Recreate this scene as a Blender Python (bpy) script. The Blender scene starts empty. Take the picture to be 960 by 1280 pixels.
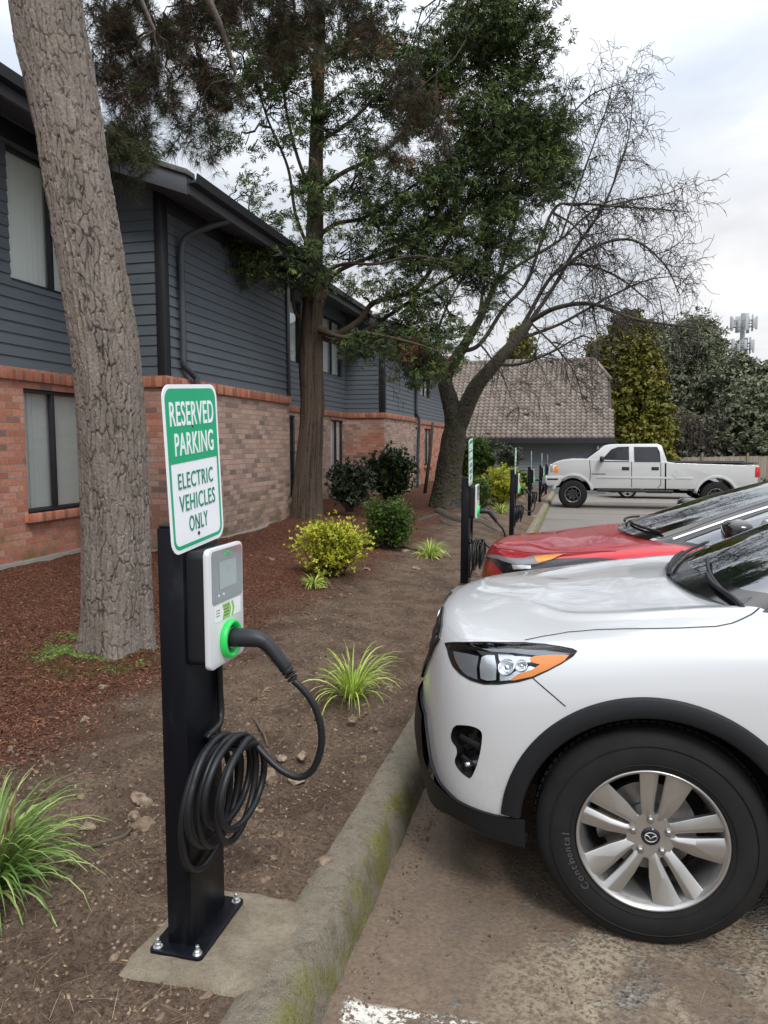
import bpy, bmesh, math, random
import numpy as np
from mathutils import Vector, Matrix
from mathutils.geometry import delaunay_2d_cdt
random.seed(7); RNG = np.random.default_rng(11)
scene = bpy.context.scene; COL = scene.collection
R = math.radians; PI = math.pi

# ------------------------------------------------------------------ camera
F = 924.4; PITCH = R(5.25); YAW = R(14.15); HC = 1.56
cp_, sp_, cy_, sy_ = math.cos(PITCH), math.sin(PITCH), math.cos(YAW), math.sin(YAW)
FW = np.array((-sy_*cp_, cy_*cp_, -sp_)); RT = np.array((cy_, sy_, 0.0)); UP = np.array((-sy_*sp_, cy_*sp_, cp_))
CAM = np.array((0, 0, HC))
def ray(px, py): return FW + (px-480)/F*RT + (640-py)/F*UP
def onY(px, py, y): d = ray(px, py); return CAM + d*(y/d[1])
def onX(px, py, x): d = ray(px, py); return CAM + d*(x/d[0])
def proj(P):
    v = P - CAM; D = v @ FW
    return np.stack([480+F*(v@RT)/D, 640-F*(v@UP)/D], -1)
cd = bpy.data.cameras.new('camera'); cam = bpy.data.objects.new('camera', cd); COL.objects.link(cam)
cam.location = (0, 0, HC); cam.rotation_euler = (R(90)-PITCH, 0, YAW)
cd.sensor_fit = 'VERTICAL'; cd.sensor_height = 36; cd.lens = 26; cd.clip_end = 2000; cd.clip_start = .05
scene.camera = cam

# ------------------------------------------------------------------ noise
def _h(ix, iy, iz, s):
    n = (ix*374761393 + iy*668265263 + iz*2147483647 + s*1274126177) & 0xffffffff
    n = ((n ^ (n >> 13))*1274126177) & 0xffffffff
    n = n ^ (n >> 16)
    return (n & 0xffff)/65535.0
def vnoise(x, y, z=0.0, s=0):
    x, y, z = np.broadcast_arrays(np.asarray(x, float), np.asarray(y, float), np.asarray(z, float))
    ix, iy, iz = np.floor(x).astype(np.int64), np.floor(y).astype(np.int64), np.floor(z).astype(np.int64)
    fx, fy, fz = x-ix, y-iy, z-iz
    fx, fy, fz = [t*t*(3-2*t) for t in (fx, fy, fz)]
    r = 0
    for dx in (0, 1):
        for dy in (0, 1):
            for dz in (0, 1):
                r = r + _h(ix+dx, iy+dy, iz+dz, s)*(fx if dx else 1-fx)*(fy if dy else 1-fy)*(fz if dz else 1-fz)
    return r*2-1
def fbm(x, y, z=0.0, o=4, s=0):
    a, r, f = 1.0, 0, 1.0
    for i in range(o):
        r = r + a*vnoise(np.asarray(x)*f, np.asarray(y)*f, np.asarray(z)*f, s+i*17); a *= .5; f *= 2.03
    return r
def sstep(a, b, x): t = np.clip((x-a)/(b-a), 0, 1); return t*t*(3-2*t)

# ------------------------------------------------------------------ mesh helpers
def tag(o, label=None, cat=None, group=None, kind=None):
    if label: o['label'] = label
    if cat: o['category'] = cat
    if group: o['group'] = group
    if kind: o['kind'] = kind
    return o
def empty(name, loc=(0, 0, 0), rz=0):
    o = bpy.data.objects.new(name, None); COL.objects.link(o); o.location = loc; o.rotation_euler = (0, 0, rz)
    o.empty_display_size = .1
    return o
def mobj(name, v, f, mat=None, parent=None, smooth=False, normals=None, attrs=None, autosm=None):
    me = bpy.data.meshes.new(name)
    v = np.asarray(v, float)
    if isinstance(f, np.ndarray):
        nf, k = f.shape
        me.vertices.add(len(v)); me.vertices.foreach_set('co', v.ravel())
        me.loops.add(nf*k); me.loops.foreach_set('vertex_index', f.ravel().astype(np.int32))
        me.polygons.add(nf); me.polygons.foreach_set('loop_start', np.arange(0, nf*k, k, dtype=np.int32))
        me.update(calc_edges=True); me.validate()
    else:
        me.from_pydata(v.tolist(), [], f); me.update()
    if smooth: me.polygons.foreach_set('use_smooth', np.ones(len(me.polygons), bool))
    if attrs:
        for k, a in attrs.items():
            at = me.attributes.new(k, 'FLOAT', 'POINT'); at.data.foreach_set('value', np.asarray(a, np.float32))
    if normals is not None:
        me.normals_split_custom_set_from_vertices([tuple(n) for n in normals])
    if mat: me.materials.append(mat)
    o = bpy.data.objects.new(name, me); COL.objects.link(o)
    if parent: o.parent = parent
    if autosm is not None:
        me.polygons.foreach_set('use_smooth', np.ones(len(me.polygons), bool))
        bm = bmesh.new(); bm.from_mesh(me)
        for e in bm.edges:
            if len(e.link_faces) == 2 and e.calc_face_angle(0) > autosm: e.smooth = False
        bm.to_mesh(me); bm.free()
    return o
class MB:
    def __init__(s): s.v = []; s.f = []
    def add(s, v, f):
        n = len(s.v); s.v += [tuple(p) for p in v]; s.f += [[i+n for i in q] for q in f]; return s
    def box(s, a, b, M=None):
        (x0, y0, z0), (x1, y1, z1) = a, b
        v = [(x, y, z) for z in (z0, z1) for x, y in ((x0, y0), (x1, y0), (x1, y1), (x0, y1))]
        if M is not None: v = [tuple(M @ Vector(p)) for p in v]
        return s.add(v, [(0, 3, 2, 1), (4, 5, 6, 7), (0, 1, 5, 4), (1, 2, 6, 5), (2, 3, 7, 6), (3, 0, 4, 7)])
    def tube(s, pts, r, n=8, cap=True):
        pts = [Vector(p) for p in pts]; m = len(pts)
        if not hasattr(r, '__len__'): r = [r]*m
        T = [(pts[min(i+1, m-1)]-pts[max(i-1, 0)]).normalized() for i in range(m)]
        up = Vector((0, 0, 1)) if abs(T[0].z) < .9 else Vector((1, 0, 0))
        N = T[0].cross(up).normalized(); v = []
        for i in range(m):
            N = (N - T[i]*N.dot(T[i]))
            N = N.normalized() if N.length > 1e-6 else T[i].orthogonal().normalized()
            B = T[i].cross(N)
            for k in range(n):
                a = 2*PI*k/n; v.append(pts[i] + (N*math.cos(a)+B*math.sin(a))*r[i])
        f = [(i*n+k, i*n+(k+1) % n, (i+1)*n+(k+1) % n, (i+1)*n+k) for i in range(m-1) for k in range(n)]
        if cap: f += [tuple(range(n-1, -1, -1)), tuple(range((m-1)*n, m*n))]
        return s.add(v, f)
    def lathe(s, prof, M=None, n=48, closed=False):      # prof (r, h), axis z of M
        v = []; m = len(prof)
        for r, h in prof:
            for k in range(n):
                a = 2*PI*k/n; v.append(Vector((r*math.cos(a), r*math.sin(a), h)))
        if M is not None: v = [M @ p for p in v]
        f = [(i*n+k, i*n+(k+1) % n, ((i+1) % m)*n+(k+1) % n, ((i+1) % m)*n+k) for i in range(m if closed else m-1) for k in range(n)]
        return s.add(v, f)
    def prism(s, poly, a, b, fn):                         # poly 2D list, extruded a..b, fn(p, q, t) -> 3D
        n = len(poly); v = [fn(p, q, a) for p, q in poly]+[fn(p, q, b) for p, q in poly]
        return s.add(v, [tuple(range(n)), tuple(range(2*n-1, n-1, -1))]+[(i, i+n, (i+1) % n+n, (i+1) % n) for i in range(n)])
    def build(s, name, mat=None, parent=None, smooth=False, bevel=0, seg=2, autosm=None):
        me = bpy.data.meshes.new(name); me.from_pydata(s.v, [], s.f)
        bm = bmesh.new(); bm.from_mesh(me); bmesh.ops.recalc_face_normals(bm, faces=bm.faces)
        if bevel:
            ed = [e for e in bm.edges if len(e.link_faces) == 2 and e.calc_face_angle(0) > .6]
            bmesh.ops.bevel(bm, geom=ed, offset=bevel, segments=seg, affect='EDGES', profile=.5, clamp_overlap=True)
            autosm = .7 if autosm is None else autosm
        if autosm is not None:
            for fc in bm.faces: fc.smooth = True
            for e in bm.edges:
                if len(e.link_faces) == 2 and e.calc_face_angle(0) > autosm: e.smooth = False
        bm.to_mesh(me); bm.free(); me.update()
        if smooth: me.polygons.foreach_set('use_smooth', np.ones(len(me.polygons), bool))
        if mat: me.materials.append(mat)
        o = bpy.data.objects.new(name, me); COL.objects.link(o)
        if parent: o.parent = parent
        return o
def copy_tree(o, parent=None):
    c = o.copy(); COL.objects.link(c); c.parent = parent
    for ch in [x for x in list(bpy.data.objects) if x.parent == o and x != c]: copy_tree(ch, c)
    return c
def rand_rot(n, tilt=PI):
    """n random rotation matrices: yaw any, tilted from the z axis by up to tilt"""
    a = RNG.uniform(0, 2*PI, n); b = RNG.uniform(0, tilt, n) if np.isscalar(tilt) else tilt; c = RNG.uniform(0, 2*PI, n)
    def Rz(t):
        M = np.zeros((n, 3, 3)); M[:, 0, 0] = np.cos(t); M[:, 0, 1] = -np.sin(t); M[:, 1, 0] = np.sin(t); M[:, 1, 1] = np.cos(t); M[:, 2, 2] = 1; return M
    M = np.zeros((n, 3, 3)); M[:, 0, 0] = 1; M[:, 1, 1] = np.cos(b); M[:, 1, 2] = -np.sin(b); M[:, 2, 1] = np.sin(b); M[:, 2, 2] = np.cos(b)
    return Rz(a) @ M @ Rz(c)
def rot_to(dirs):
    d = dirs/np.linalg.norm(dirs, axis=1, keepdims=True); n = len(d)
    ref = np.where(np.abs(d[:, 2:3]) < .9, np.array([[0, 0, 1.]]), np.array([[1., 0, 0]]))
    x = np.cross(ref, d); x /= np.linalg.norm(x, axis=1, keepdims=True); y = np.cross(d, x)
    t = RNG.uniform(0, 2*PI, n)[:, None]
    x2 = x*np.cos(t)+y*np.sin(t); y2 = np.cross(d, x2)
    return np.stack([x2, y2, d], -1)
def scatter(tv, tf, C, M, S):
    """template verts/quads placed at centres C with rotations M and scales S (n,) or (n,3)"""
    tv = np.asarray(tv, float); tf = np.asarray(tf); C = np.asarray(C, float); n = len(C)
    S = np.asarray(S, float); S = S[:, None] if S.ndim == 1 else S
    V = np.einsum('nij,nvj->nvi', M, tv[None]*S[:, None, :]) + C[:, None, :]
    Fc = tf[None] + (np.arange(n)*len(tv))[:, None, None]
    return V.reshape(-1, 3), Fc.reshape(-1, tf.shape[1]), np.repeat(RNG.random(n), len(tv))
def catmull(P, n=8):
    P = [np.array(p, float) for p in P]; P = [2*P[0]-P[1]]+P+[2*P[-1]-P[-2]]; out = []
    for i in range(1, len(P)-2):
        for k in range(n):
            t = k/n; a, b, c, d = P[i-1:i+3]
            out.append(.5*((2*b)+(-a+c)*t+(2*a-5*b+4*c-d)*t*t+(-a+3*b-3*c+d)*t**3))
    out.append(P[-2]); return out
FONT = {}
def text_mesh(txt, size, sx=1.0, extrude=.0005, bold=0.0, align='CENTER', spacing=1.0):
    cu = bpy.data.curves.new('t', 'FONT'); cu.body = txt; cu.size = size; cu.extrude = extrude; cu.offset = bold
    cu.align_x = align; cu.align_y = 'CENTER'; cu.space_character = spacing; cu.resolution_u = 4
    o = bpy.data.objects.new('t', cu); COL.objects.link(o); bpy.context.view_layer.update()
    me = bpy.data.meshes.new_from_object(o.evaluated_get(bpy.context.evaluated_depsgraph_get()))
    bpy.data.objects.remove(o); bpy.data.curves.remove(cu)
    v = [(p.co.x*sx, p.co.y, p.co.z) for p in me.vertices]; f = [tuple(p.vertices) for p in me.polygons]
    bpy.data.meshes.remove(me); return v, f

# ------------------------------------------------------------------ materials
class NT:
    def __init__(s, name):
        s.m = bpy.data.materials.new(name); s.m.use_nodes = True; s.t = s.m.node_tree; s.t.nodes.clear()
        s.out = s.n('ShaderNodeOutputMaterial'); s.b = s.n('ShaderNodeBsdfPrincipled'); s.l(s.b.outputs[0], s.out.inputs[0])
    def n(s, t, **k):
        o = s.t.nodes.new(t)
        for a, b in k.items(): setattr(o, a, b)
        return o
    def l(s, a, b): s.t.links.new(a, b)
    def setv(s, sock, v):
        if isinstance(v, bpy.types.NodeSocket): s.l(v, sock)
        elif hasattr(v, '__len__') and len(v) == 3 and sock.type == 'RGBA': sock.default_value = (*v, 1)
        else: sock.default_value = v
    def co(s, kind='Object', scale=(1, 1, 1), rot=(0, 0, 0)):
        c = s.n('ShaderNodeTexCoord'); m = s.n('ShaderNodeMapping'); m.inputs['Scale'].default_value = scale; m.inputs['Rotation'].default_value = rot
        s.l(c.outputs[kind], m.inputs[0]); return m.outputs[0]
    def noise(s, vec, scale=5, detail=4, rough=.55, dist=0):
        t = s.n('ShaderNodeTexNoise'); s.l(vec, t.inputs['Vector']); t.inputs['Scale'].default_value = scale
        t.inputs['Detail'].default_value = detail; t.inputs['Roughness'].default_value = rough; t.inputs['Distortion'].default_value = dist
        return t.outputs['Fac']
    def vor(s, vec, scale=5, feat='F1', out='Distance', rnd=1):
        t = s.n('ShaderNodeTexVoronoi'); t.feature = feat; s.l(vec, t.inputs['Vector']); t.inputs['Scale'].default_value = scale
        t.inputs['Randomness'].default_value = rnd
        return t.outputs[out]
    def ramp(s, fac, stops, interp='LINEAR'):
        r = s.n('ShaderNodeValToRGB'); s.setv(r.inputs[0], fac); e = r.color_ramp.elements; r.color_ramp.interpolation = interp
        while len(e) < len(stops): e.new(.5)
        for q, (p, c) in zip(e, stops):
            q.position = p; q.color = (*c, 1) if hasattr(c, '__len__') else (c, c, c, 1)
        return r.outputs[0]
    def mix(s, fac, a, b, mode='MIX'):
        m = s.n('ShaderNodeMix'); m.data_type = 'RGBA'; m.blend_type = mode
        s.setv(m.inputs[0], fac); s.setv(m.inputs[6], a); s.setv(m.inputs[7], b); return m.outputs[2]
    def math(s, op, a, b=0.0, c=None, clamp=False):
        m = s.n('ShaderNodeMath'); m.operation = op; m.use_clamp = clamp; s.setv(m.inputs[0], a); s.setv(m.inputs[1], b)
        if c is not None: s.setv(m.inputs[2], c)
        return m.outputs[0]
    def mr(s, v, a, b, c=0.0, d=1.0):
        m = s.n('ShaderNodeMapRange'); s.setv(m.inputs[0], v)
        for i, q in enumerate((a, b, c, d)): m.inputs[i+1].default_value = q
        return m.outputs[0]
    def sep(s, vec):
        x = s.n('ShaderNodeSeparateXYZ'); s.l(vec, x.inputs[0]); return x.outputs
    def attr(s, name):
        a = s.n('ShaderNodeAttribute'); a.attribute_name = name; return a.outputs['Fac']
    def bump(s, h, strength=.3, dist=.01, normal=None):
        b = s.n('ShaderNodeBump'); s.l(h, b.inputs['Height']); b.inputs['Strength'].default_value = strength; b.inputs['Distance'].default_value = dist
        if normal is not None: s.l(normal, b.inputs['Normal'])
        s.l(b.outputs[0], s.b.inputs['Normal']); return b.outputs[0]
    def set(s, **k):
        names = dict(color='Base Color', rough='Roughness', metal='Metallic', coat='Coat Weight', coatr='Coat Roughness', spec='Specular IOR Level',
                     trans='Transmission Weight', ior='IOR', alpha='Alpha', emit='Emission Color', emits='Emission Strength', sub='Subsurface Weight')
        for a, b in k.items(): s.setv(s.b.inputs[names[a]], b)
        return s.m
def simple(name, color, rough=.5, metal=0, coat=0, bump=0, bscale=200, var=0, vscale=8, **k):
    t = NT(name); c = t.co()
    if var: color = t.mix(t.noise(c, vscale, 5), [x*(1-var) for x in color], [min(1, x*(1+var)) for x in color])
    t.set(color=color, rough=rough, metal=metal, coat=coat, **k)
    if bump: t.bump(t.noise(c, bscale, 3), bump, .002)
    return t.m
M = {}
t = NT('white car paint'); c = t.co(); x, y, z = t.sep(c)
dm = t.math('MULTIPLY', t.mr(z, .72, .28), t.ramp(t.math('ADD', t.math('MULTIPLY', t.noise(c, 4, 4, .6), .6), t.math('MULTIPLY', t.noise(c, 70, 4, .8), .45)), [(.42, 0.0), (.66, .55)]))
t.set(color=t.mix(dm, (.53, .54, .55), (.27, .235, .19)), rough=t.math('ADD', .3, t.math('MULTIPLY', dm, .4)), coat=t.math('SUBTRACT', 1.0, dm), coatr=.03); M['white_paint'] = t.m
M['red_paint'] = simple('red car paint', (.44, .003, .014), .32, .45, .6, coatr=.03)
M['grey_paint'] = simple('grey car paint', (.3, .31, .33), .35, .2, 1)
M['truck_paint'] = simple('white truck paint', (.46, .465, .46), .35, 0, .8, var=.04, vscale=2, coatr=.05)
M['black_plastic'] = simple('black textured plastic', (.010, .011, .013), .55, spec=.28, bump=.15, bscale=900)
M['gloss_black'] = simple('gloss black trim', (.008, .008, .009), .12, 0, .5)
M['dark'] = simple('dark cavity', (.006, .006, .007), .8)
M['seam'] = simple('panel gap', (.01, .01, .011), .9)
M['chrome'] = simple('chrome', (.82, .83, .85), .12, 1)
M['alloy'] = simple('silver alloy', (.50, .49, .475), .34, .9, .15)
M['alloy2'] = simple('rim barrel', (.30, .30, .30), .42, .85)
t = NT('black powder coat'); c = t.co('Object', (1, 1, .35)); n = t.noise(c, 9, 5, .7); t.set(color=t.mix(t.ramp(n, [(.55, 0.0), (.75, .5)]), (.004, .005, .008), (.030, .030, .032)), rough=t.mr(n, .3, .7, .30, .5), spec=.24); t.bump(t.noise(t.co(), 1400, 2), .05, .001); M['black_post'] = t.m
M['rubber_cable'] = simple('cable jacket', (.010, .011, .013), .42, spec=.35)
M['plug_plastic'] = simple('plug plastic', (.020, .022, .026), .45, spec=.35, bump=.1, bscale=1200)
M['zinc'] = simple('zinc', (.62, .63, .64), .35, .9, var=.15, vscale=60)
M['steel'] = simple('brake steel', (.30, .29, .28), .4, .9, var=.2, vscale=50)
M['sign_white'] = simple('sign white', (.82, .84, .87), .4)
M['sign_green'] = simple('sign green', (.0, .36, .16), .4)
M['sign_text_green'] = simple('sign letters green', (.0, .22, .13), .4)
M['alu'] = simple('sign aluminium back', (.6, .61, .62), .4, .8)
M['panel_silver'] = simple('charger face plastic', (.60, .62, .63), .35, coat=.2)
M['panel_grey'] = simple('charger screen surround', (.15, .18, .185), .18, coat=.6)
M['lcd'] = simple('display', (.24, .30, .29), .15, coat=.5, var=.12, vscale=40)
M['sticker'] = simple('sticker', (.80, .82, .80), .4)
M['sticker_green'] = simple('sticker green', (.26, .52, .10), .4)
M['led_green'] = simple('green status light', (.02, .48, .09), .35, emit=(.01, .7, .1), emits=.12)
M['amber'] = simple('amber reflector', (.82, .24, .02), .22, coat=.3, bump=.8, bscale=120)
M['red_lens'] = simple('red tail lens', (.5, .01, .015), .2, coat=.6)
M['reflector'] = simple('headlight reflector', (.90, .91, .92), .28, .85, bump=.25, bscale=50)
M['lamp_grey'] = simple('headlight inner grey', (.22, .23, .24), .3, .4)
def glass(name, tint, tr):
    t = NT(name); t.t.nodes.remove(t.b)
    g = t.n('ShaderNodeBsdfGlossy'); g.inputs['Roughness'].default_value = .01; g.inputs['Color'].default_value = (.95, .97, 1, 1)
    tp = t.n('ShaderNodeBsdfTransparent'); tp.inputs['Color'].default_value = (*tint, 1)
    fr = t.n('ShaderNodeLayerWeight'); fr.inputs['Blend'].default_value = .5; f0 = ((tr-1)/(tr+1))**2; fac = t.math('ADD', t.math('MULTIPLY', t.math('POWER', fr.outputs['Facing'], 4.0), 1-f0), f0)
    m = t.n('ShaderNodeMixShader'); t.l(fac, m.inputs[0]); t.l(tp.outputs[0], m.inputs[1]); t.l(g.outputs[0], m.inputs[2])
    t.l(m.outputs[0], t.out.inputs[0]); return t.m
M['windshield'] = glass('windshield glass', (.36, .42, .40), 2.7)
M['lens'] = glass('headlight lens', (.86, .88, .9), 1.4)
M['window'] = glass('house window glass', (.94, .96, .95), 1.55)
M['interior'] = simple('car interior', (.03, .03, .032), .7)

# tyre
t = NT('tyre rubber'); c = t.co(); t.set(color=t.mix(t.noise(c, 14, 5), (.009, .009, .010), (.022, .021, .020)), rough=.75, spec=.2)
t.bump(t.noise(c, 260, 2), .15, .002); M['tyre'] = t.m
# green painted concrete-like materials
t = NT('kerb concrete'); c = t.co()
x, y, z = t.sep(c)
n1 = t.noise(c, 3.2, 6, .65); n2 = t.noise(c, 45, 4, .7); n3 = t.noise(c, 260, 3, .6)
base = t.mix(n1, (.13, .108, .08), (.38, .34, .27)); base = t.mix(t.ramp(t.noise(c, 15, 4, .65), [(.40, .6), (.55, 0.0)]), base, (.105, .082, .058)); base = t.mix(t.ramp(n2, [(.35, 0.0), (.7, 1.0)]), base, (.30, .26, .19))
base = t.mix(t.ramp(n3, [(.60, 0.0), (.68, 1.0)]), base, (.46, .43, .36)); base = t.mix(t.ramp(n3, [(.30, 1.0), (.38, 0.0)]), base, (.06, .052, .042))
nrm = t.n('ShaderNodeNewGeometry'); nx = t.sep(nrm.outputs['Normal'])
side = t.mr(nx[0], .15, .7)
mossn = t.math('MULTIPLY', t.ramp(t.noise(c, 4.5, 4, .6), [(.44, 0.0), (.60, 1.0)]), t.ramp(t.noise(c, 90, 3, .7), [(.34, 0.1), (.56, 1.0)]))
moss = t.math('MULTIPLY', t.math('MULTIPLY', mossn, side), t.ramp(t.noise(c, 190, 3, .8), [(.40, .15), (.52, 1.0)]))
base = t.mix(moss, base, t.mix(t.noise(c, 120, 3), (.13, .16, .012), (.50, .50, .02)))
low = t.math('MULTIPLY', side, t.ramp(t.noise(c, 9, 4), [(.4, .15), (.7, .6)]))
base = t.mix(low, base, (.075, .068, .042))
t.set(color=base, rough=.93, spec=.2)
h = t.math('ADD', n2, t.math('MULTIPLY', n3, .5)); t.bump(h, 1.0, .022); M['kerb'] = t.m
t = NT('pad concrete'); c = t.co(); n1 = t.noise(c, 6, 6, .7); n2 = t.noise(c, 55, 5, .75); n3 = t.noise(c, 230, 3, .7)
base = t.mix(t.mr(n1, .3, .7), (.21, .17, .12), (.43, .37, .28)); base = t.mix(t.ramp(n2, [(.45, 0.0), (.75, .7)]), base, (.19, .15, .10))
base = t.mix(t.ramp(n3, [(.62, 0.0), (.70, .8)]), base, (.50, .46, .38)); base = t.mix(t.ramp(n3, [(.28, .8), (.36, 0.0)]), base, (.09, .075, .055))
t.set(color=base, rough=.92, spec=.2); t.bump(t.math('ADD', n2, n3), .9, .012); M['pad'] = t.m

# asphalt
t = NT('worn silty asphalt'); c = t.co('Object')
x, y, z = t.sep(c)
agg = t.vor(c, 95, out='Color'); aggd = t.vor(c, 95); n1 = t.noise(c, 1.1, 6, .6); n2 = t.noise(c, 7, 6, .65, .4); n3 = t.noise(c, 60, 4, .7); n4 = t.noise(c, 300, 2)
aggv = t.math('MULTIPLY', t.sep(agg)[0], 1.0)
asph = t.mix(aggv, (.045, .044, .041), (.28, .26, .225))
silt = t.mix(n2, (.125, .090, .065), (.25, .19, .14)); silt = t.mix(t.ramp(n3, [(.35, .6), (.62, 0.0)]), silt, (.085, .062, .044))
near = t.mr(y, 14, 3)
sm = t.math('ADD', t.math('MULTIPLY', n2, 1.0), t.math('MULTIPLY', t.mr(x, 1.0, -.7), .30))
siltm = t.math('MULTIPLY', t.ramp(sm, [(.46, 0.0), (.62, 1.0)]), t.mr(y, 9, 4, .25, 1))
col = t.mix(siltm, asph, silt)
# pale sand drift and the worn stall line
tan = t.math('MULTIPLY', t.math('MULTIPLY', t.ramp(t.noise(c, 3.4, 5, .6), [(.43, 0.0), (.58, 1.0)]), t.mr(x, -.3, .1)), t.ramp(n3, [(.42, 0.0), (.55, 1.0)]))
tan = t.math('MULTIPLY', tan, t.math('MULTIPLY', t.mr(y, 1.7, 2.05), t.mr(y, 3.0, 2.6)))
col = t.mix(tan, col, (.34, .285, .205))
def line(y0, w):
    d = t.math('ABSOLUTE', t.math('SUBTRACT', y, y0)); m = t.mr(t.math('ADD', d, t.math('MULTIPLY', t.math('SUBTRACT', n2, .5), .06)), w+.008, w-.008)
    return t.math('MULTIPLY', m, t.mr(x, -.60, -.58))
wear = t.ramp(t.math('ADD', t.math('MULTIPLY', n3, .7), t.math('MULTIPLY', n2, .42)), [(.535, 0.0), (.585, 1.0)])
ln = line(1.87, .045)
for yy in (-.8, 4.62, 7.35, 10.05, 12.75, 15.45, 18.15, 20.85, 23.55, 29.2): ln = t.math('MAXIMUM', ln, line(yy, .05))
ln = t.math('MULTIPLY', t.math('MULTIPLY', ln, wear), t.mr(x, 5.2, 5.1))
col = t.mix(ln, col, (.66, .64, .58))
spk = t.ramp(t.noise(c, 130, 2), [(.72, 0.0), (.75, 1.0)]); col = t.mix(t.math('MULTIPLY', spk, .6), col, (.42, .39, .33))
# far lot is drier and greyer with long streaks
streak = t.noise(t.co('Object', (.25, 2.2, 1)), 1.6, 6, .6)
far = t.mix(streak, (.13, .115, .10), (.27, .245, .215)); far = t.mix(t.ramp(t.noise(t.co('Object', (.12, 1.6, 1)), 1.1, 3), [(.60, 0.0), (.66, .75)]), far, (.05, .046, .042))
col = t.mix(t.mr(y, 8, 13), col, far)
t.set(color=col, rough=t.mix(siltm, (.75,)*3, (.88,)*3), spec=.3)
h = t.math('ADD', t.math('MULTIPLY', aggd, t.mr(siltm, 0, 1, 1.2, .25)), t.math('ADD', n3, t.math('MULTIPLY', n4, .4))); t.bump(h, .8, .008); M['asphalt'] = t.m

# planting bed: red-brown bark mulch on the building side, bare soil by the kerb
t = NT('mulch and soil'); c = t.co('Object'); x, y, z = t.sep(c)
n1 = t.noise(c, 1.6, 5, .6); n2 = t.noise(c, 9, 6, .7); n3 = t.noise(c, 55, 5, .75); n4 = t.noise(c, 240, 3)
soil = t.mix(n2, (.15, .104, .073), (.38, .275, .20)); soil = t.mix(t.ramp(t.noise(c, 3.3, 5, .65), [(.40, .60), (.58, 0.0)]), soil, (.085, .055, .038)); soil = t.mix(t.ramp(n3, [(.36, .8), (.55, 0.0)]), soil, (.06, .036, .024))
soil = t.mix(t.ramp(n3, [(.62, 0.0), (.78, .5)]), soil, (.34, .255, .19))
chipv = t.co('Object', (150, 60, 60), (0, 0, .6)); ch = t.vor(chipv, 1, out='Color'); ch2 = t.vor(t.co('Object', (60, 150, 60), (0, 0, .3)), 1, out='Color')
cv = t.math('MULTIPLY', t.math('ADD', t.sep(ch)[0], t.sep(ch2)[1]), .5)
mul = t.ramp(cv, [(.15, (.050, .021, .014)), (.45, (.165, .065, .040)), (.7, (.27, .110, .066)), (.9, (.46, .26, .165))])
mul = t.mix(t.math('MULTIPLY', n1, .35), mul, (.05, .028, .018))
mm = t.math('ADD', t.math('MULTIPLY', x, -1.0), t.math('ADD', t.math('MULTIPLY', t.math('SUBTRACT', n1, .5), 1.6), t.math('MULTIPLY', t.math('SUBTRACT', n3, .5), .8)))
mm = t.mr(mm, 2.15, 2.75)
col = t.mix(mm, soil, mul)
vs = t.n('ShaderNodeVectorMath', operation='DISTANCE'); t.l(c, vs.inputs[0]); vs.inputs[1].default_value = (-3.05, 4.2, .14)
mossm = t.math('MULTIPLY', t.mr(t.math('ADD', vs.outputs[1], t.math('MULTIPLY', t.math('SUBTRACT', n2, .5), .6)), .52, .22), t.ramp(n3, [(.4, .2), (.6, .9)]))
col = t.mix(mossm, col, (.075, .085, .016))
t.set(color=col, rough=.95, spec=.15)
h = t.math('ADD', t.math('ADD', n3, t.math('MULTIPLY', n4, .5)), t.math('MULTIPLY', t.math('MULTIPLY', cv, mm), 1.2)); t.bump(h, 1.0, .035); M['bed'] = t.m

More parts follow.
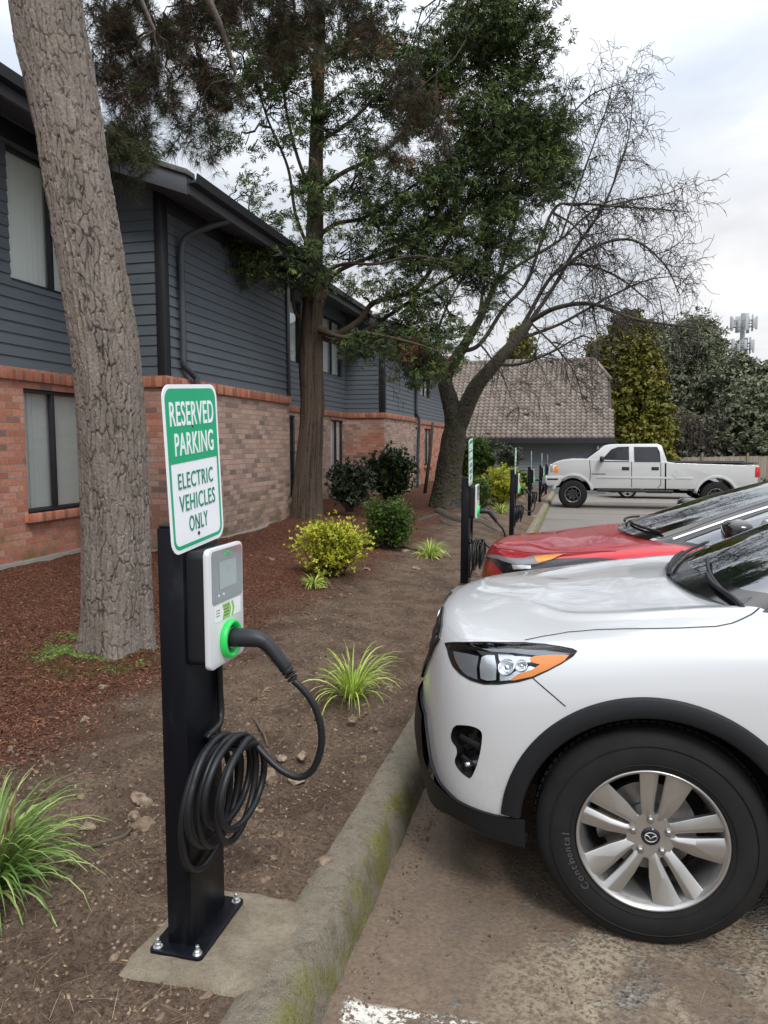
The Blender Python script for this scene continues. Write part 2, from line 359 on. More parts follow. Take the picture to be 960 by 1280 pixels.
# brick
def brick_mat(name, red=.5, soldier=False):
    t = NT(name); c = t.co('Object'); x, y, z = t.sep(c)
    cm = t.n('ShaderNodeCombineXYZ')
    if soldier: t.setv(cm.inputs[0], t.math('MULTIPLY', z, 1.0)); t.setv(cm.inputs[1], t.math('ADD', x, y))
    else: t.setv(cm.inputs[0], t.math('ADD', x, y)); t.setv(cm.inputs[1], z)
    b = t.n('ShaderNodeTexBrick'); t.l(cm.outputs[0], b.inputs['Vector']); b.inputs['Scale'].default_value = 1
    b.inputs['Brick Width'].default_value = .225 if not soldier else .6; b.inputs['Row Height'].default_value = .078
    b.inputs['Mortar Size'].default_value = .006; b.inputs['Mortar Smooth'].default_value = .15; b.inputs['Bias'].default_value = 0
    b.inputs['Color1'].default_value = (0, 0, 0, 1); b.inputs['Color2'].default_value = (1, 1, 1, 1); b.inputs['Mortar'].default_value = (.5, .5, .5, 1)
    v = t.sep(b.outputs['Color'])[0]
    n1 = t.noise(c, .9, 3, .6); n2 = t.noise(c, 28, 5, .7); n3 = t.noise(c, 2.6, 4)
    if soldier: br = t.ramp(v, [(0, (.18, .055, .03)), (.5, (.26, .085, .045)), (1, (.36, .14, .085))])
    else:
        redc = t.ramp(v, [(0, (.13, .085, .07)), (.10, (.22, .085, .055)), (.45, (.30, .115, .07)), (.75, (.36, .18, .125)), (1, (.26, .09, .055))])
        tanc = t.ramp(v, [(0, (.12, .088, .074)), (.18, (.20, .135, .105)), (.5, (.27, .18, .14)), (.8, (.32, .215, .17)), (1, (.235, .15, .115))])
        br = t.mix(t.mr(t.math('ADD', n1, (red-.5)), .42, .58), tanc, redc)
    br = t.mix(t.ramp(n2, [(.3, .55), (.55, 0.0)]), br, (.10, .065, .05)); br = t.mix(t.ramp(n2, [(.62, 0.0), (.8, .4)]), br, (.45, .36, .30))
    br = t.mix(1.0, br, (1.62, 1.64, 1.68), 'MULTIPLY')
    col = t.mix(b.outputs['Fac'], br, t.mix(n2, (.20, .17, .145), (.34, .30, .26)))
    if not soldier:
        alg = t.math('MULTIPLY', t.mr(z, .95, .15), t.ramp(n3, [(.42, 0.0), (.62, .75)])); col = t.mix(alg, col, (.105, .095, .03))
    t.set(color=col, rough=.9, spec=.2)
    h = t.math('SUBTRACT', t.math('MULTIPLY', n2, .4), b.outputs['Fac']); t.bump(h, .7, .008); return t.m
M['brick'] = brick_mat('mixed brick', .44); M['brick_red'] = brick_mat('red brick', .75); M['soldier'] = brick_mat('brick band', soldier=True)
M['brick_tan'] = brick_mat('tan brick', .15)
def siding_mat(name, a, b):
    t = NT(name); c = t.co('Object'); n = t.noise(t.co('Object', (1, 1, 14)), 3, 5, .6); g = t.noise(t.co('Object', (3, 3, 60)), 8, 4)
    t.set(color=t.mix(n, a, b), rough=.62, spec=.35); t.bump(g, .35, .004); return t.m
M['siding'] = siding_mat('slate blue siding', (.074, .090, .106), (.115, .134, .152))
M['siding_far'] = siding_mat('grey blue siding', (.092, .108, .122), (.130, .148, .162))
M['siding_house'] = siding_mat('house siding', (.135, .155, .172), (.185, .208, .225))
M['trim_black'] = simple('black trim', (.012, .013, .017), .5)
M['fascia'] = simple('grey fascia', (.055, .06, .07), .55, var=.2)
M['pipe'] = simple('downspout', (.045, .052, .062), .45)
M['soffit'] = simple('soffit', (.05, .055, .065), .75)
M['foundation'] = simple('foundation', (.27, .25, .22), .9, var=.2, bump=.4, bscale=60)
M['blind'] = simple('vertical blind', (.88, .89, .86), .7, var=.04)
M['blind_dark'] = simple('shaded blind', (.50, .53, .53), .7, var=.06)  # darker copy of the blind, its shade put into the colour
M['room'] = simple('room behind window', (.06, .06, .06), .9)
t = NT('grey shingles'); c = t.co('Object'); n = t.noise(c, 6, 5, .7); t.set(color=t.mix(n, (.06, .065, .06), (.16, .165, .15)), rough=.9); t.bump(t.noise(c, 30, 4), .8, .02); M['shingle'] = t.m
t = NT('concrete roof tile'); c = t.co('Object'); n = t.noise(c, .8, 5, .7); n2 = t.noise(c, 9, 4, .7); rn = t.attr('rnd')
k = t.mix(rn, (.18, .148, .125), (.27, .232, .203)); k = t.mix(t.ramp(n2, [(.6, 0.0), (.8, .5)]), k, (.12, .10, .07))
t.set(color=k, rough=.85); t.bump(n2, .4, .02); M['tile'] = t.m
M['deck'] = simple('dark roof underlay', (.06, .05, .045), .9)
M['tile_red'] = simple('red roof tile', (.24, .075, .055), .85, var=.3, vscale=3)

# bark
def bark(name, a, b, hi, sx=12, sz=3, moss=0):
    t = NT(name); c = t.co('Object', (1, 1, sz/sx)); n = t.noise(c, sx*2.2, 6, .75, .6); n2 = t.noise(t.co('Object'), 60, 4, .7); n3 = t.noise(t.co('Object'), 4, 4)
    v = t.vor(c, sx*1.3, 'DISTANCE_TO_EDGE'); h = t.attr('hgt')
    col = t.mix(n, a, b); col = t.mix(t.ramp(n2, [(.5, 0.0), (.78, .8)]), col, hi)
    col = t.mix(t.mr(h, .35, 1.0), t.mix(1.0, col, (.72, .72, .72), 'MULTIPLY'), t.mix(1.0, col, (1.22, 1.2, 1.17), 'MULTIPLY'))
    col = t.mix(t.ramp(n3, [(.5, 0.0), (.75, .35)]), col, [q*.7 for q in b])
    col = t.mix(t.mr(h, .42, .05), col, [q*.30 for q in a])
    if moss: col = t.mix(t.math('MULTIPLY', t.ramp(t.noise(t.co('Object'), 5, 4), [(.48, 0.0), (.62, moss)]), t.ramp(n2, [(.35, .2), (.6, 1.0)])), col, (.075, .085, .022))
    t.set(color=col, rough=.93, spec=.15); t.bump(t.math('ADD', n, t.math('MULTIPLY', n2, .6)), .9, .012); return t.m
M['pine_bark'] = bark('pine bark', (.135, .108, .094), (.27, .232, .205), (.43, .39, .35), moss=.22)
M['cypress_bark'] = bark('cypress bark', (.056, .042, .034), (.125, .093, .073), (.19, .145, .115), 16, 1.0, .1)
M['grey_bark'] = bark('mossy grey bark', (.042, .037, .031), (.105, .094, .080), (.20, .185, .16), 12, 5, .7)
M['twig'] = simple('bare twigs', (.055, .046, .040), .85, var=.35, vscale=3)
M['dark_twig'] = simple('dark twigs', (.045, .034, .028), .9, var=.3, vscale=4)
M['root'] = simple('old root wood', (.085, .066, .05), .9, var=.4, vscale=14, bump=.8, bscale=50)
def leafmat(name, stops, nscale=1.5, rough=.55, amp=.5, tr=.0):
    t = NT(name); c = t.co('Object'); v = t.math('ADD', t.math('MULTIPLY', t.attr('rnd'), 1-amp), t.math('MULTIPLY', t.mr(t.noise(c, nscale, 4, .6), .28, .72), amp))
    col = t.ramp(v, stops); t.set(color=col, rough=rough, spec=.25)
    if tr:
        d = t.n('ShaderNodeBsdfTranslucent'); t.l(col, d.inputs[0]); m = t.n('ShaderNodeMixShader'); m.inputs[0].default_value = tr
        t.l(t.b.outputs[0], m.inputs[1]); t.l(d.outputs[0], m.inputs[2]); t.l(m.outputs[0], t.out.inputs[0])
    return t.m
M['cypress_leaf'] = leafmat('cypress foliage', [(0, (.020, .030, .013)), (.42, (.046, .070, .024)), (.75, (.10, .14, .038)), (1, (.19, .23, .06))], 1.2, .6)
M['brown_leaf'] = leafmat('dead foliage', [(0, (.06, .028, .014)), (.5, (.13, .062, .032)), (1, (.25, .13, .07))], 2, .8)
M['needle'] = leafmat('pine needles', [(0, (.022, .026, .012)), (.5, (.045, .052, .022)), (1, (.10, .105, .045))], 2, .6)
M['needle_dead'] = leafmat('dead pine needles', [(0, (.022, .013, .010)), (.5, (.055, .032, .022)), (1, (.12, .072, .045))], 2, .8)
M['rhodo'] = leafmat('dark shrub leaves', [(0, (.020, .034, .014)), (.5, (.042, .070, .026)), (.85, (.10, .14, .05)), (1, (.20, .20, .11))], 3, .35)
M['rhodo_dusty'] = leafmat('dusty shrub leaves', [(0, (.025, .033, .02)), (.5, (.055, .07, .04)), (.85, (.10, .12, .08)), (1, (.20, .18, .14))], 3, .5)
M['box_leaf'] = leafmat('boxwood leaves', [(0, (.03, .06, .012)), (.5, (.075, .135, .025)), (1, (.16, .24, .045))], 4, .4, tr=.15)
M['yellow_leaf'] = leafmat('yellow shrub leaves', [(0, (.14, .19, .02)), (.3, (.34, .38, .04)), (.65, (.60, .60, .07)), (1, (.74, .72, .18))], 4, .4, tr=.2)
M['gold_conifer'] = leafmat('golden conifer foliage', [(0, (.05, .055, .008)), (.5, (.12, .12, .018)), (1, (.23, .20, .035))], .5, .7, .6)
M['far_pine'] = leafmat('far pine foliage', [(0, (.065, .078, .046)), (.5, (.135, .150, .092)), (1, (.25, .255, .165))], .35, .7, .6)  # lightened ramp: distance haze is put into the foliage colour
M['far_brown'] = leafmat('brown brush', [(0, (.05, .045, .03)), (.5, (.10, .09, .06)), (1, (.19, .17, .12))], .5, .8, .5)
M['grass_v'] = leafmat('variegated grass', [(0, (.13, .22, .03)), (.35, (.26, .38, .05)), (.65, (.44, .54, .10)), (1, (.66, .68, .26))], 9, .35, .15, tr=.2)
M['grass_g'] = leafmat('green liriope grass', [(0, (.045, .10, .02)), (.4, (.11, .20, .04)), (.7, (.25, .35, .09)), (1, (.52, .55, .26))], 9, .4, .2, tr=.2)
M['straw'] = leafmat('dry straw', [(0, (.12, .075, .04)), (.5, (.25, .17, .10)), (1, (.45, .35, .22))], 5, .8, .3)
M['chip'] = leafmat('bark chips', [(0, (.040, .017, .011)), (.5, (.135, .053, .033)), (.85, (.25, .105, .062)), (1, (.42, .25, .16))], 5, .85, .3)
M['pebble'] = leafmat('pebbles and clods', [(0, (.06, .038, .026)), (.7, (.17, .117, .082)), (.93, (.26, .20, .15)), (1, (.42, .37, .31))], 5, .9, .2)
t = NT('rock'); c = t.co('Object'); oi = t.n('ShaderNodeObjectInfo'); n = t.noise(c, 22, 6, .7)
k = t.mix(oi.outputs['Random'], (.19, .135, .095), (.36, .285, .21)); k = t.mix(t.ramp(n, [(.38, .85), (.58, 0.0)]), k, (.10, .066, .044)); t.set(color=k, rough=.9, spec=.2); t.bump(n, .8, .01); M['rock'] = t.m
t = NT('soil clods'); c = t.co('Object'); n = t.noise(c, 30, 5, .7); k = t.mix(t.attr('rnd'), (.085, .055, .038), (.27, .195, .14)); k = t.mix(t.ramp(n, [(.38, .7), (.58, 0.0)]), k, (.06, .038, .026)); t.set(color=k, rough=.95, spec=.15); t.bump(n, .9, .006); M['clod'] = t.m
t = NT('weathered fence'); c = t.co('Object'); v = t.attr('rnd'); n = t.noise(t.co('Object', (4, 4, .6)), 5, 4)
t.set(color=t.mix(n, t.mix(v, (.17, .14, .11), (.36, .31, .25)), (.26, .22, .18)), rough=.9); M['fence'] = t.m
M['pole_wood'] = simple('pole wood', (.20, .17, .11), .9, var=.2)
M['tower_metal'] = simple('galvanised mast', (.22, .23, .24), .6, .3)
M['antenna'] = simple('antenna panel', (.40, .42, .43), .6)
# ------------------------------------------------------------------ world, sun
w = bpy.data.worlds.new('World'); scene.world = w; w.use_nodes = True; nt = w.node_tree; nt.nodes.clear()
def wn(t, **k):
    o = nt.nodes.new(t)
    for a, b in k.items(): setattr(o, a, b)
    return o
SUN_EL, SUN_AZ = R(48), R(150)
wo = wn('ShaderNodeOutputWorld'); bg = wn('ShaderNodeBackground'); bg.inputs[1].default_value = .1
sky = wn('ShaderNodeTexSky'); sky.sky_type = 'NISHITA'; sky.sun_disc = False; sky.sun_elevation = SUN_EL; sky.sun_rotation = SUN_AZ
tc = wn('ShaderNodeTexCoord'); mp = wn('ShaderNodeMapping'); mp.inputs['Scale'].default_value = (1, 1, 2.2); nt.links.new(tc.outputs['Generated'], mp.inputs[0])
def wnoise(scale, det, dist, off):
    m = wn('ShaderNodeMapping'); m.inputs['Location'].default_value = (off, off*.7, 0); nt.links.new(mp.outputs[0], m.inputs[0])
    n = wn('ShaderNodeTexNoise'); n.inputs['Scale'].default_value = scale; n.inputs['Detail'].default_value = det; n.inputs['Distortion'].default_value = dist
    n.inputs['Roughness'].default_value = .52; nt.links.new(m.outputs[0], n.inputs[0]); return n.outputs[0]
def wramp(f, st):
    r = wn('ShaderNodeValToRGB'); nt.links.new(f, r.inputs[0]); e = r.color_ramp.elements
    while len(e) < len(st): e.new(.5)
    for q, (p, c) in zip(e, st): q.position = p; q.color = (*c, 1)
    return r.outputs[0]
cl = wramp(wnoise(2.1, 7, .25, 3.1), [(.38, (4.6, 5.05, 5.8)), (.48, (5.7, 6.05, 6.6)), (.58, (7.0, 7.15, 7.5)), (.69, (9.2, 9.15, 9.1))])
cv = wramp(wnoise(1.7, 6, .3, 9.3), [(.30, (.80, .80, .80)), (.42, (1, 1, 1))])
mxw = wn('ShaderNodeMix'); mxw.data_type = 'RGBA'; nt.links.new(cv, mxw.inputs[0]); nt.links.new(sky.outputs[0], mxw.inputs[6]); nt.links.new(cl, mxw.inputs[7])
sz = wn('ShaderNodeSeparateXYZ'); nt.links.new(tc.outputs['Generated'], sz.inputs[0])
zr = wn('ShaderNodeMapRange'); nt.links.new(sz.outputs[2], zr.inputs[0]); zr.inputs[1].default_value = .25; zr.inputs[2].default_value = 1.0; zr.inputs[3].default_value = .80; zr.inputs[4].default_value = 2.5
vmu = wn('ShaderNodeVectorMath', operation='SCALE'); nt.links.new(mxw.outputs[2], vmu.inputs[0]); nt.links.new(zr.outputs[0], vmu.inputs[3]); nt.links.new(vmu.outputs[0], bg.inputs[0]); nt.links.new(bg.outputs[0], wo.inputs[0])
sl = bpy.data.lights.new('sun', 'SUN'); so = bpy.data.objects.new('sun', sl); COL.objects.link(so)
sl.energy = 1.5; sl.angle = R(14); sl.color = (1, .97, .92)
so.rotation_euler = (R(90)-SUN_EL, 0, -SUN_AZ+PI)   # light comes from azimuth SUN_AZ
# sun_rotation in the sky is measured clockwise from +Y
d_ = Vector((math.sin(SUN_AZ)*math.cos(SUN_EL), math.cos(SUN_AZ)*math.cos(SUN_EL), math.sin(SUN_EL)))
so.rotation_euler = d_.to_track_quat('Z', 'Y').to_euler()
scene.view_settings.view_transform = 'Standard'; scene.view_settings.look = 'None'; scene.view_settings.exposure = 0.54; scene.view_settings.gamma = 1

# ------------------------------------------------------------------ ground
def zlot(y): return -.02*np.clip(y, -20, 60)
def zbed0(x, y):
    kb = .118 + zlot(y); t = np.clip((-.86-x)/4.1, 0, 1); wall = .17 - .004*np.clip(y-8, 0, 40)
    return kb*(1-t)+wall*t + .05*np.sin(np.clip(t, 0, 1)*PI)*sstep(2, 8, y)
def zbed(x, y):
    x = np.asarray(x, float); y = np.asarray(y, float)
    near = 1/(1+np.maximum(0, y-4)*.12)
    k = sstep(-.84, -1.05, x)
    pad = sstep(0, .08, np.maximum(np.maximum(-1.30-x, 0), np.maximum(1.62-y, y-2.28)))
    n = .022*fbm(x*1.7, y*1.7, 0, 3, 5) + .017*fbm(x*7, y*7, 0, 4, 9)*near + .014*np.abs(fbm(x*22, y*22, 0, 3, 21))*near*(.5+.5*sstep(-2.6, -1.8, x)) + .006*fbm(x*60, y*60, 0, 2, 31)*(y < 6)
    mound = .07*np.exp(-((x+3.05)**2+(y-4.4)**2)/.30) + .09*np.exp(-((x+4.55)**2+(y-12.7)**2)/.8) + .12*np.exp(-((x+2.75)**2+(y-16.8)**2)/1.6) \
        + .05*np.exp(-((x+2.75)**2+(y-7.7)**2)/.16)+.04*np.exp(-((x+1.2)**2+(y-4.1)**2)/.05)
    return zbed0(x, y) + (n*pad + mound)*k - .004*(1-pad)
def spaced(a, b, s0, g, smax):
    out = [a]; s = s0; sg = 1 if b > a else -1
    while (b-out[-1])*sg > 0: out.append(out[-1]+sg*s); s = min(s*g, smax)
    out[-1] = b; return np.array(out)
def grid_obj(name, X, Y, zf, mat, smooth=True):
    gx, gy = np.meshgrid(X, Y); z = zf(gx, gy); v = np.stack([gx, gy, z], -1).reshape(-1, 3); nx = len(X); ny = len(Y)
    i = (np.arange(ny-1)[:, None]*nx+np.arange(nx-1)[None]).ravel(); f = np.stack([i, i+1, i+1+nx, i+nx], -1)
    return mobj(name, v, f, mat, None, smooth)
far = grid_obj('ground', np.array([-500., -200, -60, 60, 200, 500]), np.array([-500., -100, -20, 0, 30, 60, 120, 500.]), lambda x, y: zlot(y)-.05, M['asphalt']); tag(far, kind='structure')
Xl = np.concatenate([spaced(-.60, 3, .02, 1.02, .2), [4, 6, 10, 20, 40, 59]]); Xl = np.concatenate([[-.72, -.69], Xl]); Yl = np.concatenate([[-20, -5, 0], spaced(.8, 6, .02, 1.02, .2), [8, 12, 20, 30, 45, 60]])
lot = grid_obj('parking_lot', Xl, Yl, lambda x, y: zlot(y)+.008*sstep(-.52, -.62, x)*(.6+.8*vnoise(x*18, y*18))+.0025*fbm(x*9, y*9, 0, 3, 3)*(x > -.6)*(x < 3)*(y < 6), M['asphalt']); tag(lot, kind='structure')
Xb = spaced(-.80, -6.4, .011, 1.006, .09); Xb = np.concatenate([Xb, [-8, -12, -30]])[::-1]; Yb = np.concatenate([[-12, -4, -1, 0, .5, .9], spaced(1.2, 42, .011, 1.0065, .35)])
bed = grid_obj('planting_bed', Xb, Yb, zbed, M['bed']); tag(bed, kind='structure')

# kerb: rounded, worn top, with joints, one mesh
prof = [(-.612, -.12), (-.626, -.02), (-.638, .02), (-.652, .06), (-.667, .092), (-.686, .116), (-.712, .130), (-.75, .136), (-.79, .133), (-.82, .126), (-.85, .108), (-.86, .04)]
ys = np.concatenate([[-12, -6, -2, 0], spaced(.6, 4.2, .018, 1.0, .02), spaced(4.3, 42, .05, 1.03, .5)])
pv = []; joints = (3.42, 9.5, 15.6, 21.7, 27.8)
for yy in ys:
    j = min(abs(yy-q) for q in joints)
    for k, (px_, pz_) in enumerate(prof):
        a = .007*fbm(px_*9, yy*5, pz_*9, 3, 4) + .003*fbm(px_*60, yy*60, pz_*60, 2, 8); s = 1 if 1 < k < 10 else 0
        dz = -.018*math.exp(-(j/.014)**2)*s
        pv.append((px_+s*(float(a)*.9 - (.012*math.exp(-(j/.014)**2) if k < 6 else 0)), yy, pz_+float(zlot(yy))+s*float(a)*.8+dz))
n = len(prof); pf = [(i*n+k, i*n+k+1, (i+1)*n+k+1, (i+1)*n+k) for i in range(len(ys)-1) for k in range(n-1)]
kb = mobj('kerb', pv, pf, M['kerb'], None, True); tag(kb, kind='structure')
# concrete footing pads that widen the kerb under each charging post
def pad_obj(yc, main=False):
    X = np.linspace(-1.235 if main else -1.24, -.735, 46); Yg = np.linspace(yc-.245, yc+.215, 46)
    gx, gy = np.meshgrid(X, Yg)
    ex = .02*fbm(gx*3, gy*3, 1, 3, 2); u = (gx-X[0])/(X[-1]-X[0]); v_ = (gy-Yg[0])/(Yg[-1]-Yg[0])
    gx = gx + (1-u)**3*ex*1.2 + (.03*(1-v_)**2*(1-u) if main else 0); gy = gy + ex*np.where(v_ < .5, (1-2*v_)**2, (2*v_-1)**2)
    edge = np.minimum(np.minimum(u*4, v_*8), (1-v_)*8); z = zlot(gy)+.139-.055*np.exp(-edge*5.)+.0015*fbm(gx*30, gy*30, 0, 3, 6)-.012*sstep(.80, 1, u)
    v = np.stack([gx, gy, z], -1).reshape(-1, 3); i = (np.arange(45)[:, None]*46+np.arange(45)[None]).ravel()
    o = mobj('concrete_pad', v, np.stack([i, i+1, i+47, i+46], -1), M['pad'], None, True); return tag(o, kind='structure')
pad_obj(1.93, True)

# ------------------------------------------------------------------ apartment building
BLD = empty('apartment_building', (-6, 14, 0)); tag(BLD, 'two storey apartment building with slate blue siding above red and tan brick', 'apartment building')
BI = Matrix.Translation((-6, 14, 0)).inverted()
def local(mb): mb.v = [tuple(BI @ Vector(p)) for p in mb.v]; return mb
def wall_rects(y0, y1, z0, z1, holes):   # split rectangle around holes (y0,y1,z0,z1)
    ysx = sorted({y0, y1} | {h[0] for h in holes} | {h[1] for h in holes}); out = []
    for a, b in zip(ysx[:-1], ysx[1:]):
        zs = [(z0, z1)]
        for h in holes:
            if h[0] <= a and h[1] >= b:
                zs = [s for (p, q) in zs for s in ((p, min(q, h[2])), (max(p, h[3]), q)) if s[1]-s[0] > 1e-4]
        out += [(a, b, p, q) for p, q in zs]
    return out
def wall_x(name, x, y0, y1, z0, z1, mat, holes=(), th=.12):
    mb = MB()
    for a, b, p, q in wall_rects(y0, y1, z0, z1, holes): mb.box((x-th, a, p), (x, b, q))
    o = mb.build(name, mat, BLD); o.matrix_parent_inverse = BI; return o
def wall_y(name, y, x0, x1, z0, z1, mat):
    o = MB().box((x0, y, z0), (x1, y+.12, z1)).build(name, mat, BLD); o.matrix_parent_inverse = BI; return o
def siding_x(x, y0, y1, z0, z1, holes=(), mat=None, e=.128):
    mb = MB(); z = z0
    while z < z1:
        t = min(z+e, z1)
        segs = []
        for a, b, p, q in wall_rects(y0, y1, z, t, holes):
            while b-a > 3.0: m_ = a+random.uniform(1.2, 2.8); segs.append((a, m_-.002, p, q)); a = m_+.002
            segs.append((a, b, p, q))
        for a, b, p, q in segs:
            k0 = .016*(1-(p-z)/e); k1 = .016*(1-(q-z)/e)
            mb.add([(x-.1, a, p), (x+k0, a, p), (x+k1+.001, a, q), (x-.1, a, q), (x-.1, b, p), (x+k0, b, p), (x+k1+.001, b, q), (x-.1, b, q)],
                   [(0, 1, 2, 3), (7, 6, 5, 4), (1, 5, 6, 2), (0, 4, 5, 1), (3, 2, 6, 7)])
        z = t
    o = mb.build('siding', mat or M['siding'], BLD); o.matrix_parent_inverse = BI; return o
def siding_y(y, x0, x1, z0, z1, e=.128):
    mb = MB(); z = z0
    while z < z1:
        t = min(z+e, z1)
        mb.add([(x0, y+.1, z), (x0, y-.016, z), (x0, y-.001, t), (x0, y+.1, t), (x1, y+.1, z), (x1, y-.016, z), (x1, y-.001, t), (x1, y+.1, t)],
               [(0, 1, 2, 3), (7, 6, 5, 4), (1, 5, 6, 2), (0, 4, 5, 1), (3, 2, 6, 7)]); z = t
    o = mb.build('siding', M['siding'], BLD); o.matrix_parent_inverse = BI; return o
XA, XC, XG = -6.1, -5.0, -5.35
YB, YC, YE, YF, YG = 8.5, 12.75, 19.85, 24.1, 32.0
ZS, ZT = 2.42, 4.75
A_up, A_lo = (7.17, 8.36, 3.38, 4.86), (7.29, 8.42, .75, 2.2)
A_up2, A_lo2 = (2.4, 3.9, 3.38, 4.86), (2.4, 3.9, .75, 2.2)
D_up, D_up2 = (15.3, 16.35, 3.38, 4.8), (17.9, 19.5, 3.35, 4.8)
D_lo, D_lo2 = (13.3, 15.9, .35, 2.2), (18.5, 19.6, .45, 2.2)
G_up, G_lo, G_lo2 = (26.6, 28.4, 3.3, 4.6), (25.2, 26.6, .75, 2.15), (27.4, 28.8, .75, 2.15)
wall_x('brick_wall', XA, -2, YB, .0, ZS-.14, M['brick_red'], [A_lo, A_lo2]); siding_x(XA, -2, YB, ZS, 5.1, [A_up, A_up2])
wall_y('brick_wall', YB, XA-.1, XC, 0, ZS-.14, M['brick']); siding_y(YB, XA-.05, XC-.07, ZS, 5.1)
wall_x('brick_wall', XC, YB+.12, YC, 0, ZS-.14, M['brick_tan']); siding_x(XC, YB+.1, YC-.1, ZS, 4.8)
wall_y('brick_wall', YC-.12, XA, XC-.12, 0, ZS-.14, M['brick'])
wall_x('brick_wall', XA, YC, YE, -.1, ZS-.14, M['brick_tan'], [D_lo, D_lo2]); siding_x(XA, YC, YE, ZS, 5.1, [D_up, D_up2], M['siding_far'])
wall_y('brick_wall', YE, XA-.1, XC, -.2, ZS-.14, M['brick']); siding_y(YE, XA-.05, XC-.12, ZS, 5.1)
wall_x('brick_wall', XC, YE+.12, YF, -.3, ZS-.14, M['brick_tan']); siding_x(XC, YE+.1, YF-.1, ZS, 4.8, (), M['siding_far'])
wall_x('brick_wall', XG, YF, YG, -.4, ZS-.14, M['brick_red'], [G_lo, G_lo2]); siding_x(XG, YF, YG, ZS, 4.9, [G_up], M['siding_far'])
# brick band, trim boards, foundation
def split_build(mb, name, mat):
    for k in range(len(mb.v)//8):
        q = MB(); q.add(mb.v[k*8:k*8+8], [[i-k*8 for i in f] for f in mb.f[k*6:k*6+6]]); o = q.build(name, mat, BLD, bevel=.004); o.matrix_parent_inverse = BI
mb = MB()
def band(a, b): mb.box(a, b)
band((XA-.1, -2, ZS-.14), (XA+.045, YB-.045, ZS)); band((XA-.1, YB-.045, ZS-.141), (XC+.045, YB+.1, ZS-.001)); band((XC-.1, YB+.1, ZS-.14), (XC+.044, YC+.02, ZS))
band((XA-.1, YC+.02, ZS-.14), (XA+.045, YE-.045, ZS)); band((XA-.1, YE-.045, ZS-.141), (XC+.045, YE+.1, ZS-.001)); band((XC-.1, YE+.1, ZS-.14), (XC+.044, YF, ZS)); band((XG-.1, YF, ZS-.14), (XG+.04, YG, ZS))
o = mb.build('brick_band', M['soldier'], BLD, bevel=.006); o.matrix_parent_inverse = BI
mb = MB(); mb.box((XC-.08, YB-.035, ZS), (XC+.03, YB+.11, 4.75)).box((XC-.03, YC-.12, ZS), (XC+.03, YC+.03, 4.75)).box((XC-.14, YE-.03, ZS), (XC+.03, YE+.12, 4.75)).box((XC-.03, YF-.14, ZS), (XC+.035, YF+.03, 4.75))
mb.box((XA+.0, -2, 4.90), (XA+.04, YB, 5.1)).box((XC-.05, YB, 4.46), (XC+.022, YC, 4.8)).box((XC-.05, YE+.1, 4.46), (XC+.025, YF, 4.8))
split_build(mb, 'corner_trim', M['trim_black'])
mb = MB().box((XA-.1, -2, -.3), (XA+.03, YB, .22)).box((XC-.1, YB+.02, -.3), (XC+.03, YC, .185)).box((XA, YB-.03, -.3), (XC+.03, YB, .2)).box((XC-.1, YE, -.3), (XC+.03, YF, .11)).box((XG-.1, YF, -.5), (XG+.03, YG, .05))
split_build(mb, 'foundation', M['foundation'])
def window_x(x, r, mull=.5, blinds=True, sill=False, split=None, dark=False):
    y0, y1, z0, z1 = r; fr = MB(); t = .045; xf = x-.035
    fr.box((xf-.05, y0, z0), (xf, y0+t, z1)).box((xf-.05, y1-t, z0), (xf, y1, z1)).box((xf-.05, y0+t, z0), (xf, y1-t, z0+t)).box((xf-.05, y0+t, z1-t), (xf, y1-t, z1))
    ym = y0+(y1-y0)*mull; fr.box((xf-.045, ym-.03, z0+t), (xf+.008, ym+.03, z1-t))
    if split: fr.box((xf-.045, y0+t, split-.02), (xf+.004, ym-.03, split+.02))
    o = fr.build('window', M['trim_black'], BLD, bevel=.004); o.matrix_parent_inverse = BI
    g = MB().box((xf-.03, y0+t, z0+t), (xf-.025, y1-t, z1-t)).build('pane', M['window'], o)
    rm = MB().box((xf-.62, y0-.3, z0-.3), (xf-.6, y1+.3, z1+.3)).build('room', M['room'], o)
    if blinds:
        b = MB(); k = y0+.02
        while k < y1-.05: b.box((-.001, -.046, z0+.05), (.001, .046, z1-.03), Matrix.Translation((xf-.08, k+.04, 0)) @ Matrix.Rotation(R(2+random.uniform(-4, 4)), 4, 'Z')); k += .082
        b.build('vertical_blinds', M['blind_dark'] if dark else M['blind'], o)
    if sill:
        s = MB().box((x-.05, y0-.06, z0-.10), (x+.075, y1+.06, z0)).build('window_sill', M['soldier'], o, bevel=.005)
    return o
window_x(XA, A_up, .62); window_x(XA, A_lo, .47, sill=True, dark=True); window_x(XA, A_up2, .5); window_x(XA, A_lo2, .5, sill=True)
window_x(XA, D_up, .35, split=4.0); window_x(XA, D_up2, .5); window_x(XA, D_lo, .5); window_x(XA, D_lo2, .5)
window_x(XG, G_up, .5); window_x(XG, G_lo, .5, sill=True); window_x(XG, G_lo2, .5, sill=True)
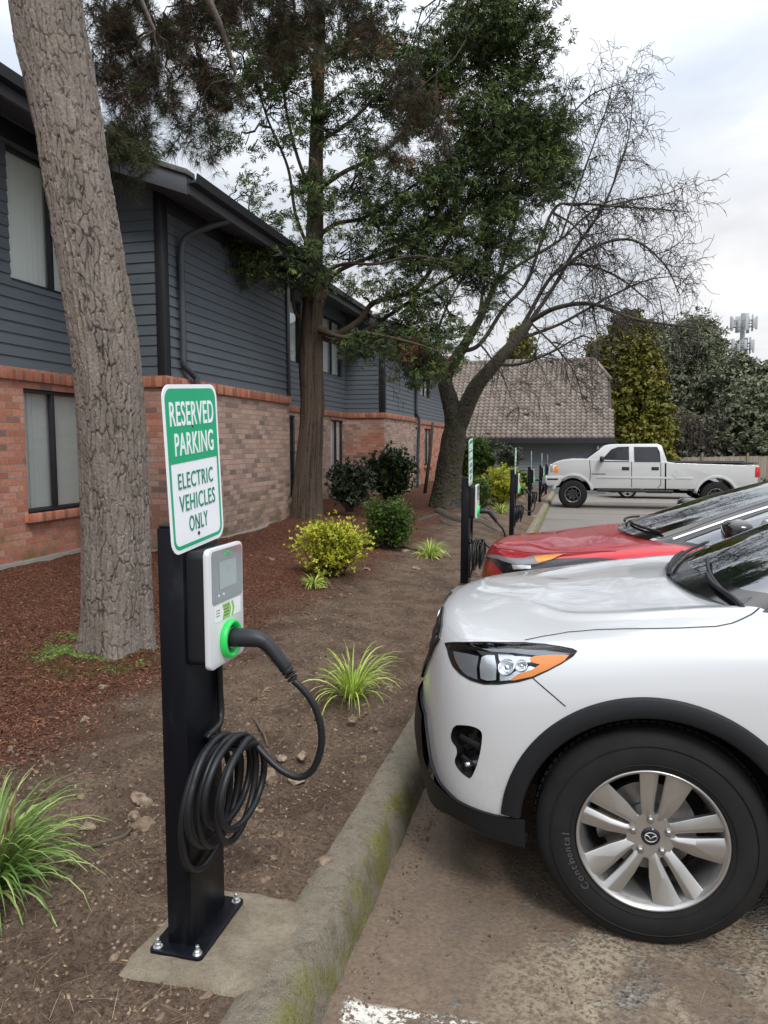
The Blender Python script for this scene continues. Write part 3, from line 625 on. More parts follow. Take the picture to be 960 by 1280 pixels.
# roof, eave fascia, gutter
def roof_seg(y0, y1, xe, ze, rake=False):
    s = .36; xr = -12.0; n = 40; v = []; f = []
    mb = MB(); mb.prism([(xe, ze), (xr, ze+s*(xe-xr)), (xr, ze+s*(xe-xr)+.16), (xe, ze+.19)], y0, y1, lambda p, q, t: (p, t, q))
    # shingle courses as small steps
    x = xe+.03
    while x > xr: mb.box((x-.30, y0-.01, -.0), (x, y1+.01, .014), Matrix.Translation((0, 0, ze+.19+s*(xe-x))) @ Matrix.Translation((x, 0, 0)) @ Matrix.Rotation(math.atan(s)*1.0, 4, 'Y') @ Matrix.Translation((-x, 0, 0))); x -= .17
    r = mb.build('roof', M['shingle'], BLD); r.matrix_parent_inverse = BI
    g = MB().box((xe-.02, y0, ze-.02), (xe+.035, y1, ze+.20)); 
    if rake: MB().prism([(xe+.03, ze-.04), (xe-2.2, ze-.04+s*2.23), (xe-2.2, ze+.17+s*2.23), (xe+.03, ze+.17)], y0-.035, y0-.002, lambda p, q, t: (p, t, q)).build('rake_board', M['fascia'], r, bevel=.005); MB().prism([(xe+.06, ze+.172), (xe-2.2, ze+.172+s*2.26), (xe-2.2, ze+.235+s*2.26), (xe+.06, ze+.235)], y0-.07, y0+.12, lambda p, q, t: (p, t, q)).build('rake_cap', M['shingle'], r, bevel=.01)
    MBs = g.build('fascia', M['fascia'], r, bevel=.006)
    gt = MB().prism([(0, 0), (.11, .0), (.13, .10), (.118, .10), (.10, .012), (0, .012)], y0-.02, y1, lambda p, q, t: (xe+.037+p, t, ze+.09+q)).build('gutter', M['trim_black'], r)
    sf = MB().prism([(xe-.03, ze-.004), (xr, ze+s*(xe-xr)-.03), (xr, ze+s*(xe-xr)-.05), (xe-.03, ze-.024)], y0+.02, y1-.02, lambda p, q, t: (p, t, q)).build('soffit', M['soffit'], r)
    return r
roof_seg(-3, 8.04, -5.38, 4.90); roof_seg(8.05, 13.15, -4.40, 4.47, True); roof_seg(13.16, 19.44, -5.38, 4.90); roof_seg(19.45, 24.5, -4.42, 4.47, True); roof_seg(24.51, 32.1, -4.8, 4.60)
# interior mass so the building is solid
o = MB().box((-16, -2, -.3), (-6.9, YG, 4.9)).build('wall', M['brick'], BLD); o.matrix_parent_inverse = BI
o = MB().box((-6.9, YG-.1, -.5), (XG-.1, YG+.1, 4.9)).box((-16, YG-.1, -.5), (-6.9, YG+.1, 6.4)).build('end_wall', M['brick_red'], BLD); o.matrix_parent_inverse = BI
# downspouts
def pipe(pts, r=.042):
    o = MB().tube(catmull(pts, 6), r, 12).build('downspout', M['pipe'], BLD, autosm=1.0); o.matrix_parent_inverse = BI
pipe([(-4.38, 9.15, 4.46), (-4.62, 9.02, 4.36), (-4.86, 8.90, 4.22), (-4.93, 8.86, 4.02), (-4.93, 8.86, 3.4), (-4.93, 8.86, 2.8), (-4.93, 8.86, 2.62), (-4.915, 8.92, 2.54), (-4.90, 9.05, 2.47), (-4.88, 9.10, 2.35), (-4.90, 9.10, 1.4), (-4.90, 9.10, .2)])
pipe([(-4.44, 24.1, 4.4), (-4.9, 23.95, 4.2), (-4.93, 23.9, 3.2), (-4.93, 23.9, 2.6), (-4.86, 24.0, 2.3), (-4.9, 24.0, 1.2), (-4.9, 24.0, .1)], .05)

# ------------------------------------------------------------------ tile-roofed house at the end of the lot
HS = empty('tiled_house', (-3, 36, -.75)); tag(HS, 'low grey blue house with a steep brown tile roof behind the white pickup', 'house')
HI = Matrix.Translation((-3, 36, -.75)).inverted()
def hp(o): o.matrix_parent_inverse = HI; return o
mb = MB(); z = -.9
while z < 1.75:
    mb.add([(-11.5, 34.9, z), (-11.5, 34.64, z), (-11.5, 34.66, z+.14), (-11.5, 34.9, z+.14), (1.55, 34.9, z), (1.55, 34.64, z), (1.55, 34.66, z+.14), (1.55, 34.9, z+.14)], [(0, 1, 2, 3), (7, 6, 5, 4), (1, 5, 6, 2), (0, 4, 5, 1), (3, 2, 6, 7)]); z += .14
mb.box((-11.5, 34.9, -.9), (1.55, 42, 1.78)); hp(mb.build('wall', M['siding_house'], HS))
hp(MB().box((-2.75, 34.58, -.9), (-2.66, 34.63, 1.75)).build('trim_board', M['fascia'], HS))
# tiles: S-profile courses over the south slope, clipped by the hip line at the right
def slope_pt(x, t, hgt):   # t along slope from eave 0 to ridge 1
    y = 34.0+t*4.2; zz = 1.80+t*3.85; return (x, y-hgt*.675, zz+hgt*.737)
vs_, fs_, rn_ = [], [], []; TW = .235; NC = 24
for c_ in range(NC):
    t0, t1 = c_/NC, (c_+1.25)/NC
    xl, xr_ = -11.8, 1.86-.10*t0-(max(0, t0-.72)*2.9)
    ncol = int((xr_-xl)/TW)
    for k in range(ncol):
        x0 = xl+k*TW; rr = random.random()
        if random.random() < .004: continue
        b0 = len(vs_)
        for j, tt in enumerate((t0, t1)):
            for q in range(7):
                a = q/6; hh = .045*math.sin(a*2*PI)+.05+(.085 if j == 0 else 0)
                vs_.append(slope_pt(x0+a*TW, tt, hh)); rn_.append(rr)
        for q in range(7): vs_.append(slope_pt(x0+q/6*TW, t0, -.02)); rn_.append(rr*.5)  # front lip toned darker: shade of the gap below each course, in colour
        for q in range(6): fs_.append((b0+q, b0+q+1, b0+7+q+1, b0+7+q)); fs_.append((b0+14+q, b0+15+q, b0+q+1, b0+q))
rf = hp(mobj('roof', vs_, np.array(fs_), M['tile'], HS, True, attrs={'rnd': rn_}))
mb = MB().add([(-11.8, 34.0, 1.78), (1.80, 34.0, 1.78), (1.72, 37.0, 4.55), (1.0, 38.2, 5.62), (-11.8, 38.2, 5.62), (1.80, 42.4, 1.78), (-11.8, 42.4, 1.78), (1.72, 39.4, 4.55)], [(0, 1, 2, 3, 4), (4, 3, 7, 5, 6), (1, 5, 7, 2), (2, 7, 3), (0, 4, 6), (0, 6, 5, 1)])
hp(mb.build('roof_deck', M['deck'], HS))
hp(MB().box((-11.9, 33.88, 1.60), (1.88, 33.98, 1.80)).box((1.80, 33.98, 1.60), (1.88, 42.3, 1.79)).build('gutter', M['trim_black'], HS))
hp(MB().tube([slope_pt(-11.8, 1.0, .06), slope_pt(1.0, 1.0, .06)], .10, 8).tube([slope_pt(1.0, 1.0, .06), slope_pt(1.75, .72, .06)], .09, 8).build('ridge_cap', M['tile'], HS, smooth=True))
hp(MB().box((1.1, 34.5, 1.25), (1.2, 34.62, 1.5)).build('wall_lamp', M['alu'], HS, bevel=.01))
HS2 = empty('red_roof_house', (-12, 50, -1)); tag(HS2, 'house with a reddish brown tile roof glimpsed left of the brown tiled roof', 'house')
o = MB().prism([(46, 2.2), (51, 7.6), (56, 2.2)], -20, -7.2, lambda p, q, t: (t, p, q)).build('roof', M['tile_red'], HS2); o.matrix_parent_inverse = Matrix.Translation((-12, 50, -1)).inverted()
o = MB().box((-19.6, 46.6, -1.1), (-7.6, 55.4, 2.2)).build('wall', M['siding_far'], HS2); o.matrix_parent_inverse = Matrix.Translation((-12, 50, -1)).inverted()

# ------------------------------------------------------------------ board fence, pole, mast
FN = empty('board_fence', (8, 46, -.95)); tag(FN, 'weathered grey board fence beyond the bed of the white pickup', 'fence')
vv, ff, rr_ = [], [], []
def addbox(a, b, r):
    k = len(vv); m = MB().box(a, b); vv.extend(m.v); ff.extend([[i+k for i in q] for q in m.f]); rr_.extend([r]*8)
for i in range(165):
    x0 = 2.5+i*.145; zt = .80+.018*(x0-6) + random.uniform(-.02, .02)
    addbox((x0, 46, -1.0), (x0+.135, 46.025, zt), random.random())
pn = mobj('fence_boards', vv, ff, M['fence'], FN, attrs={'rnd': rr_}); pn.matrix_parent_inverse = Matrix.Translation((8, 46, -.95)).inverted()
for i in range(10):
    p = MB().box((2.5+i*2.4, 45.9, -1.0), (2.6+i*2.4, 45.99, 1.0+.018*(i*2.4-3.5))).build('fence_post', M['pole_wood'], FN); p.matrix_parent_inverse = Matrix.Translation((8, 46, -.95)).inverted()
pw = onY(812, 556, 44)
o = MB().tube([(pw[0], 44, -.9), (pw[0]-.02, 44, 5.9)], [.12, .09], 10).tube([(pw[0], 44, 5.2), (pw[0]+.25, 44, 5.7)], .03, 6).build('utility_pole', M['pole_wood'], None, smooth=True)
tag(o, 'slim weathered wooden pole rising behind the cab of the white pickup', 'pole')
# cell mast
TX, TY = 22.0, 110.0
TW_ = empty('cell_mast', (TX, TY, -1.2)); tag(TW_, 'pale cell phone mast with two tiers of panel antennas against the sky', 'cell tower')
TI = Matrix.Translation((TX, TY, -1.2)).inverted()
def tp(o): o.matrix_parent_inverse = TI; return o
tp(MB().tube([(TX, TY, -1.2), (TX, TY, 19.0)], [.5, .28], 16).build('mast', M['tower_metal'], TW_, smooth=True))
for zc, rad in ((17.6, 1.75), (14.6, 1.45)):
    mb = MB()
    cor = [(TX+rad*math.cos(a), TY+rad*math.sin(a)) for a in (R(-35), R(85), R(205))]
    for i in range(3):
        (ax, ay), (bx_, by_) = cor[i], cor[(i+1) % 3]
        for dz in (-.4, .4): mb.tube([(ax, ay, zc+dz), (bx_, by_, zc+dz)], .055, 6)
        mb.tube([(TX, TY, zc), (ax, ay, zc)], .07, 6)
    tp(mb.build('antenna_frame', M['tower_metal'], TW_))
    for i in range(3):
        (ax, ay), (bx_, by_) = cor[i], cor[(i+1) % 3]
        for k in range(4):
            s = (k+.3)/3.8; px_, py_ = ax+(bx_-ax)*s, ay+(by_-ay)*s; h = random.choice((1.1, .85, .6)); wd = random.choice((.22, .17))
            d = Vector((px_-TX, py_-TY, 0)).normalized(); Mx = Matrix.Translation((px_+d.x*.15, py_+d.y*.15, zc+random.uniform(-.1, .25))) @ Matrix.Rotation(math.atan2(d.y, d.x), 4, 'Z')
            tp(MB().box((-.08, -wd, -h), (.12, wd, h), Mx).build('antenna_panel', M['antenna'], TW_, bevel=.03))
mb = MB()
for dx in (.9, 1.5, 1.9): mb.box((TX+dx-.16, TY-.4, 10.2), (TX+dx+.16, TY-.2, 12.6))
mb.box((TX, TY-.25, 11.3), (TX+2, TY-.15, 11.45)); tp(mb.build('equipment_boxes', M['antenna'], TW_, bevel=.03))
# ------------------------------------------------------------------ charging stations
def place_text(mb, txt, cx, cz, wd, ht, x, bold=.012, ext=.0006, sp=1.0, frame=None):
    v, f = text_mesh(txt, 1.0, 1.0, .01, bold, spacing=sp)
    a = np.array(v); lo, hi = a.min(0), a.max(0); a = (a-(lo+hi)/2)/(hi-lo)
    a *= np.array([wd, ht, ext*2])
    P = np.stack([np.full(len(a), x)+a[:, 2], cx+a[:, 0], cz+a[:, 1]], -1)
    if frame is not None: P = [tuple(frame @ Vector(p)) for p in P]
    mb.add([tuple(p) for p in P], f)
def rrect(w, h, r, cx=0, cy=0, n=6):
    pts = []
    for sx, sy, a0 in ((1, 1, 0), (-1, 1, 90), (-1, -1, 180), (1, -1, 270)):
        for k in range(n+1):
            a = R(a0+90*k/n); pts.append((cx+sx*(w/2-r)+r*math.cos(a), cy+sy*(h/2-r)+r*math.sin(a)))
    return pts
def plate(pts, x0, x1, frame=None):
    fn = (lambda p, q, t: (t, p, q)) if frame is None else (lambda p, q, t: tuple(frame @ Vector((t, p, q))))
    return MB().prism(pts, x0, x1, fn)
def ringplate(outer, inner, x0, x1, frame):
    n = len(outer); mb = MB(); fn = lambda p, t: tuple(frame @ Vector((t, p[0], p[1])))
    v = [fn(p, x0) for p in outer]+[fn(p, x0) for p in inner]+[fn(p, x1) for p in outer]+[fn(p, x1) for p in inner]; f = []
    for i in range(n):
        j = (i+1) % n; f += [(2*n+i, 2*n+j, 3*n+j, 3*n+i), (i, n+i, n+j, j), (i, j, 2*n+j, 2*n+i), (n+i, 3*n+i, 3*n+j, n+j)]
    return mb.add(v, f)
def make_station():
    root = empty('charging_station', (-1.07, 1.925, .101))
    post = MB().box((-.039, -.105, .0), (.039, .105, 1.227)).build('post', M['black_post'], root, bevel=.004)
    MB().prism([(-.032, .60), (.032, .60), (.032, .50), (-.032, .50)], .0, .0015, lambda p, q, t: (.0392+t, p+.045, q)).build('access_cover', M['gloss_black'], post, bevel=.0006)
    MB().box((-.036, -.102, 1.2275), (.036, .102, 1.235)).build('post_cap', M['black_plastic'], post, bevel=.003)
    bp = MB().prism(rrect(.165, .290, .012), 0, .011, lambda p, q, t: (p+.006, q-.004, t)).build('base_plate', M['black_post'], root, bevel=.0015)
    for sx in (-1, 1):
        for sy in (-1, 1):
            cx, cy = .006+sx*.063, -.004+sy*.126
            mb = MB(); T = Matrix.Translation((cx, cy, .011))
            mb.lathe([(0, 0), (.014, 0), (.014, .002), (0, .002)], T, 20); mb.lathe([(0, .002), (.0098, .002), (.0098, .011), (.0085, .0125), (0, .0125)], T @ Matrix.Rotation(random.random(), 4, 'Z'), 6)
            mb.lathe([(0, .012), (.0055, .012), (.0055, .024), (.004, .026), (0, .026)], T, 12); mb.build('anchor_bolt', M['zinc'], bp)
    # sign, turned a few degrees in its own plane
    FRM = Matrix.Translation((.0405, -.028, 1.396)) @ Matrix.Rotation(R(4.4), 4, 'X')
    W_, H_ = .305, .457
    sg = plate(rrect(W_, H_, .038), 0, .002, FRM).build('sign_panel', M['sign_white'], root)
    back = plate(rrect(W_-.002, H_-.002, .037), -.0012, -.0002, FRM).build('sign_back', M['alu'], sg)
    o1, i1 = rrect(W_-.022, H_-.022, .030), rrect(W_-.042, H_-.042, .021)
    ringplate(o1, i1, .0022, .0028, FRM).build('sign_border', M['sign_green'], sg)
    zt = H_/2-.020; zm = .018; top = [(p, q) for p, q in rrect(W_-.040, H_-.040, .021) if q > zm+.02]
    half = (W_-.040)/2; poly = [(half, zm)]+[p for p in top if p[0] > 0 or p[0] <= 0]+[(-half, zm)]
    plate(poly, .0022, .0030, FRM).build('sign_field', M['sign_green'], sg)
    mb = MB(); place_text(mb, 'RESERVED', 0.0, .150, .246, .066, .0036, .010, frame=FRM, sp=1.08); place_text(mb, 'PARKING', .004, .068, .220, .062, .0036, .010, frame=FRM, sp=1.08)
    mb.build('sign_lettering', M['sign_white'], sg)
    mb = MB(); place_text(mb, 'ELECTRIC', .0, -.032, .200, .044, .0030, .004, frame=FRM, sp=1.12); place_text(mb, 'VEHICLES', .003, -.094, .206, .046, .0030, .004, frame=FRM, sp=1.1); place_text(mb, 'ONLY', .0, -.155, .108, .044, .0030, .004, frame=FRM, sp=1.1)
    mb.build('sign_lettering', M['sign_text_green'], sg)
    for (p, q, r) in ((-.004, -.190, .0055), (-.004, -.174, .0028), (-.004, .113, .0028)): MB().lathe([(r, .0022), (r, .0042), (r*.6, .0056), (0, .0058)], FRM @ Matrix.Translation((0, p, q)) @ Matrix.Rotation(R(90), 4, 'Y'), 12).build('sign_screw', M['gloss_black'], sg)
    # charger
    cy, cz, w_, h_ = .006, .999, .218, .342
    bd = plate(rrect(w_-.018, h_-.020, .022, cy, cz), .040, .098).build('charger_body', M['black_plastic'], root, bevel=.004)
    fp = plate(rrect(w_, h_, .020, cy, cz), .098, .116).build('face_plate', M['panel_silver'], bd, bevel=.004)
    plate(rrect(w_-.026, .150, .012, cy+.003, cz+.088), .1163, .1178).build('screen_surround', M['panel_grey'], bd)
    plate(rrect(.108, .078, .004, cy+.003, cz+.090), .118, .1187).build('display', M['lcd'], bd)
    mb = MB(); place_text(mb, 'AUTEL', cy+.003, cz+.149, .042, .0085, .1185, .02); mb.build('maker_name', M['led_green'], bd)
    for k in range(2): MB().lathe([(.0035, .1178), (.0035, .1185), (0, .1187)], Matrix.Translation((0, cy-.055+k*.03, cz+.034)) @ Matrix.Rotation(R(90), 4, 'Y'), 10).build('indicator', M['sign_white'], bd)
    st = plate(rrect(.165, .046, .002, cy+.003, cz-.017), .1164, .1168).build('sticker', M['sticker'], bd)
    mb = MB()
    for k, (a, b) in enumerate(((-.035, .012), (.022, .034))):
        mb.prism([(cy+a, cz-.039), (cy+b, cz-.039), (cy+b+.010, cz-.017), (cy+b, cz+.005), (cy+a, cz+.005), (cy+a+.010, cz-.017)], .117, .1173, lambda p, q, t: (t, p, q))
    mb.build('sticker_print', M['sticker_green'], bd)
    mb = MB()
    for k in range(4): mb.box((.1174, cy-.026, cz-.004-k*.009), (.1176, cy+.008-.004*(k % 2), cz-.0005-k*.009))
    for k in range(3): mb.box((.1170, cy-.072, cz-.008-k*.008), (.1174, cy-.050, cz-.0055-k*.008))
    mb.build('sticker_print', M['panel_grey'], bd)
    RT_ = Matrix.Translation((.116, cy+.0, .898)) @ Matrix.Rotation(R(90), 4, 'Y')
    MB().lathe([(.052, 0), (.056, .006), (.056, .016), (.052, .021), (.046, .021), (.043, .014), (.041, .004)], RT_, 48).build('status_ring', M['led_green'], bd, smooth=True)
    MB().lathe([(.0425, -.001), (.0425, .004), (.036, .006), (.034, .016), (.030, .018), (.030, .003), (0, .003)], RT_, 40).build('holster', M['gloss_black'], bd, smooth=True)
    # plug: round nose, bent ribbed handle
    pg = MB().tube(catmull([(.122, cy, .900), (.15, cy, .902), (.19, cy+.001, .903), (.215, cy+.003, .899), (.240, cy+.006, .882), (.270, cy+.010, .845), (.298, cy+.014, .805)], 6),
                   np.interp(np.arange(37), [0, 6, 12, 18, 24, 30, 36], [.0265, .0275, .0265, .0235, .0205, .019, .0165]), 20).build('plug', M['plug_plastic'], root, smooth=True)
    mb = MB().prism([(.16, .924), (.212, .921), (.222, .915), (.232, .900), (.226, .897), (.205, .912), (.165, .917)], -.011, .011, lambda p, q, t: (p, cy+.003+t, q)); mb.build('latch_button', M['gloss_black'], pg, bevel=.002)
    mb = MB(); a, b = Vector((.288, cy+.012, .820)), Vector((.308, cy+.016, .788))
    for k in range(4): p = a.lerp(b, k/3.); mb.tube([p-(b-a).normalized()*.003, p+(b-a).normalized()*.003], [.0195-.001*k]*2, 20)
    mb.build('strain_relief', M['black_plastic'], pg, bevel=.001)
    mb = MB()
    for k in range(16):
        t = k/15; p = Vector((.226+.062*t, cy+.004+.008*t, .893-.073*t)); dr = Vector((.062, .008, -.073)).normalized(); mb.tube([p-dr*.0009, p+dr*.0009], [.0225-.004*t]*2, 24, False)
    mb.build('grip_ribs', M['black_plastic'], pg)
    # cable: coil of loops in the plane of the wide face, then out to the plug
    P = []; rx, ry, rz = -1.07, 1.925, .101
    L = 7; per = 36
    for i in range(L*per+1):
        k = i/per; a = 2*PI*k; kk = k/L
        top = .712-rz - .012*math.sin(k*2.3) ; hz = (.178 if kk < .2 else .162) - .040*kk + .010*math.sin(k*3.7); hy = .150+.014*math.sin(k*2.9+1)-.016*kk
        y = -.060+.025*kk+.012*math.sin(k*1.9)+hy*math.sin(a); z = top-hz+hz*math.cos(a); x = .060+.118*kk+.010*math.sin(a*1+1.0)+.014*math.sin(k*1.3)
        if kk < .16: x -= .012
        P.append((x, y, z))
    out = [(-1.07+.2, 0, 0)]
    P += [tuple(np.array(q)-np.array((rx, ry, rz))) for q in [(-.895, 1.955, .690), (-.868, 1.955, .660), (-.806, 1.95, .612), (-.745, 1.95, .594), (-.700, 1.95, .628), (-.677, 1.95, .700), (-.681, 1.95, .765), (-.700, 1.948, .820), (-.732, 1.945, .862), (-.758, 1.942, .885)]]
    lead = [tuple(np.array(q)-np.array((rx, ry, rz))) for q in [(-1.018, 2.00, .935), (-1.020, 2.002, .88), (-1.020, 2.004, .80), (-1.016, 2.0, .745), (-1.010, 1.97, .718)]]
    pts = catmull(lead, 5)+catmull(P[::2], 3)[2:] if False else None
    MB().tube(catmull(lead+P[1:L*per:2]+P[L*per:], 3), .0102, 12).build('cable', M['rubber_cable'], root, smooth=True)
    # hook that carries the coil
    MB().tube([(.04, -.01, .575), (.16, -.01, .575), (.175, -.01, .60)], .009, 10).build('cable_hook', M['gloss_black'], root, smooth=True)
    return root
ST = make_station()
labels = ['nearest black charging post, with green reserved parking sign and coiled cable in the foreground',
          'charging post standing at the nose of the red crossover, its sign seen edge-on',
          'third charging post, with looped cable, just beyond the red crossover\'s bonnet',
          'charging post between the red crossover and the white pickup, fourth from the camera',
          'charging post just in front of the white pickup\'s headlight with cable loop touching it',
          'farthest charging post, half hidden behind the nose of the white pickup']
tag(ST, labels[0], 'charging station', 'charging stations along the kerb')
for i, yy in enumerate((7.45, 13.3, 19.0, 25.0, 30.6)):
    s = copy_tree(ST); s.location = (-1.07+(.05, .07, .08, .10, .12)[i], yy, float(zlot(yy))+.135); s['label'] = labels[i+1]; pad_obj(yy)
    s.rotation_euler = (R((.6, -.8, .5, -.4, .7)[i]), R((.3, .5, -.5, .2, 0)[i]), R((.3, -.4, .5, -.3, .2)[i]))
# ------------------------------------------------------------------ car body surfaces (uniform bicubic B-spline over a control table)
class Surf:
    def __init__(s, T, mirror_top=True, loop_end=True):
        """T[w][s] = (u, v, z); station 0 and the last one lie on the centreline"""
        A = np.array(T, float).transpose(1, 0, 2); mir = np.array((1, -1, 1))
        s.ns, s.nw = A.shape[:2]
        A = np.concatenate([A[1:2]*mir, A, A[-2:-1]*mir], 0)
        lo = 2*A[:, :1]-A[:, 1:2]; hi = A[:, -2:-1]*mir if mirror_top else 2*A[:, -1:]-A[:, -2:-1]
        s.C = np.concatenate([lo, A, hi], 1)
    @staticmethod
    def B(t): return np.stack([(1-t)**3, 3*t**3-6*t*t+4, -3*t**3+3*t*t+3*t+1, t**3], -1)/6
    def __call__(s, a, b):
        a = np.clip(np.asarray(a, float), 0, s.ns-1-1e-6); b = np.clip(np.asarray(b, float), 0, s.nw-1-1e-6)
        i = np.floor(a).astype(int); j = np.floor(b).astype(int); Ba, Bb = s.B(a-i), s.B(b-j); out = 0
        for p in range(4):
            for q in range(4): out = out + (Ba[..., p]*Bb[..., q])[..., None]*s.C[i+p, j+q]
        if getattr(s, 'crease', None):
            for b0, wd, hh, a0, a1, lo, hi in s.crease: out[..., 2] += hh*np.exp(-((b-b0)/wd)**2)*sstep(lo, hi, a)
        return out
    def nrm(s, a, b):
        e = 1e-3; a = np.asarray(a, float); b = np.asarray(b, float)
        du = s(np.minimum(a+e, s.ns-1-2e-6), b)-s(np.maximum(a-e, 0), b); dv = s(a, np.minimum(b+e, s.nw-1-2e-6))-s(a, np.maximum(b-e, 0))
        n = np.cross(du, dv); l = np.linalg.norm(n, axis=-1, keepdims=True); return n/np.maximum(l, 1e-12)
    def solve(s, targets, fn, srange=None, wrange=None, ok=None, step=.08):
        """(s,w) at which fn(P) (n,2) is closest to each target"""
        r0, r1 = srange or (0, s.ns-1); w0, w1 = wrange or (0, s.nw-1)
        ga, gb = np.meshgrid(np.arange(r0, r1+1e-6, step), np.arange(w0, w1+1e-6, step)); ga = ga.ravel(); gb = gb.ravel()
        P = s(ga, gb); K = fn(P); N = s.nrm(ga, gb); out = []
        m = ok(P, N) if ok else np.ones(len(ga), bool); ga, gb, K = ga[m], gb[m], K[m]
        for T in targets:
            T = np.array(T, float); k = np.argmin(((K-T)**2).sum(1)); x = np.array([ga[k], gb[k]])
            for _ in range(8):
                f0 = fn(s(x[0], x[1])[None])[0]-T; e = 1e-3
                J = np.stack([(fn(s(x[0]+e, x[1])[None])[0]-T-f0)/e, (fn(s(x[0], x[1]+e)[None])[0]-T-f0)/e], 1)
                try: d = np.linalg.lstsq(J, -f0, rcond=None)[0]
                except Exception: break
                d = np.clip(d, -.15, .15); xn = np.clip(x+d, [r0, w0], [r1, w1])
                if np.abs(fn(s(*xn)[None])[0]-T).sum() <= np.abs(f0).sum()+1e-9: x = xn
                else: x = np.clip(x+d*.3, [r0, w0], [r1, w1])
            out.append(tuple(x))
        return out
def dens(poly, d, closed=True):
    out = []; n = len(poly)
    for i in range(n if closed else n-1):
        a, b = np.array(poly[i]), np.array(poly[(i+1) % n]); k = max(1, int(np.ceil(np.linalg.norm(b-a)/d)))
        out += [tuple(a+(b-a)*t/k) for t in range(k)]
    if not closed: out.append(tuple(poly[-1]))
    return out
def inpoly(P, poly):
    x, y = P[:, 0], P[:, 1]; c = np.zeros(len(P), bool); n = len(poly); j = n-1
    for i in range(n):
        xi, yi = poly[i]; xj, yj = poly[j]
        with np.errstate(divide='ignore', invalid='ignore'): c ^= ((yi > y) != (yj > y)) & (x < (xj-xi)*(y-yi)/(yj-yi+1e-18)+xi)
        j = i
    return c
class Car:
    def __init__(s, name, body, top, X0, Y0, Z0, paint, label, cat='car', group=None):
        s.S = Surf(body); s.T = Surf(top); s.X0, s.Y0, s.Z0 = X0, Y0, Z0; s.paint = paint
        s.root = empty(name, (X0-1.35, Y0, Z0)); tag(s.root, label, cat, group)
    def W(s, P):           # car (u forward, v left, z up) -> world; the car faces -X
        P = np.asarray(P, float); return np.stack([s.X0-P[..., 0], s.Y0-P[..., 1], s.Z0+P[..., 2]], -1)
    def L(s, P): return np.asarray(s.W(P)) - np.array((s.X0-1.35, s.Y0, s.Z0))
    def px(s, pts, surf=None, wr=None, sr=None):
        S = surf or s.S
        def ok(P, N):
            Wp = s.W(P); Nn = np.stack([-N[:, 0], -N[:, 1], N[:, 2]], -1); return ((CAM-Wp)*Nn).sum(1) > 0
        return S.solve(pts, lambda P: proj(s.W(P)), sr, wr, ok)
    def uz(s, pts, sr=None, surf=None): return (surf or s.S).solve(pts, lambda P: P[..., [0, 2]], sr)
    def uv(s, pts, sr=None, surf=None): return (surf or s.S).solve(pts, lambda P: P[..., [0, 1]], sr, (5, 8))
    def vz(s, pts, sr=(0, 4.5), surf=None): return (surf or s.S).solve(pts, lambda P: P[..., [1, 2]], sr)
    def obj(s, name, V, Fc, N, mat, parent=None, flip=False):
        Wv = s.L(V); Nw = np.stack([-N[:, 0], -N[:, 1], N[:, 2]], -1); Fc = [tuple(reversed(f)) for f in Fc] if flip else Fc
        return mobj(name, Wv, Fc, mat, parent or s.root, True, normals=Nw)
    def patch(s, name, outer, holes=(), mat=None, off=0.0, step=.1, surf=None, sides=(1,), parent=None, offfn=None, dd=None):
        S = surf or s.S; outer = dens(outer, dd or step*.6); hs = [dens(h, (dd or step*.6)) for h in holes]
        pts = []; edges = []
        for lp in [outer]+hs:
            b = len(pts); pts += lp; edges += [(b+i, b+(i+1) % len(lp)) for i in range(len(lp))]
        o = np.array(outer); lo, hi = o.min(0), o.max(0)
        ga, gb = np.meshgrid(np.arange(np.ceil(lo[0]/step)*step, hi[0], step), np.arange(np.ceil(lo[1]/step)*step, hi[1], step)); G_ = np.stack([ga.ravel(), gb.ravel()], -1)
        k = inpoly(G_, outer)
        for h in hs: k &= ~inpoly(G_, h)
        G_ = G_[k]; bp = np.array(pts)
        if len(G_): d = np.min(((G_[:, None]-bp[None])**2).sum(-1), 1); G_ = G_[d > (step*.3)**2]
        pts = pts+[tuple(g) for g in G_]
        r = delaunay_2d_cdt([Vector(p) for p in pts], edges, [], 0, 1e-6); V2 = np.array([tuple(p) for p in r[0]]); Fc = [tuple(f) for f in r[2]]
        cen = np.array([V2[list(f)].mean(0) for f in Fc]); k = inpoly(cen, outer)
        for h in hs: k &= ~inpoly(cen, h)
        Fc = [f for f, q in zip(Fc, k) if q]
        P = S(V2[:, 0], V2[:, 1]); N = S.nrm(V2[:, 0], V2[:, 1]); offv = off if offfn is None else offfn(V2)[:, None]; P = P+N*offv
        a, b, c = [P[[f[i] for f in Fc]] for i in range(3)]; fn_ = np.cross(b-a, c-a); al = (fn_*N[[f[0] for f in Fc]]).sum()
        if al < 0: Fc = [tuple(reversed(f)) for f in Fc]
        if len(sides) == 2 and np.abs(P[:, 1]).min() > .02:
            outs = []
            for sd in sides:
                m = np.array((1, sd, 1)); outs.append(s.obj(name, P*m, [tuple(f if sd == 1 else reversed(f)) for f in Fc], N*m, mat or s.paint, parent))
            return outs[0]
        VV, FF, NN = [], [], []
        for sd in sides:
            m = np.array((1, sd, 1)); b0 = sum(len(q) for q in VV); VV.append(P*m); NN.append(N*m); FF += [tuple(i+b0 for i in (f if sd == 1 else reversed(f))) for f in Fc]
        # car->world turns through 180 degrees about z: orientation is kept
        return s.obj(name, np.concatenate(VV), FF, np.concatenate(NN), mat or s.paint, parent)
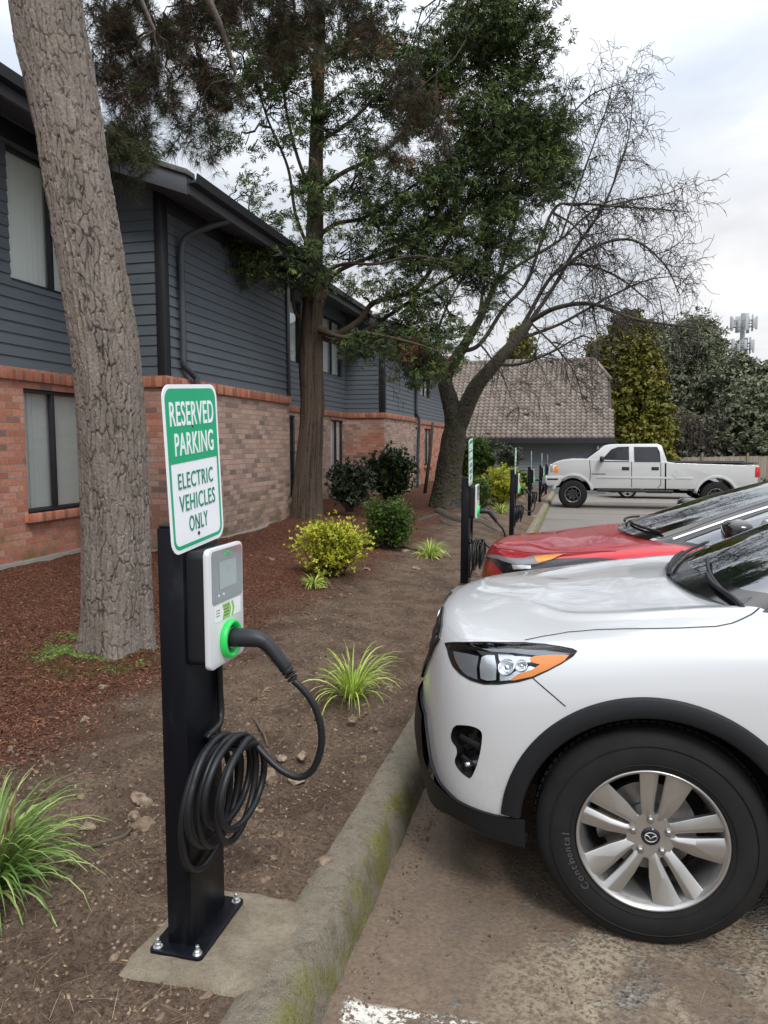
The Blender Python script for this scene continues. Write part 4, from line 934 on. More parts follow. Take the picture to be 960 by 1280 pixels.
    def strip(s, name, loop, o0, o1, mat, surf=None, closed=True, sides=(1,), parent=None, step=.06):
        """wall along a loop from offset o0 to o1"""
        S = surf or s.S; lp = np.array(dens(loop, step, closed)); P = S(lp[:, 0], lp[:, 1]); N = S.nrm(lp[:, 0], lp[:, 1]); n = len(lp); mb = MB()
        if len(sides) == 2 and np.abs(P[:, 1]).min() > .02: return [s.strip(name, loop, o0, o1, mat, surf, closed, (q,), parent, step) for q in sides][0]
        for sd in sides:
            m = np.array((1, sd, 1)); A = s.L((P+N*o0)*m); B = s.L((P+N*o1)*m)
            mb.add([tuple(p) for p in A]+[tuple(p) for p in B], [(i, (i+1) % n, (i+1) % n+n, i+n) for i in range(n if closed else n-1)])
        return mb.build(name, mat, parent or s.root, smooth=True)
    def line(s, name, path, wd, off, mat, surf=None, sides=(1,), parent=None, hgt=.0):
        """thin raised ribbon along a path on the surface"""
        S = surf or s.S; lp = np.array(dens(path, .05, False)); P = S(lp[:, 0], lp[:, 1]); N = S.nrm(lp[:, 0], lp[:, 1]); T = np.gradient(P, axis=0); T /= np.maximum(np.linalg.norm(T, axis=1, keepdims=True), 1e-9)
        B = np.cross(N, T); n = len(P); mb = MB()
        if len(sides) == 2 and np.abs(P[:, 1]).min() > .02: return [s.line(name, path, wd, off, mat, surf, (q,), parent, hgt) for q in sides][0]
        for sd in sides:
            m = np.array((1, sd, 1)); a = s.L((P+B*wd/2+N*off)*m); b = s.L((P+B*wd*.0+N*(off+hgt))*m); c = s.L((P-B*wd/2+N*off)*m)
            V = [tuple(p) for p in a]+[tuple(p) for p in b]+[tuple(p) for p in c]
            mb.add(V, [(i, i+1, i+1+n, i+n) for i in range(n-1)]+[(i+n, i+n+1, i+1+2*n, i+2*n) for i in range(n-1)])
        return mb.build(name, mat, parent or s.root, smooth=True)
    def box(s, name, a, b, mat, parent=None, bevel=.01):
        pa, pb = s.L(np.array([a, b], float)); lo, hi = np.minimum(pa, pb), np.maximum(pa, pb)
        return MB().box(tuple(lo), tuple(hi)).build(name, mat, parent or s.root, bevel=bevel)
    def arch_loop(s, uc, zc, r, sr, wmin=0.0):
        t = [(uc+r*math.cos(a), zc+r*math.sin(a)) for a in np.linspace(R(-14), R(194), 46)]
        return s.uz(t, sr)
def wheel(car, name, u, vside, zc, rt, wd, rr, spoke_fn, lettering=None, tyre_mat=None, emblem=None, tread=True):
    """wheel axis along v; outer face at |v| = vside. local frame: x->world -X mirrored so that picture left/right holds"""
    sd = 1 if vside > 0 else -1
    L0 = car.L(np.array([[u, vside, zc]]))[0]
    # local: +Z points outward (towards -Y world for the left side), X = world X for left side
    Mx = Matrix.Translation(L0) @ (Matrix.Rotation(R(90), 4, 'X') if sd == 1 else Matrix.Rotation(R(-90), 4, 'X'))
    root = empty(name, (0, 0, 0)); root.parent = car.root
    b = wd; rs = rr
    prof = [(rs+.001, -.012), (rs+.006, -.004), (rs+.014, .0), (rs+.03, .0045), (rs+.06, .006), (rt-.055, .001), (rt-.032, -.007), (rt-.016, -.017), (rt-.006, -.030), (rt-.002, -.045), (rt, -.07), (rt, -b+.07), (rt-.006, -b+.03), (rt-.03, -b+.01), (rs+.03, -b), (rs, -b+.02)]
    ty = MB().lathe(prof, Mx, 96).build('tyre', tyre_mat or M['tyre'], root, smooth=True)
    if tread:
        mb = MB(); nb = 84
        for k in range(nb):
            a = 2*PI*k/nb
            for (h0, h1, sk, dr) in ((-.028, -.058, 0, -.003), (-.064, -.100, .35, .0015), (-.106, -.142, .1, .0015), (-b+.100, -b+.064, .35, .0015), (-b+.058, -b+.028, 0, -.003)):
                da = 2*PI/nb*.36; s_ = sk*2*PI/nb
                vv = []
                for hh, ss in ((h0, 0), (h1, s_)):
                    for r_, d in ((rt-.008, -da), (rt-.008, da), (rt+.0045+dr, da), (rt+.0045+dr, -da)):
                        r2 = r_ if abs(hh-h0) > 1e-6 or h0 != -.028 else r_-.008
                        if h1 == -b+.028 and hh == h1: r2 = r_-.008
                        vv.append(Mx @ Vector((r2*math.cos(a+d+ss), r2*math.sin(a+d+ss), hh)))
                mb.add(vv, [(0, 1, 2, 3), (7, 6, 5, 4), (0, 4, 5, 1), (1, 5, 6, 2), (2, 6, 7, 3), (3, 7, 4, 0)])
        mb.build('tread_blocks', tyre_mat or M['tyre'], root)
    mb = MB()
    for r_ in (rs+.022, rt-.052): mb.lathe([(r_-.0015, .003), (r_, .0065), (r_+.0015, .003)], Mx, 96)
    mb.build('sidewall_rib', tyre_mat or M['tyre'], root, smooth=True)
    if lettering:
        for (txt, a0, hgt, rad, sp) in lettering:
            mb = MB(); a = a0
            for ch in txt:
                v, f = text_mesh(ch, hgt, 1.0, .0016, .01*hgt)
                if not v: a -= sp/rad; continue
                q = []
                wv = max(p[0] for p in v)-min(p[0] for p in v)
                for p in v:
                    ang = a - p[0]/rad; r_ = rad+p[1]; q.append(Mx @ Vector((r_*math.cos(ang), r_*math.sin(ang), .0062+p[2])))
                mb.add(q, f); a -= (wv+sp)/rad
            mb.build('tyre_lettering', M['tyre_text'], root)
    # rim: lip, barrel, spokes, nuts, cap
    MB().lathe([(rs+.004, -.004), (rs+.0045, .002), (rs+.001, .0045), (rs-.004, .002), (rs-.010, -.012), (rs-.014, -.020)], Mx, 96).build('rim_lip', M['alloy'], root, smooth=True)
    MB().lathe([(rs-.014, -.020), (rs-.020, -.030), (rs-.028, -.06), (rs-.034, -.15), (rs-.01, -.2)], Mx, 72).build('rim_barrel', M['alloy2'], root, smooth=True)
    sp = spoke_fn(rs, Mx); sp_o = sp.build('spokes', M['alloy'] if not car.__dict__.get('dark_rims') else M['gloss_black'], root, bevel=.0035, seg=3)
    MB().lathe([(0, -.032), (.074, -.032), (.078, -.045), (.078, -.10)], Mx, 48).build('hub', M['alloy'] if not car.__dict__.get('dark_rims') else M['gloss_black'], root, autosm=.5)
    for k in range(5):
        a = R(90+72*k)+.05; Tn = Mx @ Matrix.Translation((.056*math.cos(a), .056*math.sin(a), -.032))
        MB().lathe([(.0165, .0), (.0165, -.004)], Tn, 16).lathe([(.0125, -.002), (.0125, .004), (.0105, .010), (.007, .013), (.0, .0135)], Tn, 6).build('wheel_nut', M['steel'], root)
    MB().lathe([(.0, -.0255), (.018, -.026), (.026, -.027), (.0290, -.0295), (.0295, -.034)], Mx, 40).build('centre_cap', M['gloss_black'], root, smooth=True)
    if emblem: emblem(Mx).build('cap_emblem', M['chrome'], root)
    # brake disc and caliper
    MB().lathe([(.07, -.105), (.148, -.105), (.148, -.128), (.07, -.128)], Mx, 64).build('brake_disc', M['steel'], root, autosm=.5)
    mb = MB()
    pts = [(.105, R(150)), (.165, R(150)), (.165, R(205)), (.105, R(205))]
    poly = [(.100*math.cos(a), .100*math.sin(a)) for a in np.linspace(R(148), R(200), 8)]+[(.168*math.cos(a), .168*math.sin(a)) for a in np.linspace(R(200), R(148), 8)]
    mb.prism(poly, -.140, -.085, lambda p, q, t: tuple(Mx @ Vector((p, q, t)))); mb.build('brake_caliper', M['steel'], root, bevel=.006)
    MB().lathe([(0, -.17), (rs-.04, -.17), (rs-.04, -.172), (0, -.172)], Mx, 48).build('backing_plate', M['dark'], root)
    return root
def spokes_ten(rs, Mx):
    mb = MB()
    for k in range(10):
        a = R(99+36*k); wide = k % 2; w0, w1 = .019, (.045 if wide else .031); sk = (.10 if wide else -.10)
        def P(r, w, h, s_=0): 
            aa = a+s_; return Mx @ Vector((r*math.cos(aa)-w*math.sin(aa), r*math.sin(aa)+w*math.cos(aa), h))
        st = [(.055, w0*1.25, -.034, 0), (.080, w0, -.026, sk*.15), (.130, (w0+w1)/2*.95, -.016, sk*.5), (rs-.012, w1, -.009, sk), (rs-.004, w1*1.02, -.006, sk)]
        vs = []
        for r, w_, h, s_ in st:
            off = w_*.35*(1 if wide else -1)
            vs += [P(r, -w_, h-.007, s_), P(r, off, h+.0025, s_), P(r, w_, h-.007, s_), P(r, w_*.8, h-.034, s_), P(r, -w_*.8, h-.034, s_)]
        f = []
        for i in range(len(st)-1):
            for j in range(5): f.append((i*5+j, i*5+(j+1) % 5, (i+1)*5+(j+1) % 5, (i+1)*5+j))
        f += [(4, 3, 2, 1, 0), tuple(len(vs)-5+j for j in range(5))]; mb.add(vs, f)
    return mb
def wing_emblem(Mx):
    mb = MB(); el = [Mx @ Vector((.0185*math.cos(a), .0150*math.sin(a), -.0252)) for a in np.linspace(0, 2*PI, 33)]
    mb.tube(el, .0014, 6, False)
    wg = [(-.0175, .005), (-.0115, .0055), (-.005, .001), (0, -.0055), (.005, .001), (.0115, .0055), (.0175, .005)]
    mb.tube([Mx @ Vector((p, q, -.0248)) for p, q in wg], [.0008, .0016, .0018, .0016, .0018, .0016, .0008], 6)
    return mb
M['tyre_text'] = simple('raised tyre lettering', (.055, .055, .055), .6)
# ------------------------------------------------------------------ control tables: rows bottom -> hood centre, stations nose centre -> side -> tail centre
REAR = [(-.78, .92), (-1.35, .92), (-2.0, .92), (-2.7, .91), (-3.2, .87), (-3.50, .70), (-3.60, 0)]
ZD = [0, 0, 0, -.008, -.020, -.048, -.082, -.101, -.107]
def row(front, z, rear_v=.92, rz=None):
    front = [(u-d, v) for (u, v), d in zip(front, (.03, .045, .07, .065, .035, .01, 0, 0, 0))]
    pts = []
    zf = z if hasattr(z, '__len__') else [z]*9
    for (u, v), zz in zip(front, zf): pts.append((u, v, zz))
    rz = rz if rz is not None else zf[-1]
    for (u, v) in REAR: pts.append((u, v*rear_v/.92, rz))
    return pts
def well(car, uc, sd, r):
    mb = MB(); A_ = np.linspace(R(-2), R(182), 36); V = []
    for vv in (.905, .58): V += [tuple(p) for p in car.L(np.array([(uc+r*math.cos(a), vv*sd, .37+r*math.sin(a)) for a in A_]))]
    c0 = tuple(car.L(np.array((uc, .58*sd, .37)))); n = len(A_); V.append(c0)
    mb.add(V, [(i, i+1, i+1+n, i+n) for i in range(n-1)]+[(n+i, n+i+1, 2*n) for i in range(n-1)])
    mb.build('wheel_well', M['dark'], car.root)
ROWS = [
 row([(.86, 0), (.85, .30), (.81, .55), (.735, .73), (.60, .84), (.42, .885), (.20, .895), (-.05, .90), (-.35, .90)], .235, .88),
 row([(.915, 0), (.905, .30), (.865, .56), (.785, .755), (.64, .875), (.43, .92), (.20, .935), (-.05, .935), (-.35, .935)], .40, .93),
 row([(.925, 0), (.915, .30), (.87, .55), (.78, .745), (.635, .87), (.43, .92), (.20, .94), (-.05, .94), (-.35, .935)], .60, .93),
 row([(.905, 0), (.89, .30), (.845, .54), (.755, .73), (.61, .855), (.42, .91), (.20, .935), (-.05, .94), (-.35, .935)], .78, .93),
 row([(.865, 0), (.85, .30), (.80, .53), (.70, .71), (.56, .825), (.38, .885), (.18, .915), (-.06, .925), (-.35, .925)], [.93, .93, .925, .915, .905, .905, .91, .915, .92], .91, .92),
 row([(.79, 0), (.775, .29), (.725, .50), (.625, .665), (.49, .775), (.33, .835), (.15, .868), (-.07, .885), (-.36, .89)], [1.0, 1.0, .995, .985, .98, .99, 1.01, 1.03, 1.05], .88, 1.06),
 row([(.68, 0), (.665, .26), (.62, .45), (.53, .595), (.415, .695), (.28, .755), (.11, .785), (-.10, .80), (-.37, .81)], [1.045, 1.045, 1.04, 1.035, 1.035, 1.045, 1.065, 1.09, 1.115], .84, 1.10),
 row([(.50, 0), (.49, .21), (.45, .37), (.38, .48), (.29, .555), (.18, .60), (.03, .62), (-.15, .63), (-.40, .64)], [1.085, 1.085, 1.08, 1.075, 1.08, 1.09, 1.105, 1.125, 1.145], .60, 1.13),
 row([(.36, 0), (.34, 0), (.31, 0), (.25, 0), (.18, 0), (.08, 0), (-.03, 0), (-.20, 0), (-.42, 0)], [1.105, 1.107, 1.11, 1.115, 1.12, 1.13, 1.14, 1.15, 1.16], .0, 1.14),
]
def top_rows(base, roof, bulge=.03, n=6):
    base, roof = np.array(base, float), np.array(roof, float); out = []
    for k in range(n):
        t = k/(n-1); P = base*(1-t)+roof*t; m = math.sin(t*PI)*bulge
        Q = P.copy(); c = P[:, :2]-np.array((-1.9, 0)); c = c/np.maximum(np.linalg.norm(c, axis=1, keepdims=True), 1e-6); Q[:, :2] += c*m; Q[:, 2] += m*.5; out.append([tuple(q) for q in Q])
    R_ = [tuple(q*np.array((1, .55, 1))+np.array((-.12 if q[0] > -2 else .12, 0, .035 if i not in (0, len(roof)-1) else .035))) for i, q in enumerate(roof)]
    C_ = [tuple((q[0]+(-.25 if q[0] > -2 else .2), 0, q[2]+.045)) for q in roof]
    return out+[R_, C_]
ROWS = [[(u, v, z+(d if u > -3 else d*.5)) for u, v, z in r_] for r_, d in zip(ROWS, ZD)]
ROWS = [[(u, v, z+max(0, min(1, (.5-u)/.9))*(0, 0, 0, 0, .005, .015, .025, .030, .030)[k]) for u, v, z in r_] for k, r_ in enumerate(ROWS)]
SUV_BASE = [(-.12, 0, 1.135), (-.15, .28, 1.13), (-.23, .52, 1.125), (-.36, .70, 1.11), (-.60, .82, 1.08), (-1.1, .865, 1.06), (-1.7, .875, 1.06), (-2.3, .87, 1.08), (-2.9, .84, 1.10), (-3.3, .72, 1.12), (-3.5, .40, 1.13), (-3.54, 0, 1.13)]
SUV_ROOF = [(-1.02, 0, 1.61), (-1.035, .25, 1.605), (-1.07, .42, 1.60), (-1.13, .54, 1.59), (-1.28, .61, 1.59), (-1.55, .645, 1.61), (-1.9, .65, 1.62), (-2.3, .65, 1.62), (-2.75, .62, 1.60), (-3.05, .52, 1.58), (-3.15, .3, 1.58), (-3.17, 0, 1.58)]

# ------------------------------------------------------------------ white SUV in the foreground
SUV_BASE = [(u, v, z-.065) for u, v, z in SUV_BASE]
SUV_ROOF = [(u-(.30 if u > -1.2 else .14 if u > -2 else 0), v, z-.055) for u, v, z in SUV_ROOF]
def build_suv():
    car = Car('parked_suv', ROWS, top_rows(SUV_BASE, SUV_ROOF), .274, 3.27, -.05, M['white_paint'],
              'white compact SUV beside the nearest charging post, its silver ten-spoke front wheel in view', 'car', 'cars parked along the kerb'); S = car.S
    S.crease = [(6.85, .13, .010, 0, 0, 1.2, 2.6), (7.35, .30, -.006, 0, 0, 1.2, 2.6)]
    hood_px = [(547, 797), (556, 801.5), (575, 801), (600, 800), (630, 799.5), (656, 800), (680, 795), (710, 790), (745, 787), (780, 786), (850, 785), (895, 783), (915, 779), (935, 770), (949, 760)]
    hl = car.px(hood_px, wr=(4.2, 7.4), sr=(1.5, 9))
    rear = car.uv([(-.32, .60), (-.28, .50), (-.22, .34), (-.18, .18), (-.16, .02)], (4, 9))
    print('hoodline', [tuple(round(q, 2) for q in p) for p in hl]); print('rear', rear)
    # front lip of the hood: from the photo point to the centreline
    s0, w0 = hl[0]; lip = [(s0*t, w0+(4.75-w0)*(1-t)) for t in (0, .2, .4, .6, .8)]
    hood_edge = lip+hl
    hood = hood_edge+rear+[(rear[-1][0], 8), (0, 8)]
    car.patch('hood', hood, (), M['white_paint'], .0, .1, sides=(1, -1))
    car.strip('hood_lip', hood_edge, 0.0, -.022, M['white_paint'], closed=False, sides=(1, -1)); car.strip('hood_lip', rear, 0, -.02, M['white_paint'], closed=False, sides=(1, -1))
    # headlight, fog recess, grille, lower intake, arches
    lamp_px = [(556, 804), (580, 803), (610, 802.5), (640, 803), (656, 803), (680, 805), (700, 808), (715, 811), (721, 814), (716, 820), (702, 829), (685, 838), (666, 847), (648, 852), (625, 855), (605, 855), (588, 850), (575, 842), (566, 832), (561, 820), (559, 811)]
    lp = car.px(lamp_px, wr=(2.5, 6), sr=(1.0, 7))
    fog_px = [tuple(q[:2]) for q in catmull([(570, 906.5, 0), (580, 906.5, 0), (590, 908, 0), (599, 912, 0), (602.5, 919, 0), (601, 936, 0), (597, 953, 0), (593, 964, 0), (588, 972.5, 0), (582, 970, 0), (576, 965, 0), (570, 957, 0), (568.5, 950, 0), (571, 942, 0), (570, 934, 0), (565, 927, 0), (563.5, 919, 0), (566, 910, 0)], 3)]
    fg = car.px(fog_px, wr=(0.5, 4.5), sr=(1.0, 6))
    lowl = [(533, 892), (536, 920), (540, 948), (545, 965), (551, 977), (561, 989), (572, 999), (588, 1007.5), (604, 1013.5), (620, 1018), (637, 1021.5)]
    lw = car.px(lowl, wr=(.2, 4), sr=(1.0, 7.5)); print('low', lw)
    grl = car.vz([(.0, .925), (.25, .92), (.44, .895), (.50, .86), (.46, .78), (.36, .68), (.25, .62), (0, .60)])
    gr_outer = [(0, grl[0][1])]+grl[1:-1]+[(0, grl[-1][1])]
    arch = car.arch_loop(0, .3625, .452, (2.5, 9)); rarch = car.arch_loop(-2.70, .3625, .45, (10, 14))
    print('arch', arch[0], arch[20], arch[-1], 'rarch', rarch[0], rarch[-1])
    # lower boundary of the painted body: black lower moulding below it
    sill = [(s, 1.15) for s in (8.7, 9.2, 10, 10.8)]; 
    front_low = [(0, grl[-1][1]-.35), (lw[0][0]*.55, lw[0][1]-.02)] + lw
    af = [p for p in arch[4:]]                       # arch goes from front-low (angle -14: u+) over the top to rear
    low_path = front_low + af + sill + [p for p in rarch] + [(14, 1.0), (15, 1.0)]
    body = low_path + [(15, 6.2), (13.5, 6.0), (12, 6.0), (10, 6.0), (8.9, 6.1)] + [rear[0]] + list(reversed(hl)) + list(reversed(lip))
    body[0] = (0, front_low[0][1])
    grp = [(0, grl[0][1])]
    # grille touches the centreline, so it is cut as a notch of the outline instead of a hole
    body_outer = [(0, grl[-1][1])] ; body_outer = [p for p in front_low if True]
    outline = front_low + af + sill + list(rarch) + [(14, 1.0), (15, 1.0), (15, 6.2), (13.5, 6.0), (12, 6.0), (10, 6.0), (8.9, 6.1), rear[0]] + list(reversed(hl)) + list(reversed(lip))[:-1] + [(0, 4.75)] + [(0, grl[0][1])] + grl[1:-1] + [(0, grl[-1][1])]
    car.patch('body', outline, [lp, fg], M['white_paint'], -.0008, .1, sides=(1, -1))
    # black lower bumper and sills
    lowpoly = [(0, .02), (2, .02), (4, .02), (5.0, .02), (5.55, .02)]
    e = arch[0]; endp = car.px([(656, 1056.5), (657, 1023)], wr=(0, 4), sr=(3, 8)); bq = car.px([(548, 1000), (566, 1016), (585, 1029), (604, 1040), (630, 1050)], wr=(0, 3), sr=(2.2, 7)); print('bot', bq, endp); bot = [(0, 0.0), (1.5, 0.0)]+bq+[endp[0]]
    car.patch('lower_bumper', bot+[endp[1]]+list(reversed(lw))+list(reversed(front_low[:2])), (), M['black_plastic'], .010, .1, sides=(1, -1), offfn=lambda V: .007+.030*np.clip((3.8-V[:, 0])/1.6, 0, 1)*np.clip((2.3-V[:, 1])/1.0, 0, 1))
    car.strip('lower_bumper_edge', list(reversed(front_low[:2]+lw))[:], -.01, .010, M['black_plastic'], closed=False, sides=(1, -1)); car.strip('lower_bumper_edge', bot, -.06, .010, M['black_plastic'], closed=False, sides=(1, -1))
    car.patch('side_skirt', [(8.75, .05), (10.5, .05), (10.7, 1.2), (10, 1.2), (9.2, 1.2), (8.7, 1.2)], (), M['black_plastic'], .012, .12, sides=(1, -1))
    car.patch('rear_valance', [(13.2, .05), (15, .05), (15, 1.05), (13.3, 1.05)], (), M['black_plastic'], .012, .12, sides=(1, -1))
    # inner liner closes every gap
    car.patch('inner_liner', [(0, .05), (5.2, .05), arch[0]]+arch[1:]+[(8, .1), (15, .1), (15, 6), (8, 6.9), (0, 6)], (), M['dark'], -.075, .25, sides=(1, -1))
    car.strip('hood_gap', hl, -.0012, -.03, M['seam'], closed=False)
    car.line('hood_shut_line', hl[5:], .0055, .0008, M['seam'], sides=(1, -1), hgt=.0002)
    # wheel-arch cladding
    for (uc, srg) in ((0, (2.0, 9)), (-2.70, (10, 14.4))):
        mb = MB(); prof = [(.474, .001), (.4735, .010), (.468, .0135), (.44, .015), (.418, .013), (.410, .006), (.408, -.02), (.412, -.10)]
        A_ = np.linspace(R(4), R(176), 64)
        for sd in (1, -1):
            V = []
            for a in A_:
                rr_ = [r*(1+ (.012*max(0, -math.sin(a*1.0)) )) for r, _ in prof]
                q = car.uz([(uc+rr_[0]*math.cos(a), .3625+.005+rr_[0]*math.sin(a)), (uc+rr_[5]*math.cos(a), .3625+rr_[5]*math.sin(a))], srg)
                P0, P1 = S(*q[0]), S(*q[1]); N0 = np.array((0, 1, 0)) if True else S.nrm(*q[0])
                for r, of in prof:
                    t = (prof[0][0]-r)/(prof[0][0]-prof[5][0]); t = min(t, 1); P = P0*(1-t)+P1*t
                    P = np.array((uc+r*math.cos(a), P[1], .3625+.0+r*math.sin(a)))+N0*of*1.0; V.append(P*np.array((1, sd, 1)))
            V = car.L(np.array(V)); n = len(prof); m = len(A_); MB().add([tuple(p) for p in V], [(i*n+k, i*n+k+1, (i+1)*n+k+1, (i+1)*n+k) for i in range(m-1) for k in range(n-1)]).build('arch_cladding', M['black_plastic'], car.root, smooth=True)
        for sd in (1, -1):
            well(car, uc, sd, .425)
    # headlight
    for sd, nm in ((1, 'near'), (-1, 'far')):
        hb = car.patch('headlight', lp, (), M['gloss_black'], -.052, .08, sides=(sd,), dd=.05)
        car.strip('headlight_surround', lp, .0005, -.053, M['gloss_black'], sides=(sd,), parent=hb)
        sub = lambda pts: car.px(pts, wr=(2.5, 6), sr=(1.0, 7))
        car.patch('inner_shroud', sub([(563, 812), (582, 815), (596, 818), (593, 835), (594, 849), (580, 843), (571, 834), (565, 822)]), (), M['lamp_grey'], -.012, .06, sides=(sd,), parent=hb, dd=.03)
        car.patch('high_beam', sub([(599, 818), (606, 815), (616, 815), (618, 832), (617, 849), (606, 850), (597, 847), (596, 832)]), (), M['reflector'], -.016, .06, sides=(sd,), parent=hb, dd=.03)
        car.patch('bezel', sub([(600, 807), (640, 806), (680, 808), (713, 813), (700, 816), (664, 815), (640, 812), (612, 811)]), (), M['lamp_grey'], -.014, .06, sides=(sd,), parent=hb, dd=.03)
        car.patch('chrome_trim', sub([(620, 812), (632, 811), (642, 815), (656, 814), (668, 818), (660, 824), (650, 823), (641, 826), (632, 822), (621, 822)]), (), M['reflector'], -.020, .06, sides=(sd,), parent=hb, dd=.03)
        car.patch('chrome_trim', sub([(621, 838), (632, 843), (642, 836), (652, 833), (660, 829), (668, 832), (650, 842), (634, 849), (621, 850)]), (), M['reflector'], -.022, .06, sides=(sd,), parent=hb, dd=.03)
        car.patch('turn_signal', sub([(660, 821), (668, 817), (690, 816), (711, 816), (704, 825), (686, 835), (664, 845), (642, 850), (636, 850), (646, 842), (664, 836), (674, 829), (664, 826)]), (), M['amber'], -.010, .06, sides=(sd,), parent=hb, dd=.03)
        for (bx_, by_, br_) in ((630, 831, .030), (649, 829, .022)):
            pj = car.L((S(*sub([(bx_, by_)])[0])-S.nrm(*sub([(bx_, by_)])[0])*.018)*np.array((1, sd, 1))); nn = S.nrm(*sub([(bx_, by_)])[0])*np.array((1, sd, 1)); nw = Vector((-nn[0], -nn[1], nn[2])); Q = Matrix.Translation(Vector(pj)) @ nw.to_track_quat('Z', 'Y').to_matrix().to_4x4()
            MB().lathe([(br_, .0), (br_*.97, .003), (br_*.92, .0), (br_*.8, -.012), (br_*.4, -.022), (0, -.024)], Q, 32).build('reflector_bowl', M['reflector'], hb, smooth=True)
            MB().lathe([(br_*.45, -.02), (br_*.42, -.006), (br_*.25, .001), (0, .003)], Q, 24).build('bulb_lens', M['chrome'], hb, smooth=True)
        car.patch('lens_cover', lp, (), M['lens'], .0, .08, sides=(sd,), parent=hb, dd=.05)
        car.line('lens_seal', lp+[lp[0]], .0045, .0006, M['seam'], sides=(sd,), parent=hb)
    # fog recess
    for sd in (1, -1):
        fb = car.patch('bumper_vent', fg, (), M['gloss_black'], -.06, .08, sides=(sd,), dd=.05); car.strip('vent_wall', fg, .0, -.062, M['gloss_black'], sides=(sd,), parent=fb)
        q = car.px([(571, 921), (596, 935), (572, 947), (590, 960)], wr=(.5, 4.5), sr=(1, 6)); 
        car.line('vent_blade', [q[0], q[1]], .022, -.018, M['black_plastic'], sides=(sd,), parent=fb, hgt=.008); car.line('vent_blade', [q[2], q[3]], .018, -.022, M['black_plastic'], sides=(sd,), parent=fb, hgt=.008)
        pj = S(*car.px([(575, 954)], wr=(.5, 4.5), sr=(1, 6))[0])*np.array((1, sd, 1)); Lp = car.L(pj)
        MB().lathe([(0, .012), (.007, .012), (.0085, .0), (.0085, -.05)], Matrix.Translation(Vector(Lp)+Vector((.03, 0, 0))) @ Matrix.Rotation(R(-90), 4, 'Y') @ Matrix.Rotation(R(35*sd), 4, 'X'), 16).build('parking_sensor', M['alu'], fb, smooth=True)
    # seams: bumper/fender, fender/door, doors
    sm = car.px([(666, 847.5), (678, 858), (692, 870), (707, 883)], wr=(2, 6), sr=(1, 8)); car.line('panel_seam', sm, .0035, .0006, M['seam'], sides=(1, -1))
    for us in ([(-.60, 1.02), (-.60, .7), (-.56, .45)], [(-1.62, 1.04), (-1.62, .7), (-1.62, .42)], [(-2.42, 1.04), (-2.40, .8), (-2.28, .62)]):
        car.line('door_seam', car.uz(us, (7, 13)), .005, .0006, M['seam'], sides=(1, -1))
    for u in (-1.45, -2.30):
        for sd in (1, -1): car.box('door_handle', (u-.10, sd*.935, .90), (u+.10, sd*.965, .935), M['white_paint'], bevel=.01)
    # grille: recessed dark mesh with bars and a bright surround, badge disc
    gz = [(0, grl[0][1])]+grl[1:-1]+[(0, grl[-1][1])]
    gr = car.patch('grille', gz, (), M['gloss_black'], -.03, .1, sides=(1, -1)); car.strip('grille_frame', gz, .012, -.04, M['gloss_black'], closed=False, sides=(1, -1), parent=gr)
    car.line('grille_trim', gz[1:], .016, .010, M['gloss_black'], sides=(1, -1), parent=gr, hgt=.006)
    for k in range(5):
        zz = .66+.05*k; b = car.vz([(v, zz) for v in np.linspace(.0, .30+.12*min(1, k/3), 7)]); car.line('grille_bar', b, .02, -.018, M['black_plastic'], sides=(1, -1), parent=gr, hgt=.012)
    Lb = car.L(np.array((S(0, grl[3][1])[0]+.0, 0, .80))); el = [Vector(Lb)+Vector((0, .075*math.cos(a), .060*math.sin(a))) for a in np.linspace(0, 2*PI, 33)]
    mb = MB().tube(el, .006, 8, False); mb.tube([Vector(Lb)+Vector((0, p, q)) for p, q in ((-.072, .02), (-.045, .022), (-.02, .004), (0, -.022), (.02, .004), (.045, .022), (.072, .02))], [.004, .007, .008, .007, .008, .007, .004], 8); mb.build('badge', M['chrome'], gr, smooth=True)
    # front grille side support seen beside the hood lip
    car.patch('intake', [(0, .35), (1.2, .35), (1.9, .6), (2.1, 1.2), (1.2, 1.5), (0, 1.5)], (), M['dark'], .012, .1, sides=(1, -1))
    # cowl, wipers
    cw = car.uv([(-.33, .62), (-.29, .51), (-.24, .35), (-.20, .18), (-.18, .0)], (4, 9))
    car.patch('cowl', list(rear)+[(rear[-1][0], 8), (8.6, 8), (8.9, 6.0)], (), M['black_plastic'], -.022, .1, sides=(1, -1))
    T = car.T
    t0 = lambda pts: pts
    # greenhouse
    car.patch('windscreen', [(0, .0), (1, 0), (2, .0), (2.75, .0), (2.80, 1), (2.72, 3), (2.55, 4.9), (2, 5.0), (1, 5.0), (0, 5.0)], (), M['windshield'], 0, .15, surf=T, sides=(1, -1))
    car.patch('screen_border', [(0, 0), (1, 0), (2, 0), (2.75, 0), (2.8, 1), (2.72, 3), (2.55, 4.9), (2.42, 4.9), (2.6, 3), (2.68, 1), (2.5, .55), (2, .42), (1, .38), (0, .38)], (), M['gloss_black'], .0015, .12, surf=T, sides=(1, -1))
    pl = [(2.75, 0), (2.8, 1), (2.72, 3), (2.55, 4.9), (0, 5.0), (0, 7), (11, 7), (11, 4.8), (10, 4.8), (9.6, 4.6), (8.9, .4), (8.9, 0)]
    win1 = [(3.55, .35), (4.2, .3), (5.55, .3), (5.5, 4.3), (4.5, 4.35), (4.0, 3.9)]; win2 = [(5.68, .3), (7.2, .3), (7.15, 4.3), (5.64, 4.3)]; win3 = [(7.35, .35), (8.3, .7), (7.9, 3.9), (7.3, 4.2)]
    car.patch('roof_and_pillars', pl, [win1, win2, win3], M['white_paint'], 0, .15, surf=T, sides=(1, -1))
